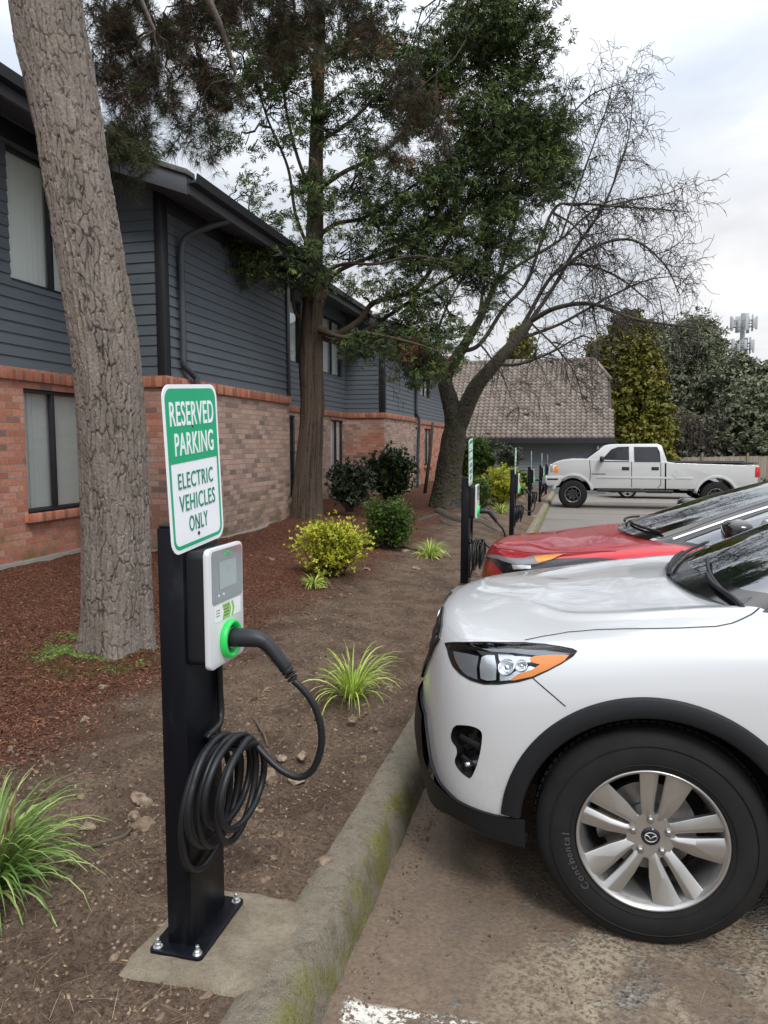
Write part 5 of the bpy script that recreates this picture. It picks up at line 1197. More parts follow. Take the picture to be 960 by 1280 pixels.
    for wn_ in (win1, win2, win3): car.patch('side_window', wn_, (), M['windshield'], -.006, .15, surf=T, sides=(1, -1)); car.line('window_trim', wn_+[wn_[0]], .02, .003, M['gloss_black'], surf=T, sides=(1, -1), hgt=.002)
    car.patch('rear_window', [(9.0, .3), (9.7, 4.5), (11, 4.6), (11, .3)], (), M['windshield'], .0, .15, surf=T, sides=(1, -1)); car.patch('tailgate_glass_frame', [(8.9, 0), (11, 0), (11, .32), (9.0, .32)], (), M['white_paint'], 0, .15, surf=T, sides=(1, -1))
    car.line('screen_trim', [(2.76, 0), (2.81, 1), (2.73, 3), (2.56, 4.9)], .022, .004, M['gloss_black'], surf=T, sides=(1, -1), hgt=.006)
    # interior
    car.box('dashboard', (-.45, -.68, .80), (-.95, .68, 1.07), M['interior'], bevel=.05)
    for v in (.38, -.38):
        st = car.box('seat', (-1.35, v-.26, .45), (-1.85, v+.26, .62), M['interior'], bevel=.05); car.box('seat_back', (-1.80, v-.25, .6), (-1.98, v+.25, 1.16), M['interior'], st, .06); car.box('headrest', (-1.86, v-.12, 1.20), (-1.96, v+.12, 1.40), M['interior'], st, .04)
    car.box('floor', (-.4, -.75, .3), (-3.3, .75, .42), M['dark'], bevel=.02); car.box('engine_bay', (.5, -.55, .35), (-.4, .55, .90), M['dark'], bevel=.05)
    SWL = car.L(np.array((-1.05, .38, 1.0))); MB().lathe([(.17+.012*math.cos(a), .012*math.sin(a)) for a in np.linspace(0, 2*PI, 9)[:-1]], Matrix.Translation(SWL) @ Matrix.Rotation(R(-65), 4, 'Y'), 32, closed=True).build('steering_wheel', M['interior'], car.root, smooth=True)
    # wipers lie over the cowl at the foot of the screen
    def tp_(v, w_, off): sv = np.interp(abs(v), [0, .28, .52, .70], [0, 1, 2, 3]); Q = T(sv, w_)+T.nrm(sv, w_)*off; return tuple(car.L(np.array((Q[0], v, Q[2]))))
    for va, vb in ((.60, .06), (.02, -.52)):
        vs = np.linspace(va, vb, 15); P = [tp_(v, .06+.62*k/14, .016) for k, v in enumerate(vs)]
        w_ = MB().tube(P, [.004]+[.0075]*13+[.004], 6).build('wiper_blade', M['black_plastic'], car.root)
        MB().tube(catmull([tp_(va+.02, .0, .0), tp_(va-.04, .10, .022), tp_(va-.18, .22, .024), tp_(va-.30, .36, .022)], 5), .009, 8).build('wiper_arm', M['black_plastic'], w_)
    # mirrors, tail lamps, wheels
    for sd in (1, -1):
        mr_ = car.box('door_mirror', (-.72, sd*.93, 1.06), (-.86, sd*1.10, 1.22), M['white_paint'], bevel=.045); car.box('mirror_glass', (-.862, sd*.95, 1.08), (-.866, sd*1.08, 1.2), M['chrome'], mr_, .0); car.box('mirror_foot', (-.74, sd*.84, 1.06), (-.82, sd*.95, 1.10), M['gloss_black'], mr_, .01)
        car.patch('tail_lamp', [(12.9, 4.3), (14.0, 4.2), (14.0, 5.4), (12.9, 5.5)], (), M['red_lens'], .006, .12, sides=(sd,))
    lt = [('Continental', R(221), .034, .262, .0045)]
    for u in (0, -2.70):
        for sd in (1, -1):
            wheel(car, 'wheel', u, .905*sd, .3625, .3625, .225, .2275, spokes_ten, lt if (u == 0 and sd == 1) else None, emblem=wing_emblem, tread=(sd == 1 and u == 0))
    return car
SUV = build_suv()
# ------------------------------------------------------------------ helper: rounded blob (mirrors)
def blob(c, r, e=.6, n=24, m=14):
    mb = MB(); v = []; sg = lambda x, p: math.copysign(abs(x)**p, x)
    for j in range(m+1):
        ph = -PI/2+PI*j/m
        for k in range(n):
            th = 2*PI*k/n; v.append((c[0]+r[0]*sg(math.cos(ph), e)*sg(math.cos(th), e), c[1]+r[1]*sg(math.cos(ph), e)*sg(math.sin(th), e), c[2]+r[2]*sg(math.sin(ph), e)))
    return mb.add(v, [(j*n+k, j*n+(k+1) % n, (j+1)*n+(k+1) % n, (j+1)*n+k) for j in range(m) for k in range(n)])
def spokes_five(rs, Mx):
    mb = MB()
    for k in range(5):
        for d in (-.16, .16):
            a = R(90+72*k)+d; P = lambda r, w, h: Mx @ Vector((r*math.cos(a)-w*math.sin(a), r*math.sin(a)+w*math.cos(a), h))
            st = [(.05, .02, -.03), (.12, .018, -.015), (rs-.006, .026, -.008)]; vs = []
            for r, w_, h in st: vs += [P(r, -w_, h), P(r, w_, h), P(r, w_, h-.03), P(r, -w_, h-.03)]
            f = [(i*4+j, i*4+(j+1) % 4, (i+1)*4+(j+1) % 4, (i+1)*4+j) for i in range(2) for j in range(4)]+[(3, 2, 1, 0), (8, 9, 10, 11)]; mb.add(vs, f)
    return mb
def build_crossover(X0, Y0, Z0, paint, label, red=True, zs=.965):
    rows = []
    dz = [0, 0, 0, -.03, -.045, -.05, -.05, -.05, -.055]
    for r_, d in zip(ROWS, dz): rows.append([(u+.02*(abs(v) < .6)*(u > .4), v, z+d) for u, v, z in r_])
    base = [(u-.02, v, z-.035) for u, v, z in SUV_BASE]; roof = [(u+(-.08 if u > -2 else .1), v, z-.11) for u, v, z in SUV_ROOF]
    car = Car('parked_car', rows, top_rows(base, roof), X0, Y0, Z0, paint, label, 'car', 'cars parked along the kerb'); S, T = car.S, car.T
    arch = car.arch_loop(0, .355, .43, (2.5, 9)); rarch = car.arch_loop(-2.75, .355, .43, (10, 14.2))
    sill = [(s, 1.15) for s in (8.7, 9.2, 10, 10.8)]
    front = [(0, .9), (2, .9), (3.2, .9), (4.4, .9)]
    outline = front+arch+sill+rarch+[(14, 1), (15, 1), (15, 6.2), (13.5, 6), (12, 6), (10, 6), (8.9, 6.3), (8.6, 6.9), (8.3, 8), (0, 8)]
    car.patch('body', outline, (), paint, 0, .14, sides=(1, -1))
    car.patch('lower_bumper', [(0, .02), (4.8, .02), arch[0]]+list(reversed(front)), (), M['black_plastic'], .006, .14, sides=(1, -1)); car.patch('side_skirt', [(8.75, .05), (10.5, .05), (10.7, 1.2), (8.7, 1.2)], (), M['black_plastic'], .008, .15, sides=(1, -1))
    car.patch('inner_liner', [(0, .05), (5.2, .05)]+arch+[(8, .1), (15, .1), (15, 6), (8, 6.9), (0, 6)], (), M['dark'], -.07, .3, sides=(1, -1))
    mb = MB()
    for uc, srg in ((0, (2, 9)), (-2.75, (10, 14.4))):
        for sd in (1, -1):
            V = []; A_ = np.linspace(R(-5), R(185), 40)
            for a in A_:
                q = S(*car.uz([(uc+.45*math.cos(a), .355+.45*math.sin(a))], srg)[0])
                for r, of in ((.475, .001), (.47, .012), (.41, .012), (.405, -.08)): V.append(((uc+r*math.cos(a)), (q[1]+of)*sd, .355+r*math.sin(a)))
            V = car.L(np.array(V)); MB().add([tuple(p) for p in V], [(i*4+k, i*4+k+1, i*4+k+5, i*4+k+4) for i in range(39) for k in range(3)]).build('arch_cladding', M['black_plastic'], car.root, smooth=True)
            well(car, uc, sd, .41)
    car.patch('cowl', [(8.3, 8), (8.45, 7.2), (8.6, 6.9), (8.9, 6.3), (9.3, 6.3), (9.3, 8)], (), M['black_plastic'], .002, .14, sides=(1, -1))
    pil = M['gloss_black']
    car.patch('windscreen', [(0, 0), (2.7, 0), (2.78, 1), (2.7, 3), (2.55, 4.9), (0, 5)], (), M['windshield'], 0, .2, surf=T, sides=(1, -1))
    win1 = [(3.35, .30), (4.2, .25), (5.55, .25), (5.5, 4.3), (4.5, 4.35), (3.7, 3.6)]; win2 = [(5.68, .25), (7.2, .25), (7.15, 4.3), (5.64, 4.3)]; win3 = [(7.35, .3), (8.3, .6), (7.9, 3.9), (7.3, 4.2)]
    car.patch('pillars', [(2.7, 0), (2.78, 1), (2.7, 3), (2.55, 4.9), (0, 5), (0, 5.4), (11, 5.4), (11, 4.8), (10, 4.8), (9.6, 4.6), (8.9, .4), (8.9, 0)], [win1, win2, win3], pil, 0, .2, surf=T, sides=(1, -1))
    car.patch('roof', [(0, 5.4), (11, 5.4), (11, 7), (0, 7)], (), paint if not red else M['gloss_black'], 0, .2, surf=T, sides=(1, -1))
    for w_ in (win1, win2, win3): car.patch('side_window', w_, (), M['windshield'], -.006, .2, surf=T, sides=(1, -1))
    car.patch('rear_window', [(8.9, 0), (8.9, .3), (9.6, 4.6), (11, 4.8), (11, 0)], (), M['windshield'], 0, .2, surf=T, sides=(1, -1))
    car.line('window_chrome', [(3.05, .3), (3.25, 2.2), (3.5, 3.8), (4.4, 4.6), (5.6, 4.6), (7.2, 4.6), (8.2, 4.0)], .022, .003, M['chrome'], surf=T, sides=(1, -1), hgt=.006)
    car.line('screen_border', [(0, .25), (1, .25), (2, .25), (2.62, .3), (2.68, 1), (2.6, 3), (2.47, 4.9)], .06, .0015, M['gloss_black'], surf=T, sides=(1, -1))
    P = [tuple(car.L(T(np.interp(abs(v), [0, .28, .52, .70], [0, 1, 2, 3]), .35)*np.array((1, 1 if v > 0 else -1, 1))+np.array((0, 0, .02)))) for v in np.linspace(.62, .02, 12)]
    MB().tube(P, .010, 6).build('wiper', M['black_plastic'], car.root)
    P = [tuple(car.L(T(np.interp(abs(v), [0, .28, .52, .70], [0, 1, 2, 3]), .30)*np.array((1, 1 if v > 0 else -1, 1))+np.array((.02, 0, .02)))) for v in np.linspace(-.02, -.6, 12)]
    MB().tube(P, .010, 6).build('wiper', M['black_plastic'], car.root)
    car.box('dashboard', (-.45, -.68, .78), (-.95, .68, 1.0), M['interior'], bevel=.05)
    for v in (.38, -.38):
        st = car.box('seat', (-1.35, v-.26, .45), (-1.85, v+.26, .6), M['interior'], bevel=.05); car.box('seat_back', (-1.80, v-.25, .58), (-1.98, v+.25, 1.1), M['interior'], st, .06); car.box('headrest', (-1.86, v-.12, 1.14), (-1.96, v+.12, 1.32), M['interior'], st, .04)
    car.box('floor', (-.4, -.75, .3), (-3.3, .75, .42), M['dark'], bevel=.02)
    L0 = car.L(np.array((-1.05, .38, .98))); MB().lathe([(.17+.012*math.cos(a), .012*math.sin(a)) for a in np.linspace(0, 2*PI, 9)[:-1]], Matrix.Translation(L0) @ Matrix.Rotation(R(-65), 4, 'Y'), 28, closed=True).build('steering_wheel', M['interior'], car.root, smooth=True)
    for sd in (1, -1):
        c0 = car.L(np.array((-.80, sd*1.02, 1.13))); mr_ = blob(c0, (.085, .125, .075)).build('door_mirror', M['gloss_black'], car.root, smooth=True)
        c1 = car.L(np.array((-.78, sd*.89, 1.05))); blob(c1, (.03, .07, .03)).build('mirror_foot', M['gloss_black'], mr_, smooth=True)
        for us in ([(-.66, .99), (-.64, .7), (-.56, .45)], [(-1.62, 1.0), (-1.62, .7), (-1.62, .42)]): car.line('door_seam', car.uz(us, (7, 13)), .005, .0006, M['seam'], sides=(sd,))
        car.patch('tail_lamp', [(12.9, 4.3), (14.0, 4.2), (14.0, 5.0), (12.9, 5.1)], (), M['red_lens'], .006, .14, sides=(sd,))
        for u in (0, -2.75): wheel(car, 'wheel', u, .90*sd, .355, .355, .225, .24, spokes_five, None, tread=False)
    if red:
        pc = lambda pts: car.px(pts, wr=(.5, 6.5), sr=(.3, 9))
        car.patch('lamp_surround', pc([(605, 694), (622, 698), (640, 701.5), (668, 700), (700, 698), (745, 697), (790, 700), (790, 725), (700, 730), (645, 735), (632, 720), (618, 704)]), (), M['gloss_black'], .0015, .1)
        hl = car.patch('headlight', pc([(606, 690.5), (622, 694), (638, 698), (655, 698), (672, 694), (708, 692), (690, 700), (672, 705), (655, 706.5), (640, 705), (622, 699)]), (), M['lamp_grey'], .004, .1)
        car.patch('turn_signal', pc([(668, 697), (684, 694.5), (704, 693.5), (690, 699.5), (673, 704)]), (), M['amber'], .006, .1, parent=hl)
        car.patch('lamp_led', pc([(640, 706), (664, 707), (664, 711), (642, 712)]), (), M['reflector'], .005, .1, parent=hl, offfn=lambda V: .005+.003*np.sin(V[:, 0]*60))
        car.line('hood_shut_line', pc([(618, 684.5), (640, 687.5), (660, 690.5), (674, 691.5), (700, 690.5), (730, 690), (770, 689)]), .008, .001, M['seam'])
        car.line('hood_crease', pc([(628, 681), (660, 676), (700, 672), (740, 668), (790, 662)]), .010, .0, paint, hgt=.004)
        car.line('door_seam', pc([(868, 690), (872, 674), (880, 662)]), .006, .001, M['seam'])
    else:
        for sd in (1, -1): car.patch('headlight', car.vz([(.55, .80), (.72, .84), (.80, .86), (.78, .76), (.6, .72)], (2, 5)), (), M['reflector'], .004, .1, sides=(sd,))
    return car
RED = build_crossover(.22, 6.03, -.120, M['red_paint'], 'glossy red crossover with black pillars parked between the white SUV and the white pickup')
GREY = build_crossover(2.25, 32.2, -.64, M['grey_paint'], 'grey car parked behind the white pickup, only its wheel showing under the truck', False)

# ------------------------------------------------------------------ lifted white pickup, side on
TY0 = 24.5; TZ0 = -.495
class Tk: pass
tk = Tk(); tk.dark_rims = True
tk.root = empty('pickup_truck', (2.4, TY0+1.0, TZ0)); tag(tk.root, 'lifted white crew cab pickup with black wheels and long bed beyond the red crossover', 'pickup truck')
TO = np.array((2.4, TY0+1.0, TZ0))
tk.L = lambda P: np.asarray(P, float)*np.array((-1, -1, 1)) + np.array((.096, TY0+1.0, TZ0)) - TO     # u forward from front axle, v left
def tpx(x, y): p = onY(x, y, TY0); return (p[0], p[2])
fw_c = tpx(716, 614.5); RTY = .445; zc = TZ0+RTY; rear_x = fw_c[0]+4.27
def arcp(xc, r, a0, a1, n=14): return [(xc+r*math.cos(a), zc+.02+r*math.sin(a)) for a in np.linspace(R(a0), R(a1), n)]
rock = tpx(780, 611)[1]; bt0, bt1 = tpx(836, 578.5)[1], tpx(944, 582)[1]
low = [tpx(686, 597)]+[(fw_c[0]-.60, zc+.12)]+arcp(fw_c[0], .57, 172, 8)+[(fw_c[0]+.60, rock), (rear_x-.60, rock+.02)]+arcp(rear_x, .55, 176, 4)+[(rear_x+.60, rock+.05), (5.50, rock+.10)]
up = [(5.53, bt1), (3.0, bt0), tpx(833, 577), tpx(733, 574), tpx(716, 573.8), tpx(703, 575.5), tpx(694, 578), tpx(687.5, 582), tpx(685, 590)]
def T2(p, q, t): return (p-TO[0], t-TO[1], q-TO[2])
def tb(mb, name, mat, parent=None, **k): return mb.build(name, mat, parent or tk.root, **k)
tb(MB().prism(low+up, TY0, TY0+2.0, T2), 'body', M['truck_paint'], bevel=.035, seg=3)
# flared lips
for xc, r in ((fw_c[0], .58), (rear_x, .565)):
    for ys_ in (TY0-.035, TY0+1.99):
        o_, i_ = arcp(xc, r+.075, 168, 12, 22), arcp(xc, r-.01, 168, 12, 22); tb(MB().prism(o_+list(reversed(i_)), ys_, ys_+.05, T2), 'wheel_flare', M['truck_paint'], bevel=.012)
# cab
cabo = [tpx(733, 574.5), tpx(757, 557), tpx(764, 555.3), tpx(822, 554.6), tpx(828, 557), tpx(834.5, 578)]
mb = MB(); n = len(cabo); V = []
bz = cabo[0][1]
for t, side in ((TY0+.015, 1), (TY0+1.985, -1)):
    for p, q in cabo: V.append(T2(p, q, t+side*.17*max(0, (q-bz))/.5))
mb.add(V, [tuple(range(n)), tuple(range(2*n-1, n-1, -1))]+[(i, i+n, (i+1) % n+n, (i+1) % n) for i in range(n)])
cab = tb(mb, 'cab', M['truck_paint'], bevel=.03, seg=3)
def cabpt(x, y, d=.0): p = tpx(x, y); return T2(p[0], p[1], TY0-.004-d+.17*max(0, p[1]-bz)/.5)
def side_glass(pts, name, mat, d, parent):
    A = [cabpt(*p, d) for p in pts]; B_ = [cabpt(*p, d-.03) for p in pts]; k = len(pts)
    return tb(MB().add(A+B_, [tuple(range(k)), tuple(range(2*k-1, k-1, -1))]+[(i, i+k, (i+1) % k+k, (i+1) % k) for i in range(k)]), name, mat, parent)
side_glass([(750, 577), (764, 562), (772, 558.8), (786.5, 558.2), (786.5, 577.5)], 'side_window', M['gloss_black'], .003, cab)
side_glass([(793, 577.5), (793, 558.6), (822, 558.6), (825, 565), (826, 577.6)], 'side_window', M['gloss_black'], .003, cab)
A = [(cabo[0][0]+.05, cabo[0][1]+.04), (cabo[1][0]+.00, cabo[1][1]-.03)]
v = [T2(A[0][0]-.03, A[0][1], TY0+.14), T2(A[1][0]-.03, A[1][1], TY0+.26), T2(A[1][0]-.03, A[1][1], TY0+1.74), T2(A[0][0]-.03, A[0][1], TY0+1.86)]
tb(MB().add(v+[(a+.02, b, c-.02) for a, b, c in v], [(0, 1, 2, 3), (7, 6, 5, 4), (0, 4, 5, 1), (1, 5, 6, 2), (2, 6, 7, 3), (3, 7, 4, 0)]), 'windscreen', M['windshield'], cab)
# seams, mouldings, handles
def seamx(pts, wd=.014, y=TY0-.001):
    mb = MB()
    for a, b in zip(pts[:-1], pts[1:]):
        A_, B_ = tpx(*a), tpx(*b); d = Vector((B_[0]-A_[0], B_[1]-A_[1])); d = Vector((-d.y, d.x)).normalized()*wd/2
        mb.prism([(A_[0]+d.x, A_[1]+d.y), (B_[0]+d.x, B_[1]+d.y), (B_[0]-d.x, B_[1]-d.y), (A_[0]-d.x, A_[1]-d.y)], y-.002, y+.01, T2)
    return mb
for p in ([(737, 575), (738, 590), (737, 608)], [(789.5, 577), (789.5, 609)], [(832, 579), (831.5, 613)], [(826, 579), (826, 606), (822, 610)]): tb(seamx(p, .02), 'door_seam', M['seam'])
tb(seamx([(832, 579), (831.8, 614)], .045), 'cab_gap', M['seam'])
mz = tpx(780, 597)[1]; tb(MB().box(T2(fw_c[0]+.72, mz-.035, TY0-.012), T2(3.05, mz+.035, TY0+.01)), 'side_moulding', M['truck_paint'], bevel=.008); tb(MB().box(T2(3.15, mz-.035, TY0-.010), T2(rear_x-.68, mz+.035, TY0+.01)), 'side_moulding', M['truck_paint'], bevel=.008)
for hx in (782, 819): p = tpx(hx, 585.6); tb(MB().box(T2(p[0]-.11, p[1]-.05, TY0-.02), T2(p[0]+.11, p[1]+.05, TY0+.01)), 'door_handle', M['gloss_black'], bevel=.03)
p = tpx(752, 574.5); mr_ = tb(blob(T2(p[0], p[1]+.02, TY0-.16), (.07, .12, .10)), 'door_mirror', M['gloss_black'], smooth=True); tb(MB().tube([T2(p[0]+.02, p[1]-.02, TY0-.1), T2(p[0]+.05, p[1]-.06, TY0+.03)], .03, 8), 'mirror_arm', M['gloss_black'], mr_)
p = tpx(844, 592); T_ = Matrix.Translation(T2(p[0], p[1], TY0-.001)) @ Matrix.Rotation(R(90), 4, 'X'); tb(MB().lathe([(.085, .0), (.085, .004), (.078, .004), (.078, .0)], T_, 24), 'fuel_door', M['truck_paint'], autosm=.5)
mb = MB()
def ttext(t, x, y, h, w_): 
    v, f = text_mesh(t, 1, 1, .01, .03); a = np.array(v); lo, hi = a.min(0), a.max(0); a = (a-(lo+hi)/2)/(hi-lo); p = tpx(x, y); mb.add([T2(p[0]+q[0]*w_, p[1]+q[1]*h, TY0-.004-q[2]*.004) for q in a], f)
ttext('2500HD', 748, 592.5, .045, .42); tb(mb, 'side_badge', M['fascia'])
# lights, bumpers, rails, running board, underbody
p = tpx(691.5, 586); tb(MB().box(T2(p[0]-.10, p[1]-.13, TY0-.006), T2(p[0]+.10, p[1]+.13, TY0+.3)), 'headlight', M['reflector'], bevel=.03)
tb(MB().box(T2(p[0]+.02, p[1]-.13, TY0-.012), T2(p[0]+.17, p[1]+.10, TY0+.2)), 'turn_signal', M['amber'], bevel=.03)
tb(MB().box(T2(p[0]-.13, p[1]-.15, TY0+.32), T2(p[0]-.07, p[1]+.14, TY0+1.65)), 'grille', M['chrome'], bevel=.02)
tb(MB().prism([tpx(681, 595), tpx(703, 594.5), tpx(703, 600), tpx(698, 607.5), tpx(684, 607.5), tpx(681, 602)], TY0-.02, TY0+2.02, T2), 'front_bumper', M['truck_paint'], bevel=.03, seg=3)
tb(MB().prism([tpx(684, 598), tpx(698, 598), tpx(698, 600), tpx(684, 600)], TY0-.024, TY0-.015, T2), 'bumper_trim', M['black_plastic'])
tb(MB().box(T2(5.42, bt1-.36, TY0-.012), T2(5.56, bt1-.04, TY0+.12)), 'tail_lamp', M['red_lens'], bevel=.02)
tb(MB().box(T2(5.45, rock+.0, TY0+.05), T2(5.72, rock+.18, TY0+1.95)), 'rear_bumper', M['chrome'], bevel=.03)
tb(MB().box(T2(3.1, bt0-.005, TY0+.0), T2(5.50, bt0+.025, TY0+.10)).box(T2(3.1, bt0-.005, TY0+1.9), T2(5.50, bt0+.025, TY0+2.0)), 'bed_rail', M['black_plastic'], bevel=.01)
tb(MB().box(T2(3.2, bt0-.02, TY0+.12), T2(5.4, bt0+.004, TY0+1.88)), 'bed_liner', M['dark'])
tb(MB().tube([T2(fw_c[0]+.75, rock-.06, TY0-.02), T2(3.1, rock-.06, TY0-.02)], .045, 10), 'running_board', M['gloss_black'])
tb(MB().box(T2(fw_c[0]-.6, zc+.18, TY0+.55), T2(5.4, zc+.36, TY0+.68)).box(T2(fw_c[0]-.6, zc+.18, TY0+1.35), T2(5.4, zc+.36, TY0+1.45)), 'chassis_rail', M['dark'], bevel=.01)
tb(MB().tube([T2(fw_c[0], zc, TY0+.3), T2(fw_c[0], zc, TY0+1.7)], .08, 10), 'axle', M['dark']); tb(MB().tube([T2(rear_x, zc, TY0+.3), T2(rear_x, zc, TY0+1.7)], .08, 10), 'axle', M['dark'])
tb(MB().tube([T2(fw_c[0]+.4, zc+.12, TY0+1.0), T2(rear_x, zc+.06, TY0+1.0)], .05, 8), 'drive_shaft', M['dark'])
def spokes_truck(rs, Mx):
    mb = MB()
    for k in range(8):
        a = R(45*k+10); P = lambda r, w, h: Mx @ Vector((r*math.cos(a)-w*math.sin(a), r*math.sin(a)+w*math.cos(a), h)); vs = []
        for r, w_, h in ((.06, .03, -.03), (rs-.01, .035, -.01)): vs += [P(r, -w_, h), P(r, w_, h), P(r, w_*.6, h-.04), P(r, -w_*.6, h-.04)]
        mb.add(vs, [(i, (i+1) % 4, (i+1) % 4+4, i+4) for i in range(4)]+[(3, 2, 1, 0), (4, 5, 6, 7)])
    return mb
for xc in (fw_c[0], rear_x):
    for sd in (1, -1): wheel(tk, 'wheel', -(xc-.096), 1.02*sd, RTY, RTY, .30, .245, spokes_truck, None, tread=(sd == 1))
# ------------------------------------------------------------------ leaf templates
def quad_leaf(l, w, bend=.0):      # leaf along +x from the origin, two quads, widest in the middle
    return [(0, -w*.12, 0), (0, w*.12, 0), (l*.5, w*.5, bend), (l*.5, -w*.5, bend), (l, w*.06, 0), (l, -w*.06, 0)], [(0, 3, 2, 1), (3, 5, 4, 2)]
def merge(parts):
    V, Fc = [], []
    for v, f in parts:
        n = len(V); V += list(v); Fc += [tuple(i+n for i in q) for q in f]
    return V, Fc
def xf(vf, Mx): return [tuple(Mx @ Vector(p)) for p in vf[0]], vf[1]
def spray(nl, length, lw, spread, flat=.25, seed=1):
    rs = random.Random(seed); out = []
    for i in range(nl):
        t = i/max(1, nl-1); x = length*.9*t*.8; sgn = 1 if i % 2 else -1
        a = sgn*spread*(.5+rs.random()*.8); l = length*(.45+.25*rs.random())*(1-.45*t)
        out.append(xf(quad_leaf(l, lw*(.8+.5*rs.random()), lw*.2), Matrix.Translation((x, 0, rs.uniform(-1, 1)*flat*length*.2)) @ Matrix.Rotation(a, 4, 'Z') @ Matrix.Rotation(rs.uniform(-1, 1)*flat*2, 4, 'Y') @ Matrix.Rotation(rs.uniform(-1, 1)*1.0, 4, 'X')))
    return merge(out)
def tuft(nl, length, w, seed=1, spread=1.2):
    rs = random.Random(seed); out = []
    for i in range(nl):
        out.append(xf(([(0, -w/2, 0), (0, w/2, 0), (length*(.7+.5*rs.random()), w*.15, 0), (length*(.7+.5*rs.random()), -w*.15, 0)], [(0, 3, 2, 1)]),
                      Matrix.Rotation(rs.uniform(0, 2*PI), 4, 'Z') @ Matrix.Rotation(-rs.uniform(.05, spread), 4, 'Y') @ Matrix.Rotation(rs.uniform(0, PI), 4, 'X')))
    return merge(out)
def foliage(name, tmpls, C, mat, parent, smin, smax, tilt=PI, dirs=None):
    C = np.asarray(C); k = len(tmpls); V, Fc, A = [], [], []; n0 = 0
    for i, (tv, tf) in enumerate(tmpls):
        c = C[i::k]
        if not len(c): continue
        Mx = rand_rot(len(c), tilt) if dirs is None else rot_to(dirs[i::k])
        v, f, r = scatter(tv, tf, c, Mx, RNG.uniform(smin, smax, len(c))); V.append(v); Fc.append(f+n0); A.append(r); n0 += len(v)
    return mobj(name, np.concatenate(V), np.concatenate(Fc), mat, parent, False, attrs={'rnd': np.concatenate(A)})
def tubes(paths, n=5):
    """many tapered tubes in one mesh: paths = [(pts, radii)]"""
    V, Fc = [], []; n0 = 0; ang = np.arange(n)*2*PI/n
    for P, r in paths:
        P = np.asarray(P, float); r = np.asarray(r, float); T = np.gradient(P, axis=0); T /= np.maximum(np.linalg.norm(T, axis=1, keepdims=True), 1e-9)
        ref = np.array((0, 0, 1.)) if abs(T[0, 2]) < .9 else np.array((1., 0, 0)); N = np.cross(T, ref); N /= np.maximum(np.linalg.norm(N, axis=1, keepdims=True), 1e-9); B = np.cross(T, N)
        v = P[:, None]+(N[:, None]*np.cos(ang)[None, :, None]+B[:, None]*np.sin(ang)[None, :, None])*r[:, None, None]; m = len(P); V.append(v.reshape(-1, 3))
        i = (np.arange(m-1)[:, None]*n+np.arange(n)[None]); j = (np.arange(m-1)[:, None]*n+(np.arange(n)+1)[None] % n)
        Fc.append(np.stack([i, j, j+n, i+n], -1).reshape(-1, 4)+n0); n0 += m*n
    return np.concatenate(V), np.concatenate(Fc)
def wander(p0, p1, k, amp, sag=0.0):
    p0, p1 = np.array(p0, float), np.array(p1, float); t = np.linspace(0, 1, k)[:, None]; L = np.linalg.norm(p1-p0)
    P = p0+(p1-p0)*t; n = RNG.normal(0, 1, (k, 3)).cumsum(0); n = n-n[:1]; n = n-t*n[-1:]; P = P+n*amp*L/k; P[:, 2] -= (t[:, 0]*(1-t[:, 0]))*4*sag*L
    return P
def voro(x, y, nx, seed):
    """F2-F1 and a per-cell random value; x wraps after nx cells"""
    ix, iy = np.floor(x).astype(np.int64), np.floor(y).astype(np.int64); f1 = np.full(x.shape, 9.); f2 = np.full(x.shape, 9.); cid = np.zeros(x.shape)
    for dx in (-1, 0, 1):
        for dy in (-1, 0, 1):
            cx, cy = ix+dx, iy+dy; wx = np.mod(cx, nx); jx = _h(wx, cy, 0*cx, seed); jy = _h(wx, cy, 0*cx+5, seed); d = np.hypot(cx+.1+.8*jx-x, cy+.1+.8*jy-y); m = d < f1
            f2 = np.where(m, f1, np.minimum(f2, d)); cid = np.where(m, _h(wx, cy, 0*cx+9, seed), cid); f1 = np.where(m, d, f1)
    return f2-f1, cid
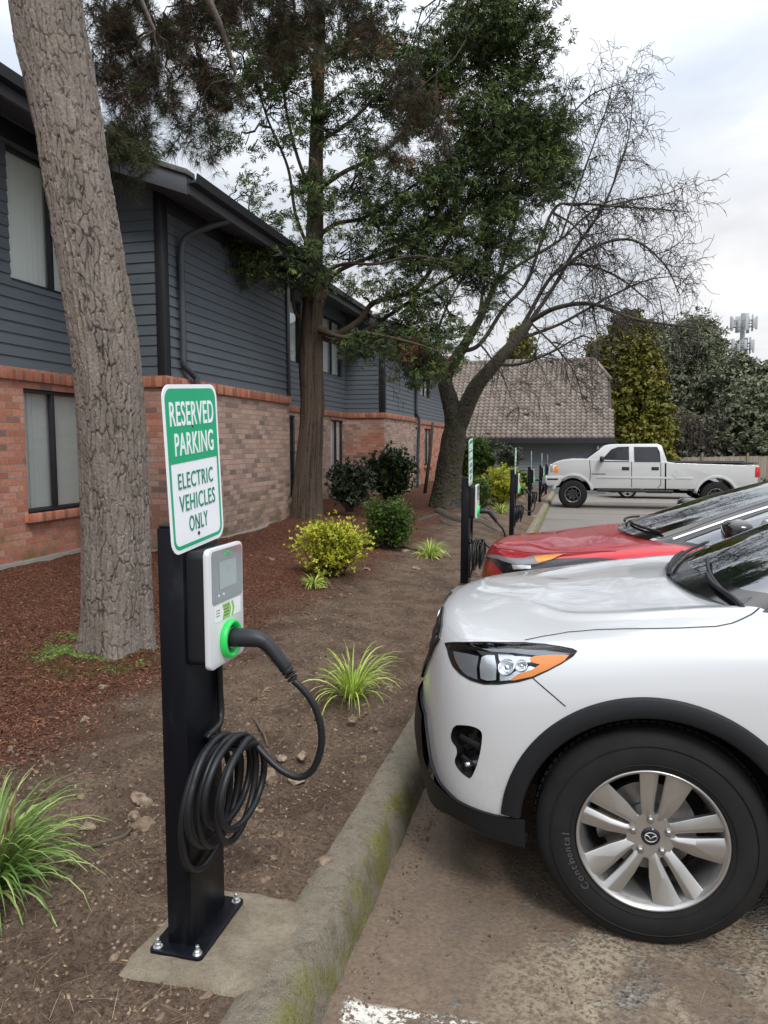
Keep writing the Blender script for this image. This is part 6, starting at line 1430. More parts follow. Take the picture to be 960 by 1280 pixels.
def trunk_mesh(name, path, radii, mat, parent, nseg=96, nstep=None, rid=.02, cw=.04, ch=.10, flare=0, fine_len=None, seed=3, fiber=0.0):
    """bark plates (warped cells with narrow fissures, each plate at its own height) pushed into a dense tube"""
    path = [np.array(p, float) for p in path]
    cp = np.array(catmull(path, 12)); rr_ = np.array(catmull([(r, 0, 0) for r in radii], 12))[:, 0]
    s = np.concatenate([[0], np.cumsum(np.linalg.norm(np.diff(cp, axis=0), axis=1))]); nstep = nstep or int(s[-1]/.02)
    u = np.linspace(0, s[-1], nstep) if fine_len is None else np.concatenate([np.linspace(0, fine_len, nstep), np.linspace(fine_len, s[-1], 90)[1:]]); nstep = len(u)
    P = np.stack([np.interp(u, s, cp[:, k]) for k in range(3)], -1); r = np.interp(u, s, rr_)
    T = np.gradient(P, axis=0); T /= np.linalg.norm(T, axis=1, keepdims=True); X = np.cross(np.tile((0, 1., 0), (nstep, 1)), T); X /= np.linalg.norm(X, axis=1, keepdims=True); Y_ = np.cross(T, X)
    a = np.linspace(0, 2*PI, nseg, endpoint=False); A, U = np.meshgrid(a, u); rm = radii[1]; cx, sx = np.cos(A)*rm, np.sin(A)*rm
    nx = max(6, int(round(2*PI*rm/cw))); w1 = fbm(cx*7, sx*7, U*3.5, 3, seed); w2 = fbm(cx*22, sx*22, U*16, 3, seed+3); w3 = fbm(cx*60, sx*60, U*50, 2, seed+4)
    xx = A/(2*PI)*nx+.55*w1+.33*w2+.12*w3; yy = U/ch+.5*w1+.30*w2
    e, cid = voro(xx, yy, nx, seed); e2, cid2 = voro(xx*2, yy*2.3, nx*2, seed+1)
    n3 = fbm(cx*6, sx*6, U*3, 3, seed+9); n4 = fbm(cx*90, sx*90, U*60, 3, seed+12)
    fis = sstep(.0, .20, e+.08*w2+.10*np.clip(fbm(cx*9, sx*9, U*5, 2, seed+30), 0, 1)); fl = sstep(0, .12, e2)
    h = fis*(.55+.30*cid)+.12*fl*cid2+.10*n4; 
    if fiber: fb = fbm(cx*45, sx*45, U*1.2, 4, seed+20); h = h*(1-fiber)+fiber*(.5+.45*fb+.15*fbm(cx*14, sx*14, U*.8, 3, seed+22))
    disp = rid*(h-.6)+n3*rm*.035
    if flare: disp = disp+flare*np.exp(-U/.22)*(1+.55*np.sin(A*5+1.3)+.35*np.sin(A*3+4))
    rad = r[:, None]+disp; V = P[:, None]+X[:, None]*(np.cos(A)*rad)[..., None]+Y_[:, None]*(np.sin(A)*rad)[..., None]
    i = (np.arange(nstep-1)[:, None]*nseg+np.arange(nseg)[None]); j = (np.arange(nstep-1)[:, None]*nseg+(np.arange(nseg)+1)[None] % nseg)
    Fc = np.stack([i, j, j+nseg, i+nseg], -1).reshape(-1, 4)
    return mobj(name, V.reshape(-1, 3), Fc, mat, parent, True, attrs={'hgt': np.clip(h.ravel(), 0, 1)})
def on(px, py, y): return onY(px, py, y)

# ------------------------------------------------------------------ big pine at the left
PB = (-3.06, 4.42); zb = float(zbed(*PB))-.06
PINE = empty('pine_tree', (0, 0, 0)); tag(PINE, 'tall pine with thick leaning grey trunk standing in mulch behind the nearest charging post', 'pine tree')
pp = [tuple(onY(x, y, 4.42)) for x, y in ((149, 840), (147, 700), (136, 480), (119, 360), (102, 250), (80, 125), (57, 0))]; pp += [(pp[-1][0]-.10, 4.45, pp[-1][2]+1.2), (pp[-1][0]-.2, 4.5, pp[-1][2]+3.4), (pp[-1][0]-.3, 4.5, 10)]
trunk_mesh('trunk', pp, [.236, .222, .216, .210, .206, .215, .225, .20, .16, .08], M['pine_bark'], PINE, 330, 800, .024, .036, .15, .075, 4.9, 3, .42)
mb_knots = []
limbs = []; twigs = []; tip = []
def hang(p0, n, L, droop, spread):
    """drooping pine branch with side twigs from p0"""
    p0 = np.array(p0)
    for _ in range(n):
        a = RNG.uniform(0, 2*PI); l = L*RNG.uniform(.6, 1.2); p1 = p0+np.array((math.cos(a)*spread*RNG.uniform(.3, 1), math.sin(a)*spread*RNG.uniform(.3, 1), -l*droop*RNG.uniform(.6, 1.1)))
        P = wander(p0, p1, 9, .35, -.06); twigs.append((P, np.linspace(.006, .0022, 9)))
        for k in range(2, 9):
            for _q in range(2):
                d = RNG.normal(0, 1, 3); d[2] = -abs(d[2])*.9; d /= np.linalg.norm(d); q = P[k]+d*RNG.uniform(.05, .16); twigs.append((wander(P[k], q, 4, .3), np.linspace(.0028, .0015, 4))); tip.append((q, d)); tip.append(((P[k]+q)/2, d))
# main limbs: traced in the air at their own depths
def limb(pts, r0, r1): 
    P = catmull(pts, 6); limbs.append((P, np.linspace(r0, r1, len(P)))); return P
la = limb([(-3.42, 4.45, 5.4), (-3.0, 4.9, 5.75), (-2.5, 5.3, 5.6), (-2.1, 5.7, 5.2)], .07, .02)
lb = limb([(-3.40, 4.45, 5.2), (-2.95, 5.0, 5.25), (-2.75, 5.5, 4.9), (-2.7, 5.8, 4.55)], .05, .015)
lc = limb([(-3.45, 4.45, 5.7), (-2.6, 5.1, 6.2), (-1.6, 5.9, 6.2), (-.9, 6.6, 5.8)], .08, .02)
ld = limb([(-3.36, 4.45, 4.75), (-3.05, 4.75, 4.8), (-2.95, 5.0, 4.5)], .035, .012)
pxh = [(150, 60, 5.2, 5), (175, 30, 5.3, 6), (140, 110, 5.0, 4), (205, 60, 5.5, 6), (160, 150, 5.0, 4), (230, 30, 5.6, 6), (190, 110, 5.2, 5), (245, 100, 5.7, 5), (265, 130, 5.8, 3), (275, 30, 5.8, 6), (215, 140, 5.4, 3), (150, 190, 4.95, 4), (255, 165, 5.6, 3), (130, 30, 5.0, 5), (305, 10, 6.0, 5),
       (340, 20, 6.2, 5), (370, 60, 6.4, 6), (390, 20, 6.5, 5), (350, 80, 6.3, 4), (430, 30, 6.6, 3), (470, 60, 6.8, 3), (510, 110, 7.0, 3), (530, 150, 7.0, 3), (545, 165, 7.1, 3), (500, 205, 7.0, 2)]
for (x, y, dy, n) in pxh:
    p = on(x, y-45, dy); hang(p, n, .42, 1.0, .22)
    src = min((q for l_, _ in limbs[:4] for q in l_), key=lambda q: np.linalg.norm(np.array(q)-p)); twigs.append((wander(src, p, 9, .5, -.05), np.linspace(.011, .005, 9)))
V, Fc = tubes([(P, r) for P, r in limbs], 10); mobj('branches', V, Fc, M['pine_bark'], PINE, True, attrs={'hgt': np.full(len(V), .6)})
V, Fc = tubes(twigs, 4); mobj('twigs', V, Fc, M['dark_twig'], PINE, True)
TC = np.array([t_[0] for t_ in tip]); TD = np.array([t_[1] for t_ in tip]); prx = proj(TC)
dead = (RNG.random(len(TC)) < np.where(prx[:, 0] < 300, .68, .55)) & ~((prx[:, 1] > 150) & (prx[:, 0] < 330))
tn = [tuft(16, .085, .0028, s, 1.1) for s in range(4)]
foliage('dead_needles', tn, np.repeat(TC[dead], 2, 0)+RNG.normal(0, .012, (dead.sum()*2, 3)), M['needle_dead'], PINE, .6, 1.1, dirs=np.repeat(TD[dead], 2, 0))
foliage('needles', tn, np.repeat(TC[~dead], 3, 0)+RNG.normal(0, .02, ((~dead).sum()*3, 3)), M['needle'], PINE, .7, 1.3, dirs=np.repeat(TD[~dead], 3, 0))
# ------------------------------------------------------------------ cypress in front of the recessed wall
YCY = 12.75
CYP = empty('cypress_tree', (-4.55, YCY, .1)); CI = Matrix.Translation((-4.55, YCY, .1)).inverted(); tag(CYP, 'dark green cypress with straight reddish trunk growing beside the brick wall', 'cypress tree')
def cy(o): o.matrix_parent_inverse = CI; return o
cpts = [on(x, y, YCY) for x, y in ((384, 668), (385, 600), (390, 520), (389, 450), (391, 380), (393, 300), (395, 200), (398, 100), (400, 0))]; cpts.append(cpts[-1]+np.array((.1, 0, 3.0)))
cy(trunk_mesh('trunk', cpts, [.32, .25, .215, .215, .175, .15, .125, .105, .09, .03], M['cypress_bark'], CYP, 110, 620, .030, .06, .5, .07, None, 8, .75))
cl = []
def climb(pts, r0, r1, y0=YCY, y1=None):
    y1 = YCY if y1 is None else y1; n = len(pts); P = catmull([on(x, y, y0+(y1-y0)*i/(n-1)) for i, (x, y) in enumerate(pts)], 6); cl.append((P, np.linspace(r0*.75, r1*.75, len(P)))); return P
climb([(393, 410), (410, 425), (440, 425), (470, 405), (500, 385), (540, 360), (590, 330)], .075, .03, YCY, 13.4)
climb([(396, 398), (405, 370), (412, 350), (430, 335), (480, 315), (540, 290), (600, 260)], .075, .03, YCY, 13.0)
climb([(398, 410), (420, 418), (450, 400), (468, 378), (520, 360), (560, 300), (610, 200)], .09, .035, YCY-.1, 13.2)
climb([(398, 412), (430, 422), (450, 416), (480, 420), (520, 430), (550, 440)], .06, .02, YCY-.2, 12.0)
climb([(388, 405), (372, 395), (366, 375), (366, 340)], .05, .03, YCY, YCY-.5)
climb([(392, 300), (420, 280), (460, 270), (520, 230), (580, 190)], .06, .02, YCY, 13.3); climb([(394, 240), (430, 215), (480, 190), (530, 140), (600, 90)], .06, .02, YCY, 13.3); climb([(395, 180), (440, 150), (500, 90), (560, 40)], .05, .02, YCY, 12.5)
climb([(390, 320), (370, 270), (360, 210), (335, 150), (320, 100)], .045, .02, YCY, 11.6); climb([(392, 250), (370, 190), (355, 120), (350, 40)], .045, .02, YCY, 12.0); climb([(388, 345), (370, 335), (340, 330), (310, 320)], .04, .015, YCY, 10.8)
climb([(396, 345), (430, 330), (470, 330), (520, 320), (570, 330)], .045, .015, YCY, 12.2)
clus = [  # px centre, px radii, depth, count weight
 (640, 60, 48, 62, 13.4, 1.2), (600, 35, 60, 50, 13.2, 1.2), (560, 95, 60, 55, 13, 1.1), (655, 140, 55, 48, 13.4, 1.2), (690, 205, 36, 38, 13.5, 1.1), (640, 225, 62, 50, 13.3, 1.3), (600, 170, 60, 50, 13.2, 1.2), (555, 240, 58, 55, 13, 1.1), (620, 295, 62, 34, 13.3, 1.1),
 (540, 318, 60, 40, 13, .9), (590, 345, 42, 30, 13.3, .8), (525, 400, 48, 34, 13, .9), (535, 450, 44, 30, 12.6, .9), (500, 362, 45, 30, 12.8, .7), (475, 432, 38, 20, 12.3, .7), (575, 415, 30, 28, 13.2, .5),
 (450, 35, 70, 48, 13, .8), (490, 125, 60, 55, 13, .8), (420, 150, 45, 45, 12.6, .5), (455, 230, 55, 42, 12.8, .75), (400, 250, 30, 45, 12.4, .5), (500, 280, 50, 36, 12.9, .8), (440, 312, 45, 24, 12.6, .6), (380, 100, 40, 50, 12.4, .4),
 (335, 60, 45, 50, 11.6, .55), (300, 105, 34, 36, 11.4, .4), (330, 175, 26, 30, 11.4, .2), (305, 240, 26, 28, 11.0, .3), (325, 290, 36, 26, 10.8, .6), (318, 325, 44, 20, 10.8, .8), (365, 320, 36, 26, 11.4, .8), (290, 50, 40, 36, 11.2, .5), (355, 130, 30, 50, 11.8, .3),
 (345, 345, 28, 12, 10.8, .6), (390, 350, 30, 18, 12.0, .6), (270, 100, 26, 30, 11.2, .3), (290, 180, 22, 25, 11.2, .2), (705, 165, 20, 30, 13.5, .6), (680, 20, 22, 22, 13.5, .5), (545, 480, 22, 12, 12.8, .4), (610, 385, 24, 16, 13.3, .3), (450, 365, 22, 16, 12.6, .25)]
C_, lo_, fine = [], [], []
for (x, y, rx, ry, d, wgt) in clus:
    n = int(wgt*rx*ry*.036); cen = on(x, y, d); ex = on(x+rx, y, d)[0]-cen[0]; ez = cen[2]-on(x, y+ry, d)[2]
    # sub-clumps on side branchlets: uneven outline with gaps
    for _ in range(max(3, n//2)):
        q = RNG.normal(0, 1, 3); q /= np.linalg.norm(q); q *= RNG.random()**.38; c = cen+q*np.array((ex, max(.5, ex*.9), ez))
        src = cen+(c-cen)*RNG.uniform(0, .35)-np.array((.25, 0, .12)); fine.append((wander(src, c, 6, .5, -.04), np.linspace(.012, .004, 6)))
        m = RNG.integers(9, 20); C_.append(c+RNG.normal(0, 1, (m, 3))*np.array((.16, .16, .075)))
    tr = min((p for l_, _ in cl for p in l_), key=lambda p: np.linalg.norm(np.array(p)-cen)); fine.append((wander(tr, cen, 9, .5, -.05), np.linspace(.022, .01, 9)))
V, Fc = tubes(cl, 10); cy(mobj('branches', V, Fc, M['cypress_bark'], CYP, True, attrs={'hgt': np.full(len(V), .6)})); V, Fc = tubes(fine, 4); cy(mobj('twigs', V, Fc, M['dark_twig'], CYP, True))
C_ = np.concatenate(C_); sp_t = [spray(16, .18, .015, .85, .45, s) for s in range(5)]
cy(foliage('crown', sp_t, C_, M['cypress_leaf'], CYP, .7, 1.25, tilt=.95))
bx = [(545, 165, 30, 34, 12.6), (510, 210, 16, 14, 12.6), (385, 95, 30, 30, 12.2), (470, 60, 40, 22, 12.4), (520, 440, 24, 22, 12.3), (540, 130, 24, 20, 12.4)]
Bc = np.concatenate([on(x, y, d)+RNG.normal(0, .45, (70, 3))*np.array((on(x+rx, y, d)[0]-on(x, y, d)[0], .3, on(x, y, d)[2]-on(x, y+ry, d)[2])) for x, y, rx, ry, d in bx])
cy(foliage('dead_foliage', [spray(9, .13, .012, .8, .4, s) for s in range(3)], Bc, M['brown_leaf'], CYP, .8, 1.4))
print('cypress sprays', len(C_))

M['limb'] = simple('dark limb bark', (.050, .043, .036), .9, var=.45, vscale=9, bump=.6, bscale=40)
# ------------------------------------------------------------------ bare ornamental tree beyond
YB_ = 16.8
BT = empty('bare_tree', (-2.72, YB_, -.05)); BTI = Matrix.Translation((-2.72, YB_, -.05)).inverted(); tag(BT, 'leafless arching tree with forked mossy trunk and drooping twigs beside the second charging post', 'bare tree')
def bt(o): o.matrix_parent_inverse = BTI; return o
t1 = [on(x, y, YB_) for x, y in ((556, 655), (556, 628), (561, 590), (566, 555), (569, 530), (562, 500), (557, 472))]
t1 += [on(575, 440, YB_-.1), on(598, 402, YB_-.2), on(622, 350, YB_-.3)]
bt(trunk_mesh('trunk', t1, [.46, .35, .29, .27, .235, .18, .15, .11, .08, .05], M['grey_bark'], BT, 100, 420, .030, .06, .10, .10, None, 12))
t2 = [on(x, y, YB_+d) for x, y, d in ((566, 552, 0), (576, 525, 0), (594, 485, 0), (618, 456, .1), (645, 425, .2), (662, 402, .3))]
bt(trunk_mesh('fork', t2, [.21, .20, .17, .14, .115, .10], M['grey_bark'], BT, 80, 220, .025, .05, .09, 0, None, 14))
bl = []; tw = []
def blimb(pts, r0, r1, d0, d1):
    n = len(pts); P = catmull([on(x, y, YB_+d0+(d1-d0)*i/(n-1)) for i, (x, y) in enumerate(pts)], 6); r = np.linspace(r0, r1, len(P)); bl.append((P, r*.82)); return P, r
BL = [blimb([(622, 350), (640, 290), (655, 220), (690, 175), (735, 122), (775, 105)], .06, .008, -.3, -.8), blimb([(622, 350), (650, 330), (700, 300), (740, 265), (790, 255)], .055, .012, -.3, .3),
      blimb([(662, 402), (695, 385), (740, 380), (790, 398), (830, 405), (872, 410)], .075, .018, .3, -1.2), blimb([(645, 425), (660, 395), (690, 345), (720, 330), (770, 345), (815, 380)], .07, .016, .2, 1.0),
      blimb([(662, 402), (690, 362), (720, 310), (752, 262), (772, 215), (786, 170), (793, 100)], .06, .008, .3, .8), blimb([(690, 345), (740, 310), (790, 300), (830, 330), (850, 370)], .05, .012, .3, -.6),
      blimb([(575, 440), (600, 430), (630, 385), (660, 350), (690, 265), (720, 255), (770, 258), (830, 262), (862, 265)], .065, .010, -.1, .4), blimb([(598, 402), (610, 330), (640, 240), (665, 180), (690, 130)], .05, .010, -.2, .9),
      blimb([(557, 472), (545, 430), (560, 380), (590, 330)], .06, .02, 0, 1.0), blimb([(618, 456), (650, 455), (690, 440), (730, 420), (750, 440)], .045, .01, .1, -1.0), blimb([(690, 265), (720, 285), (750, 330), (760, 400)], .03, .008, .3, -.4),
      blimb([(700, 300), (735, 200), (760, 130), (768, 90)], .03, .006, -.2, .3), blimb([(645, 425), (700, 405), (760, 372), (810, 350), (850, 345)], .05, .01, .2, 1.3), blimb([(740, 262), (790, 250), (840, 240), (858, 228)], .025, .006, .3, .8), blimb([(662, 402), (700, 440), (720, 470), (728, 500)], .03, .008, .3, -.5),
      blimb([(600, 430), (612, 445), (628, 470), (640, 500)], .03, .008, -.1, -.8), blimb([(556, 470), (530, 455), (505, 440), (485, 430)], .035, .012, 0, -.5)]
cen = np.array(on(680, 380, YB_))
def sprout(P, r, step, L, depth):
    n = len(P); s = np.concatenate([[0], np.cumsum(np.linalg.norm(np.diff(np.array(P), axis=0), axis=1))]); t = s[-1]*.15 if depth == 1 else .08
    while t < s[-1]:
        k = min(int(np.searchsorted(s, t)), n-1); p = np.array(P[k]); T = np.array(P[min(k+1, n-1)])-np.array(P[max(k-1, 0)]); T /= max(np.linalg.norm(T), 1e-6)
        d = T*.55+RNG.normal(0, .62, 3); outw = p-cen; outw[2] = 0; d += .25*outw/max(np.linalg.norm(outw), .3); d[2] += RNG.choice([-.35, .40, .0]); d /= np.linalg.norm(d)
        l = L*RNG.uniform(.5, 1.25); m = 7; q = [p]; dd = d.copy(); hang_ = RNG.random() < .62
        for i in range(m-1):
            dd = dd+RNG.normal(0, .075, 3); dd[2] += (-.17 if hang_ else .10)*(i*.5+.2); dd /= np.linalg.norm(dd); q.append(q[-1]+dd*l/(m-1))
        r0 = min(float(r[k])*.55, .018 if depth == 1 else .0085); rr_ = np.linspace(max(r0, .0058), .0040, m); tw.append((q, rr_))
        if depth < 3: sprout(q, rr_, step*(1.0 if depth == 1 else 1.1), L*.62, depth+1)
        t += step*RNG.uniform(.5, 1.5)
for P, r in BL: sprout(P, r, .14, .74, 1)
V, Fc = tubes(bl, 9); bt(mobj('branches', V, Fc, M['limb'], BT, True)); V, Fc = tubes(tw, 3); bt(mobj('twigs', V, Fc, M['twig'], BT, True)); print('twigs', len(tw))
# surface roots beside the bare tree
rt_ = []
for pts, r0 in (([(548, 640), (572, 650), (598, 653), (622, 664)], .12), ([(545, 645), (525, 650), (508, 655)], .09), ([(575, 640), (596, 645), (612, 651), (632, 657)], .07), ([(550, 648), (560, 656), (585, 660)], .07)):
    P = []
    for x, y in pts:
        d = ray(x, y); t_ = (HC-.0)/(-d[2]-.0); p = CAM+d*t_
        for _ in range(4): p = CAM+d*((HC-float(zbed(p[0], p[1])))/(-d[2]))
        P.append(p+np.array((0, 0, -.025)))
    P = catmull(P, 5); rt_.append((P, np.linspace(r0, r0*.35, len(P))))
V, Fc = tubes(rt_, 10); V = V+np.stack([.012*fbm(V[:, 0]*9+k, V[:, 1]*9, V[:, 2]*9, 2, k) for k in range(3)], -1); bt(mobj('surface_roots', V, Fc, M['limb'], BT, True))
# thin leaning stake against the building corner, and a hooked one
p0, p1 = on(531, 612, 19.5), on(541, 528, 19.5); o = MB().tube([tuple(p0-np.array((0, 0, .1))), tuple((p0+p1)/2+np.array((.03, 0, 0))), tuple(p1)], [.05, .045, .035], 8).build('leaning_stake', M['root'], None, smooth=True); tag(o, 'thin brown stake leaning upright just left of the mossy forked trunk', 'stake')

# ------------------------------------------------------------------ shrubs
def bed_at(px, py):
    d = ray(px, py); z = 0.0
    for _ in range(8): p = CAM+d*((HC-z)/(-d[2])); z = float(zbed(p[0], p[1]))
    return p
def shrub(name, px, py, w, h, mat, label, cat='shrub', leaf=(.05, .022), dens_=1.0, ncl=26, flat=False, stem=True, group=None, shape=1.0, yoff=0.0, depth=None, nper=26, tall=0):
    b = bed_at(px, py) if depth is None else on(px, py, depth); D = b[1]; W_ = w*D/F*1.02; H_ = h*D/F*1.02
    root = empty(name, (b[0], b[1]+W_*.35, b[2]-.02)); tag(root, label, cat, group); stems = []; C = []
    for i in range(ncl):
        q = RNG.normal(0, 1, 3); q /= np.linalg.norm(q); q *= RNG.random()**.30
        if flat: q = RNG.uniform(-1, 1, 3); q[:2] = np.sign(q[:2])*np.abs(q[:2])**.7
        zz = H_*(.54+.40*q[2])*RNG.uniform(.88, 1.14); taper = (.72+.28*np.clip(zz/H_*1.6, 0, 1))*shape+(1-shape)
        c = np.array((q[0]*W_*.46*taper, q[1]*W_*.42*taper, zz)); C.append(c+RNG.normal(0, 1, (int(nper*dens_), 3))*np.array((W_*.11, W_*.11, H_*.085)))
        s0 = np.array((RNG.normal(0, W_*.06), RNG.normal(0, W_*.06), 0)); stems.append((wander(s0, c, 7, .4, -.02), np.linspace(max(.006, W_*.010), .003, 7)))
    V, Fc = tubes(stems, 5); mobj('stems', V, Fc, M['dark_twig'], root, True)
    C = np.concatenate(C); C = C[C[:, 2] > .03]; rs = random.Random(5)
    tm = [merge([xf(quad_leaf(leaf[0], leaf[1], leaf[1]*.25), Matrix.Rotation(rs.uniform(0, 2*PI), 4, 'Z') @ Matrix.Rotation(-rs.uniform(.0, 1.1), 4, 'Y')) for _ in range(6)]) for k in range(4)]
    foliage('leaves', tm, C, mat, root, .7, 1.25, tilt=.9); return root
shrub('yellow_shrub', 404, 727, 96, 80, M['yellow_leaf'], 'bright yellow green shrub in the mulch left of the small boxwood', leaf=(.036, .018), ncl=80, nper=22, shape=1.3)
shrub('boxwood', 483, 688, 50, 64, M['box_leaf'], 'small green clipped boxwood right of the yellow shrub', leaf=(.030, .016), ncl=90, nper=34, flat=True, shape=.9)
shrub('rhododendron', 431, 640, 60, 62, M['rhodo_dusty'], 'dusty dark green shrub just right of the reddish trunk', leaf=(.085, .034), ncl=48, nper=22, depth=13.8)
shrub('rhododendron', 481, 628, 62, 66, M['rhodo'], 'taller glossy dark green shrub under the brick corner of the building', leaf=(.10, .042), ncl=60, nper=26, shape=1.7, depth=16.0)
shrub('rhododendron', 592, 612, 44, 62, M['box_leaf'], 'round green shrub close behind the second charging post sign', leaf=(.13, .05), ncl=50, nper=24, depth=21)
shrub('hedge', 592, 650, 40, 52, M['box_leaf'], 'low dark green hedge between the bare trunk and the yellow hedge', leaf=(.06, .03), ncl=50, nper=24, depth=18.5)
shrub('hedge', 622, 634, 52, 46, M['yellow_leaf'], 'yellow green hedge beyond the second charging post', leaf=(.07, .032), ncl=70, nper=26, depth=20.0)
shrub('hedge', 648, 622, 26, 32, M['box_leaf'], 'pale green bush behind the third charging post', leaf=(.08, .035), ncl=30, nper=24, depth=23)
shrub('hedge', 634, 590, 30, 30, M['rhodo_dusty'], 'small dusty bush against the grey blue house wall', leaf=(.10, .04), ncl=30, nper=20, depth=31)
# grass clumps
def grass(px, py, w, h, mat, label, n=160, lw=.008, loc=None, lean=1.0, group='grass clumps in the planting bed'):
    b = bed_at(px, py) if loc is None else np.array(loc); D = b[1]; W_ = w*D/F; H_ = h*D/F; V, Fc, A = [], [], []; n0 = 0; m = 8
    for i in range(n):
        a = RNG.uniform(0, 2*PI); out = abs(RNG.normal(.45, .35)); L = H_*RNG.uniform(.75, 1.45); d = np.array((math.cos(a), math.sin(a))); p = np.array((*(d*W_*.06*RNG.random()), 0.0)); th = .15+out*.9*lean; pts = [p.copy()]
        for k in range(m-1):
            th = th+.16*(k*.32)*(1+out)*lean; p = p+np.array((d[0]*math.sin(th), d[1]*math.sin(th), math.cos(th)))*L/(m-1); pts.append(p.copy())
        pts = np.array(pts); pts[:, 2] = np.maximum(pts[:, 2], .006+.01*RNG.random()); side = np.array((-d[1], d[0], 0))*1.0+RNG.normal(0, .35, 3); side /= np.linalg.norm(side); wd = lw*RNG.uniform(.7, 1.2)*np.array([.7, .95, 1, 1, .9, .72, .45, .1])
        v = np.stack([pts-side*wd[:, None]/2, pts+side*wd[:, None]/2+np.array((0, 0, .0008)), ], 1).reshape(-1, 3); V.append(v); k = np.arange(m-1)*2; Fc.append(np.stack([k, k+1, k+3, k+2], -1)+n0); A.append(np.full(len(v), RNG.random())); n0 += len(v)
    root = mobj('grass_clump', np.concatenate(V), np.concatenate(Fc), mat, None, True, attrs={'rnd': np.concatenate(A)}); root.location = (b[0], b[1], b[2]-.012); tag(root, label, 'grass', group); return root
grass(440, 872, 100, 70, M['grass_v'], 'yellow striped grass clump in bare soil between cable and white SUV', 150, .0075)
grass(537, 697, 52, 26, M['grass_v'], 'small striped grass clump right of the boxwood', 170, .010, lean=1.1)
grass(392, 733, 60, 22, M['grass_v'], 'floppy pale grass clump at the foot of the yellow shrub', 150, .009, lean=1.3)
grass(626, 642, 26, 16, M['grass_v'], 'yellow green grass tuft below the yellow hedge', 120, .014)
grass(0, 0, 200, 160, M['grass_g'], 'large green grass clump cut by the left edge of the picture', 360, .0085, loc=(-1.80, 1.90, float(zbed(-1.80, 1.90))), lean=.95)
grass(322, 875, 40, 26, M['straw'], 'wispy dry grass tuft right of the charging post', 26, .004, lean=1.4)
# flower stalks in the big clump
st_ = []
for k in range(5):
    a = RNG.uniform(0, 6.28); p = np.array((-1.80+.05*math.cos(a), 1.90+.05*math.sin(a), .1)); st_.append((wander(p, p+np.array((RNG.uniform(.02, .14), RNG.uniform(-.12, .08), RNG.uniform(.30, .40))), 8, .2), np.array([.002]*4+[.005, .006, .005, .002])))
V, Fc = tubes(st_, 5); o = mobj('seed_stalks', V, Fc, M['straw'], None, True, attrs={'rnd': RNG.random(len(V))}); gc = [q for q in bpy.data.objects if q.get('label', '').startswith('large green grass')][0]; o.parent = gc; o.matrix_parent_inverse = Matrix.Translation(gc.location).inverted()

# ------------------------------------------------------------------ background trees
def conifer(px, ptop, pbot, wpx, depth, mat, label, name='conifer', n=700, power=.8, leaf=.35, cat='conifer', irr=.18, tip=.06, tilt=1.2, lw=.12):
    b = on(px, pbot, depth); t_ = on(px, ptop, depth); H_ = t_[2]-b[2]; W_ = wpx*depth/F/2; root = empty(name, (b[0], depth, b[2])); tag(root, label, cat)
    V, Fc = tubes([(wander((0, 0, 0), (0, 0, H_), 8, .02), np.linspace(W_*.10, .03, 8))], 8); mobj('trunk', V, Fc, M['dark_twig'], root, True); C = []; br = []
    for i in range(n):
        h = RNG.random()**.85; rr_ = W_*((1-h)**power+tip)*(1+irr*math.sin(h*37+i*.01)+RNG.normal(0, irr*.6)); a = RNG.uniform(0, 2*PI); k = RNG.random()**.45; p = np.array((math.cos(a)*rr_*k, math.sin(a)*rr_*k, H_*(.04+.95*h)-rr_*k*.12)); C.append(p+RNG.normal(0, 1, (8, 3))*leaf*.55)
        if i % 6 == 0: br.append((np.array([(0, 0, p[2]+rr_*.1), p*np.array((.5, .5, 1)), p]), np.array((.06, .04, .02))))
    V, Fc = tubes(br, 4); mobj('branches', V, Fc, M['dark_twig'], root, True)
    foliage('crown', [spray(8, leaf, lw, .8, .4, s) for s in range(4)], np.concatenate(C), mat, root, .7, 1.3, tilt=tilt); return root
conifer(782, 398, 575, 96, 45, M['gold_conifer'], 'golden green cone-shaped conifer rising behind the cab of the white pickup', n=1500, power=.55, leaf=.40, lw=.15)
conifer(745, 430, 575, 60, 47, M['gold_conifer'], 'smaller golden conifer tucked behind the end of the tiled roof', n=600, power=.6, leaf=.40, lw=.15)
conifer(862, 402, 590, 104, 56, M['far_pine'], 'broad dark green pine standing left of the cell mast', 'pine_tree', n=900, power=.42, leaf=.60, cat='pine tree', irr=.45, lw=.10)
conifer(822, 412, 590, 64, 60, M['far_pine'], 'dark narrow pine between the golden conifer and the broad pine', 'pine_tree', n=600, power=.5, leaf=.55, cat='pine tree', irr=.3, lw=.10)
conifer(921, 450, 590, 50, 52, M['far_pine'], 'pointed green fir in front of the cell mast base', 'fir_tree', n=650, power=.75, leaf=.5, cat='fir tree', irr=.28, lw=.12)
conifer(962, 462, 592, 120, 50, M['far_pine'], 'spreading dark pine at the right edge of the picture', 'pine_tree', n=850, power=.4, leaf=.55, cat='pine tree', irr=.45, lw=.12)
conifer(648, 415, 560, 46, 52, M['gold_conifer'], 'tawny tree top showing above the tiled roof ridge', n=380, power=.6, leaf=.45, lw=.12)
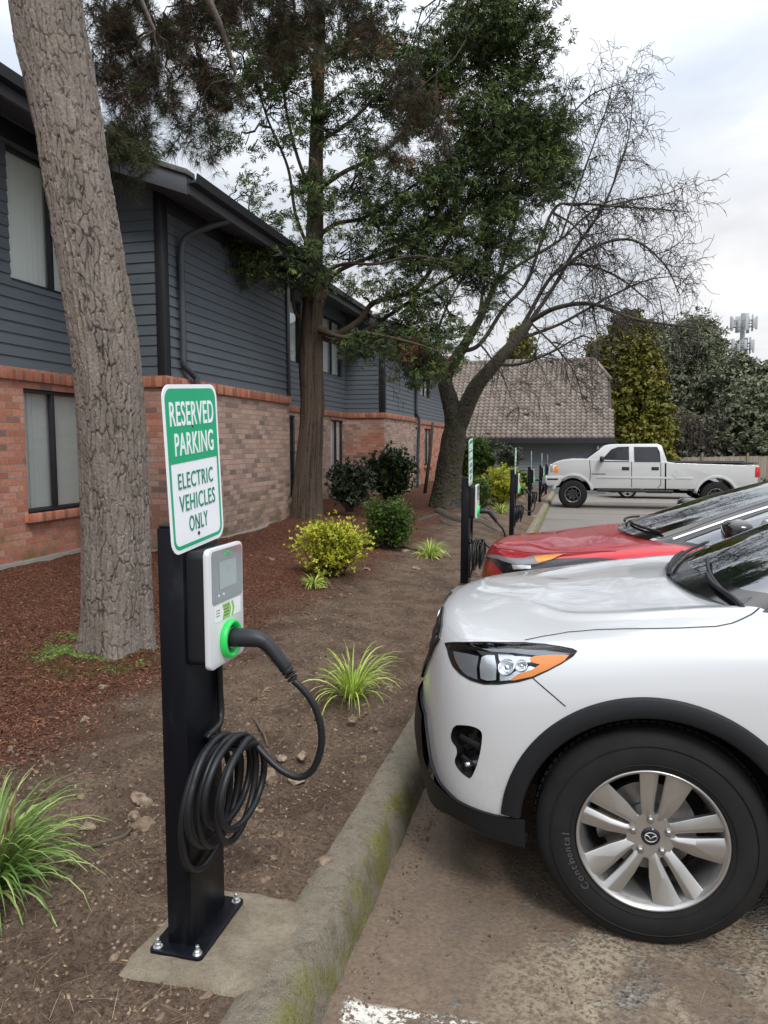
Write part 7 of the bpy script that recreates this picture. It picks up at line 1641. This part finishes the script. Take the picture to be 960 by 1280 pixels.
def brush(px, py, w, h, depth, label, mat, n=900):
    b = on(px, py, depth); W_ = w*depth/F/2; H_ = h*depth/F; root = empty('brush', tuple(b)); tag(root, label, 'bush'); tw_ = []; C = []
    for i in range(n):
        a = RNG.uniform(0, 2*PI); l = H_*RNG.uniform(.5, 1.0); p = np.array((RNG.uniform(-W_, W_)*.8, RNG.normal(0, W_*.3), 0)); q = p+np.array((math.cos(a)*l*.35, math.sin(a)*l*.35, l*(1-(p[0]/W_)**2*.4))); P = wander(p, q, 5, .5); tw_.append((P, np.linspace(.035, .012, 5))); C.append(P[-3:]+RNG.normal(0, .15, (3, 3)))
    V, Fc = tubes(tw_, 3); mobj('stems', V, Fc, M['twig'], root, True); foliage('leaves', [spray(6, .3, .07, .8, .4, s) for s in range(3)], np.concatenate(C), mat, root, .5, 1.1); return root
brush(850, 592, 90, 74, 50, 'tangled brown leafless brush behind the board fence', M['far_brown'], 900)
brush(900, 590, 70, 60, 51, 'brown green brush at the foot of the spreading pine', M['far_brown'], 500)
brush(790, 590, 70, 38, 47, 'dark bushes under the golden conifer', M['far_pine'], 400)
wd_ = []
for i in range(46):
    x = -40+i*2.6+RNG.uniform(-1, 1); y = 95+RNG.uniform(-8, 14); C = np.array((x, y, 0)); n = 160; q = RNG.normal(0, 1, (n, 3)); q /= np.linalg.norm(q, axis=1)[:, None]; wd_.append(C+q*RNG.random((n, 1))**.4*np.array((3.2, 3, 5.0+RNG.uniform(-1.5, 2)))+np.array((0, 0, 2.5)))
o = foliage('far_woods', [spray(8, 1.1, .4, .8, .4, s) for s in range(3)], np.concatenate(wd_), M['far_pine'], None, .7, 1.3); tag(o, 'distant belt of dark trees behind the fence', 'trees', kind='stuff')

# ------------------------------------------------------------------ rocks, sticks, litter
def rock(px, py, wpx, label, flat=.65, seed=0, loc=None):
    b = bed_at(px, py); r = wpx/2*math.hypot(b[0], b[1])/F*1.0; bm = bmesh.new(); bmesh.ops.create_icosphere(bm, subdivisions=3, radius=1); rs = random.Random(seed)
    sx, sy = rs.uniform(.9, 1.2), rs.uniform(.7, 1.0); V = np.array([v.co[:] for v in bm.verts]); n = .30*fbm(V[:, 0]*1.1+seed, V[:, 1]*1.1, V[:, 2]*1.1, 2, seed)+.06*fbm(V[:, 0]*5, V[:, 1]*5, V[:, 2]*5, 2, seed+3)
    # planar chips
    for _ in range(11):
        d = np.array([rs.gauss(0, 1) for _ in range(3)]); d /= np.linalg.norm(d); k = V@d; lim = rs.uniform(.60, .80); V = V-np.outer(np.maximum(k-lim, 0), d)
    V = V*(1+n)[:, None]*np.array((sx, sy, flat))*r
    f = [[v.index for v in fc.verts] for fc in bm.faces]; bm.free(); o = mobj('rock', V, f, M['rock'], None, autosm=.42); o.location = (b[0], b[1], b[2]+r*flat*.15); o.rotation_euler = (rs.uniform(-.3, .3), rs.uniform(-.3, .3), rs.uniform(0, 6)); tag(o, label, 'rock', 'rocks lying in the planting bed'); return o
RK = [(172, 998, 24, 'rounded tan rock left of the charging post'), (184, 1008, 28, 'larger tan rock touching its rounded neighbour left of the post'), (168, 1022, 18, 'small pale rock just below the pair left of the post'), (176, 1036, 30, 'long flat brown stone at the end of the twig left of the post'),
      (107, 900, 16, 'pale flat stone in the mulch below the pine trunk'), (118, 946, 11, 'pebble near the middle of the mulch edge'), (102, 996, 15, 'grey brown stone beside the big grass clump'), (108, 1036, 18, 'brown clod right of the big grass clump'), (86, 1100, 12, 'small stone under the big grass blades'),
      (404, 1078, 26, 'pale angular rock on the soil above the kerb edge'), (387, 1103, 15, 'crumbly grey stone just below the pale angular rock'), (352, 950, 19, 'tan rock framed by the loop of the charging cable'), (378, 945, 20, 'tan rock half buried inside the cable bend'), (368, 978, 26, 'brown rock under the bend of the charging cable'),
      (338, 975, 34, 'big brown clod between coil and cable bend'), (332, 948, 14, 'small pale rock right of the cable coil'), (440, 900, 12, 'small stone below the striped grass clump'), (485, 862, 14, 'grey stone at the right of the striped grass clump'), (455, 948, 13, 'brown stone midway between grass clump and kerb'), (469, 912, 10, 'little round stone near the striped grass'),
      (300, 945, 16, 'pale rock seen through the cable coil'), (128, 860, 10, 'small chip of stone at the foot of the pine'), (505, 690, 12, 'flat stone between boxwood and small grass clump'), (520, 712, 12, 'small stone under the small grass clump'), (458, 712, 11, 'pale stone below the boxwood'), (340, 700, 10, 'pale lump in the mulch left of the yellow shrub'), (318, 1010, 16, 'dark clod close to the right side of the coil'), (62, 1002, 10, 'tiny stone peeking above the big grass clump')]
for i, (x, y, w_, lb_) in enumerate(RK): rock(x, y, w_, lb_, seed=i+3)
def stick(name, pts, r, label, cat='stick'):
    P = [bed_at(x, y)+np.array((0, 0, r*.8)) for x, y in pts]; P = catmull(P, 4); V, Fc = tubes([(P, np.linspace(r, r*.5, len(P)))], 7); V = V+.004*np.stack([vnoise(V[:, 0]*50+k, V[:, 1]*50, V[:, 2]*50) for k in range(3)], -1); o = mobj(name, V, Fc, M['root'], None, True); return tag(o, label, cat)
stick('stick', [(100, 1064), (130, 1056), (155, 1048), (164, 1040)], .011, 'knobbly brown stick lying beside the big grass clump'); stick('stick', [(318, 900), (330, 920), (334, 935)], .008, 'short broken stick right of the cable coil'); stick('stick', [(498, 684), (520, 688), (534, 690)], .02, 'grey stick lying near the boxwood')
# bark chips, pebbles, needles: ground cover nobody could count
def ground_pts(n, x0, x1, y0, y1, dens_fn):
    x = RNG.uniform(x0, x1, n*3); y = y0*(y1/y0)**RNG.random(n*3); k = RNG.random(n*3) < dens_fn(x, y); x, y = x[k][:n], y[k][:n]; return np.stack([x, y, zbed(x, y)], -1)
mulchd = lambda x, y: sstep(-2.0, -2.7, x+.3*vnoise(x*1.7, y*1.7, 0, 3)); soild = lambda x, y: 1-.8*mulchd(x, y)
chip = [([(-.5, -.12, 0), (.5, -.09, .02), (.48, .1, .05), (-.5, .12, .01), (-.45, -.1, -.1), (.45, -.07, -.1), (.42, .08, -.1), (-.45, .1, -.1)], [(0, 1, 2, 3), (0, 4, 5, 1), (1, 5, 6, 2), (2, 6, 7, 3), (3, 7, 4, 0)]), ([(-.5, -.2, 0), (.4, -.15, .08), (.5, .18, 0), (-.4, .15, .06), (-.45, -.1, -.1), (.4, -.07, -.1), (.42, .08, -.1), (-.35, .1, -.1)], [(0, 1, 2, 3), (0, 4, 5, 1), (1, 5, 6, 2), (2, 6, 7, 3), (3, 7, 4, 0)])]
G1 = ground_pts(70000, -6.0, -1.0, 1.3, 12, mulchd); o = foliage('bark_mulch', chip, G1+np.array((0, 0, .002)), M['chip'], None, .012, .040, tilt=.9); tag(o, 'red brown bark chip mulch under the pine and along the wall', 'mulch', kind='stuff')
G2 = ground_pts(5000, -6.0, -.9, 1.3, 16, lambda x, y: np.ones_like(x)*.6); o = foliage('wood_chips', chip, G2+np.array((0, 0, .003)), M['straw'], None, .008, .026, tilt=.5); tag(o, 'pale wood splinters scattered over mulch and soil', 'wood chips', kind='stuff')
bm = bmesh.new(); bmesh.ops.create_cube(bm, size=1); bmesh.ops.subdivide_edges(bm, edges=bm.edges, cuts=1, use_grid_fill=True)
for v in bm.verts: v.co = v.co.normalized()*.5*(1+.18*math.sin(v.co.x*9+v.co.y*7+v.co.z*5))
pb = ([tuple(v.co) for v in bm.verts], [tuple(q.index for q in f.verts) for f in bm.faces]); bm.free()
G3 = ground_pts(13000, -4.5, -.86, 1.2, 14, soild); o = foliage('soil_clods', [pb], G3-np.array((0, 0, .002)), M['pebble'], None, .003, .016); tag(o, 'loose clods and small gravel on the bare soil beside the kerb', 'gravel', kind='stuff')
def crumb(seed):
    b = bmesh.new(); bmesh.ops.create_icosphere(b, subdivisions=2, radius=.5); V = np.array([v.co[:] for v in b.verts]); rs = np.random.default_rng(seed)
    for _ in range(9):
        d = rs.normal(0, 1, 3); d /= np.linalg.norm(d); V = V-np.outer(np.maximum(V@d-rs.uniform(.26, .42), 0), d)
    V = V*(1+.30*fbm(V[:, 0]*3+seed, V[:, 1]*3, V[:, 2]*3, 2, seed))[:, None]*np.array((1.1, .85, .6)); f = [tuple(q.index for q in fc.verts) for fc in b.faces]; b.free(); return V, f
G5 = ground_pts(2600, -4.2, -.9, 1.25, 12, lambda x, y: soild(x, y)*np.clip(.25+vnoise(x*2.2, y*2.2, 0, 44)*1.2, .06, 1))
o = foliage('earth_clods', [crumb(k) for k in range(4)], G5-np.array((0, 0, .003)), M['clod'], None, .014, .046, tilt=.5); tag(o, 'crumbly earth clods heaped in loose drifts over the bare soil', 'soil clods', kind='stuff')
xk = RNG.uniform(-.66, 2.2, 2600); yk = RNG.uniform(1.5, 4.5, 2600); kk = RNG.random(2600) < np.where(xk < -.54, 1, .35); xk[::3] = -.625+.10*RNG.random(len(xk[::3])); yk[::3] = RNG.uniform(1.5, 6, len(yk[::3])); kk[::3] = True
o = foliage('lot_grit', [pb], np.stack([xk, yk, zlot(yk)+.003], -1)[kk], M['pebble'], None, .003, .010); tag(o, 'grit and crumbs of soil washed against the kerb', 'grit', kind='stuff')
nd = [([(0, -.006, 0), (0, .006, 0), (.5, .006, .03), (.5, -.006, .03), (1, .003, 0), (1, -.003, 0)], [(0, 3, 2, 1), (3, 5, 4, 2)])]
G4 = ground_pts(6500, -5, -.7, 1.2, 10, lambda x, y: np.ones_like(x)*.7); G4b = np.stack([RNG.uniform(-.6, 2.5, 500), RNG.uniform(1.5, 4.5, 500), np.zeros(500)], -1); G4b[:, 2] = zlot(G4b[:, 1])+.004
v, f, r_ = scatter(*nd[0], np.concatenate([G4+np.array((0, 0, .006)), G4b]), rand_rot(len(G4)+500, .12), RNG.uniform(.03, .11, len(G4)+500)); o = mobj('fallen_needles', v, f, M['straw'], None, attrs={'rnd': r_}); tag(o, 'fallen pine needles and straw strewn over soil and asphalt', 'pine needles', kind='stuff')
# moss tufts at the pine's foot
n = 5000; a = RNG.uniform(R(150), R(330), n); rr_ = .27+np.abs(RNG.normal(0, .10, n)); C = np.stack([PB[0]+rr_*np.cos(a), PB[1]+rr_*np.sin(a), np.zeros(n)], -1); C[:, 2] = zbed(C[:, 0], C[:, 1]); C = C[vnoise(C[:, 0]*5, C[:, 1]*5, 0, 2) > -.25]
o = foliage('moss', [tuft(6, .016, .004, 3, .8)], C, M['grass_g'], None, .6, 1.2, tilt=.4); tag(o, 'green moss around the foot of the pine trunk', 'moss', kind='stuff')
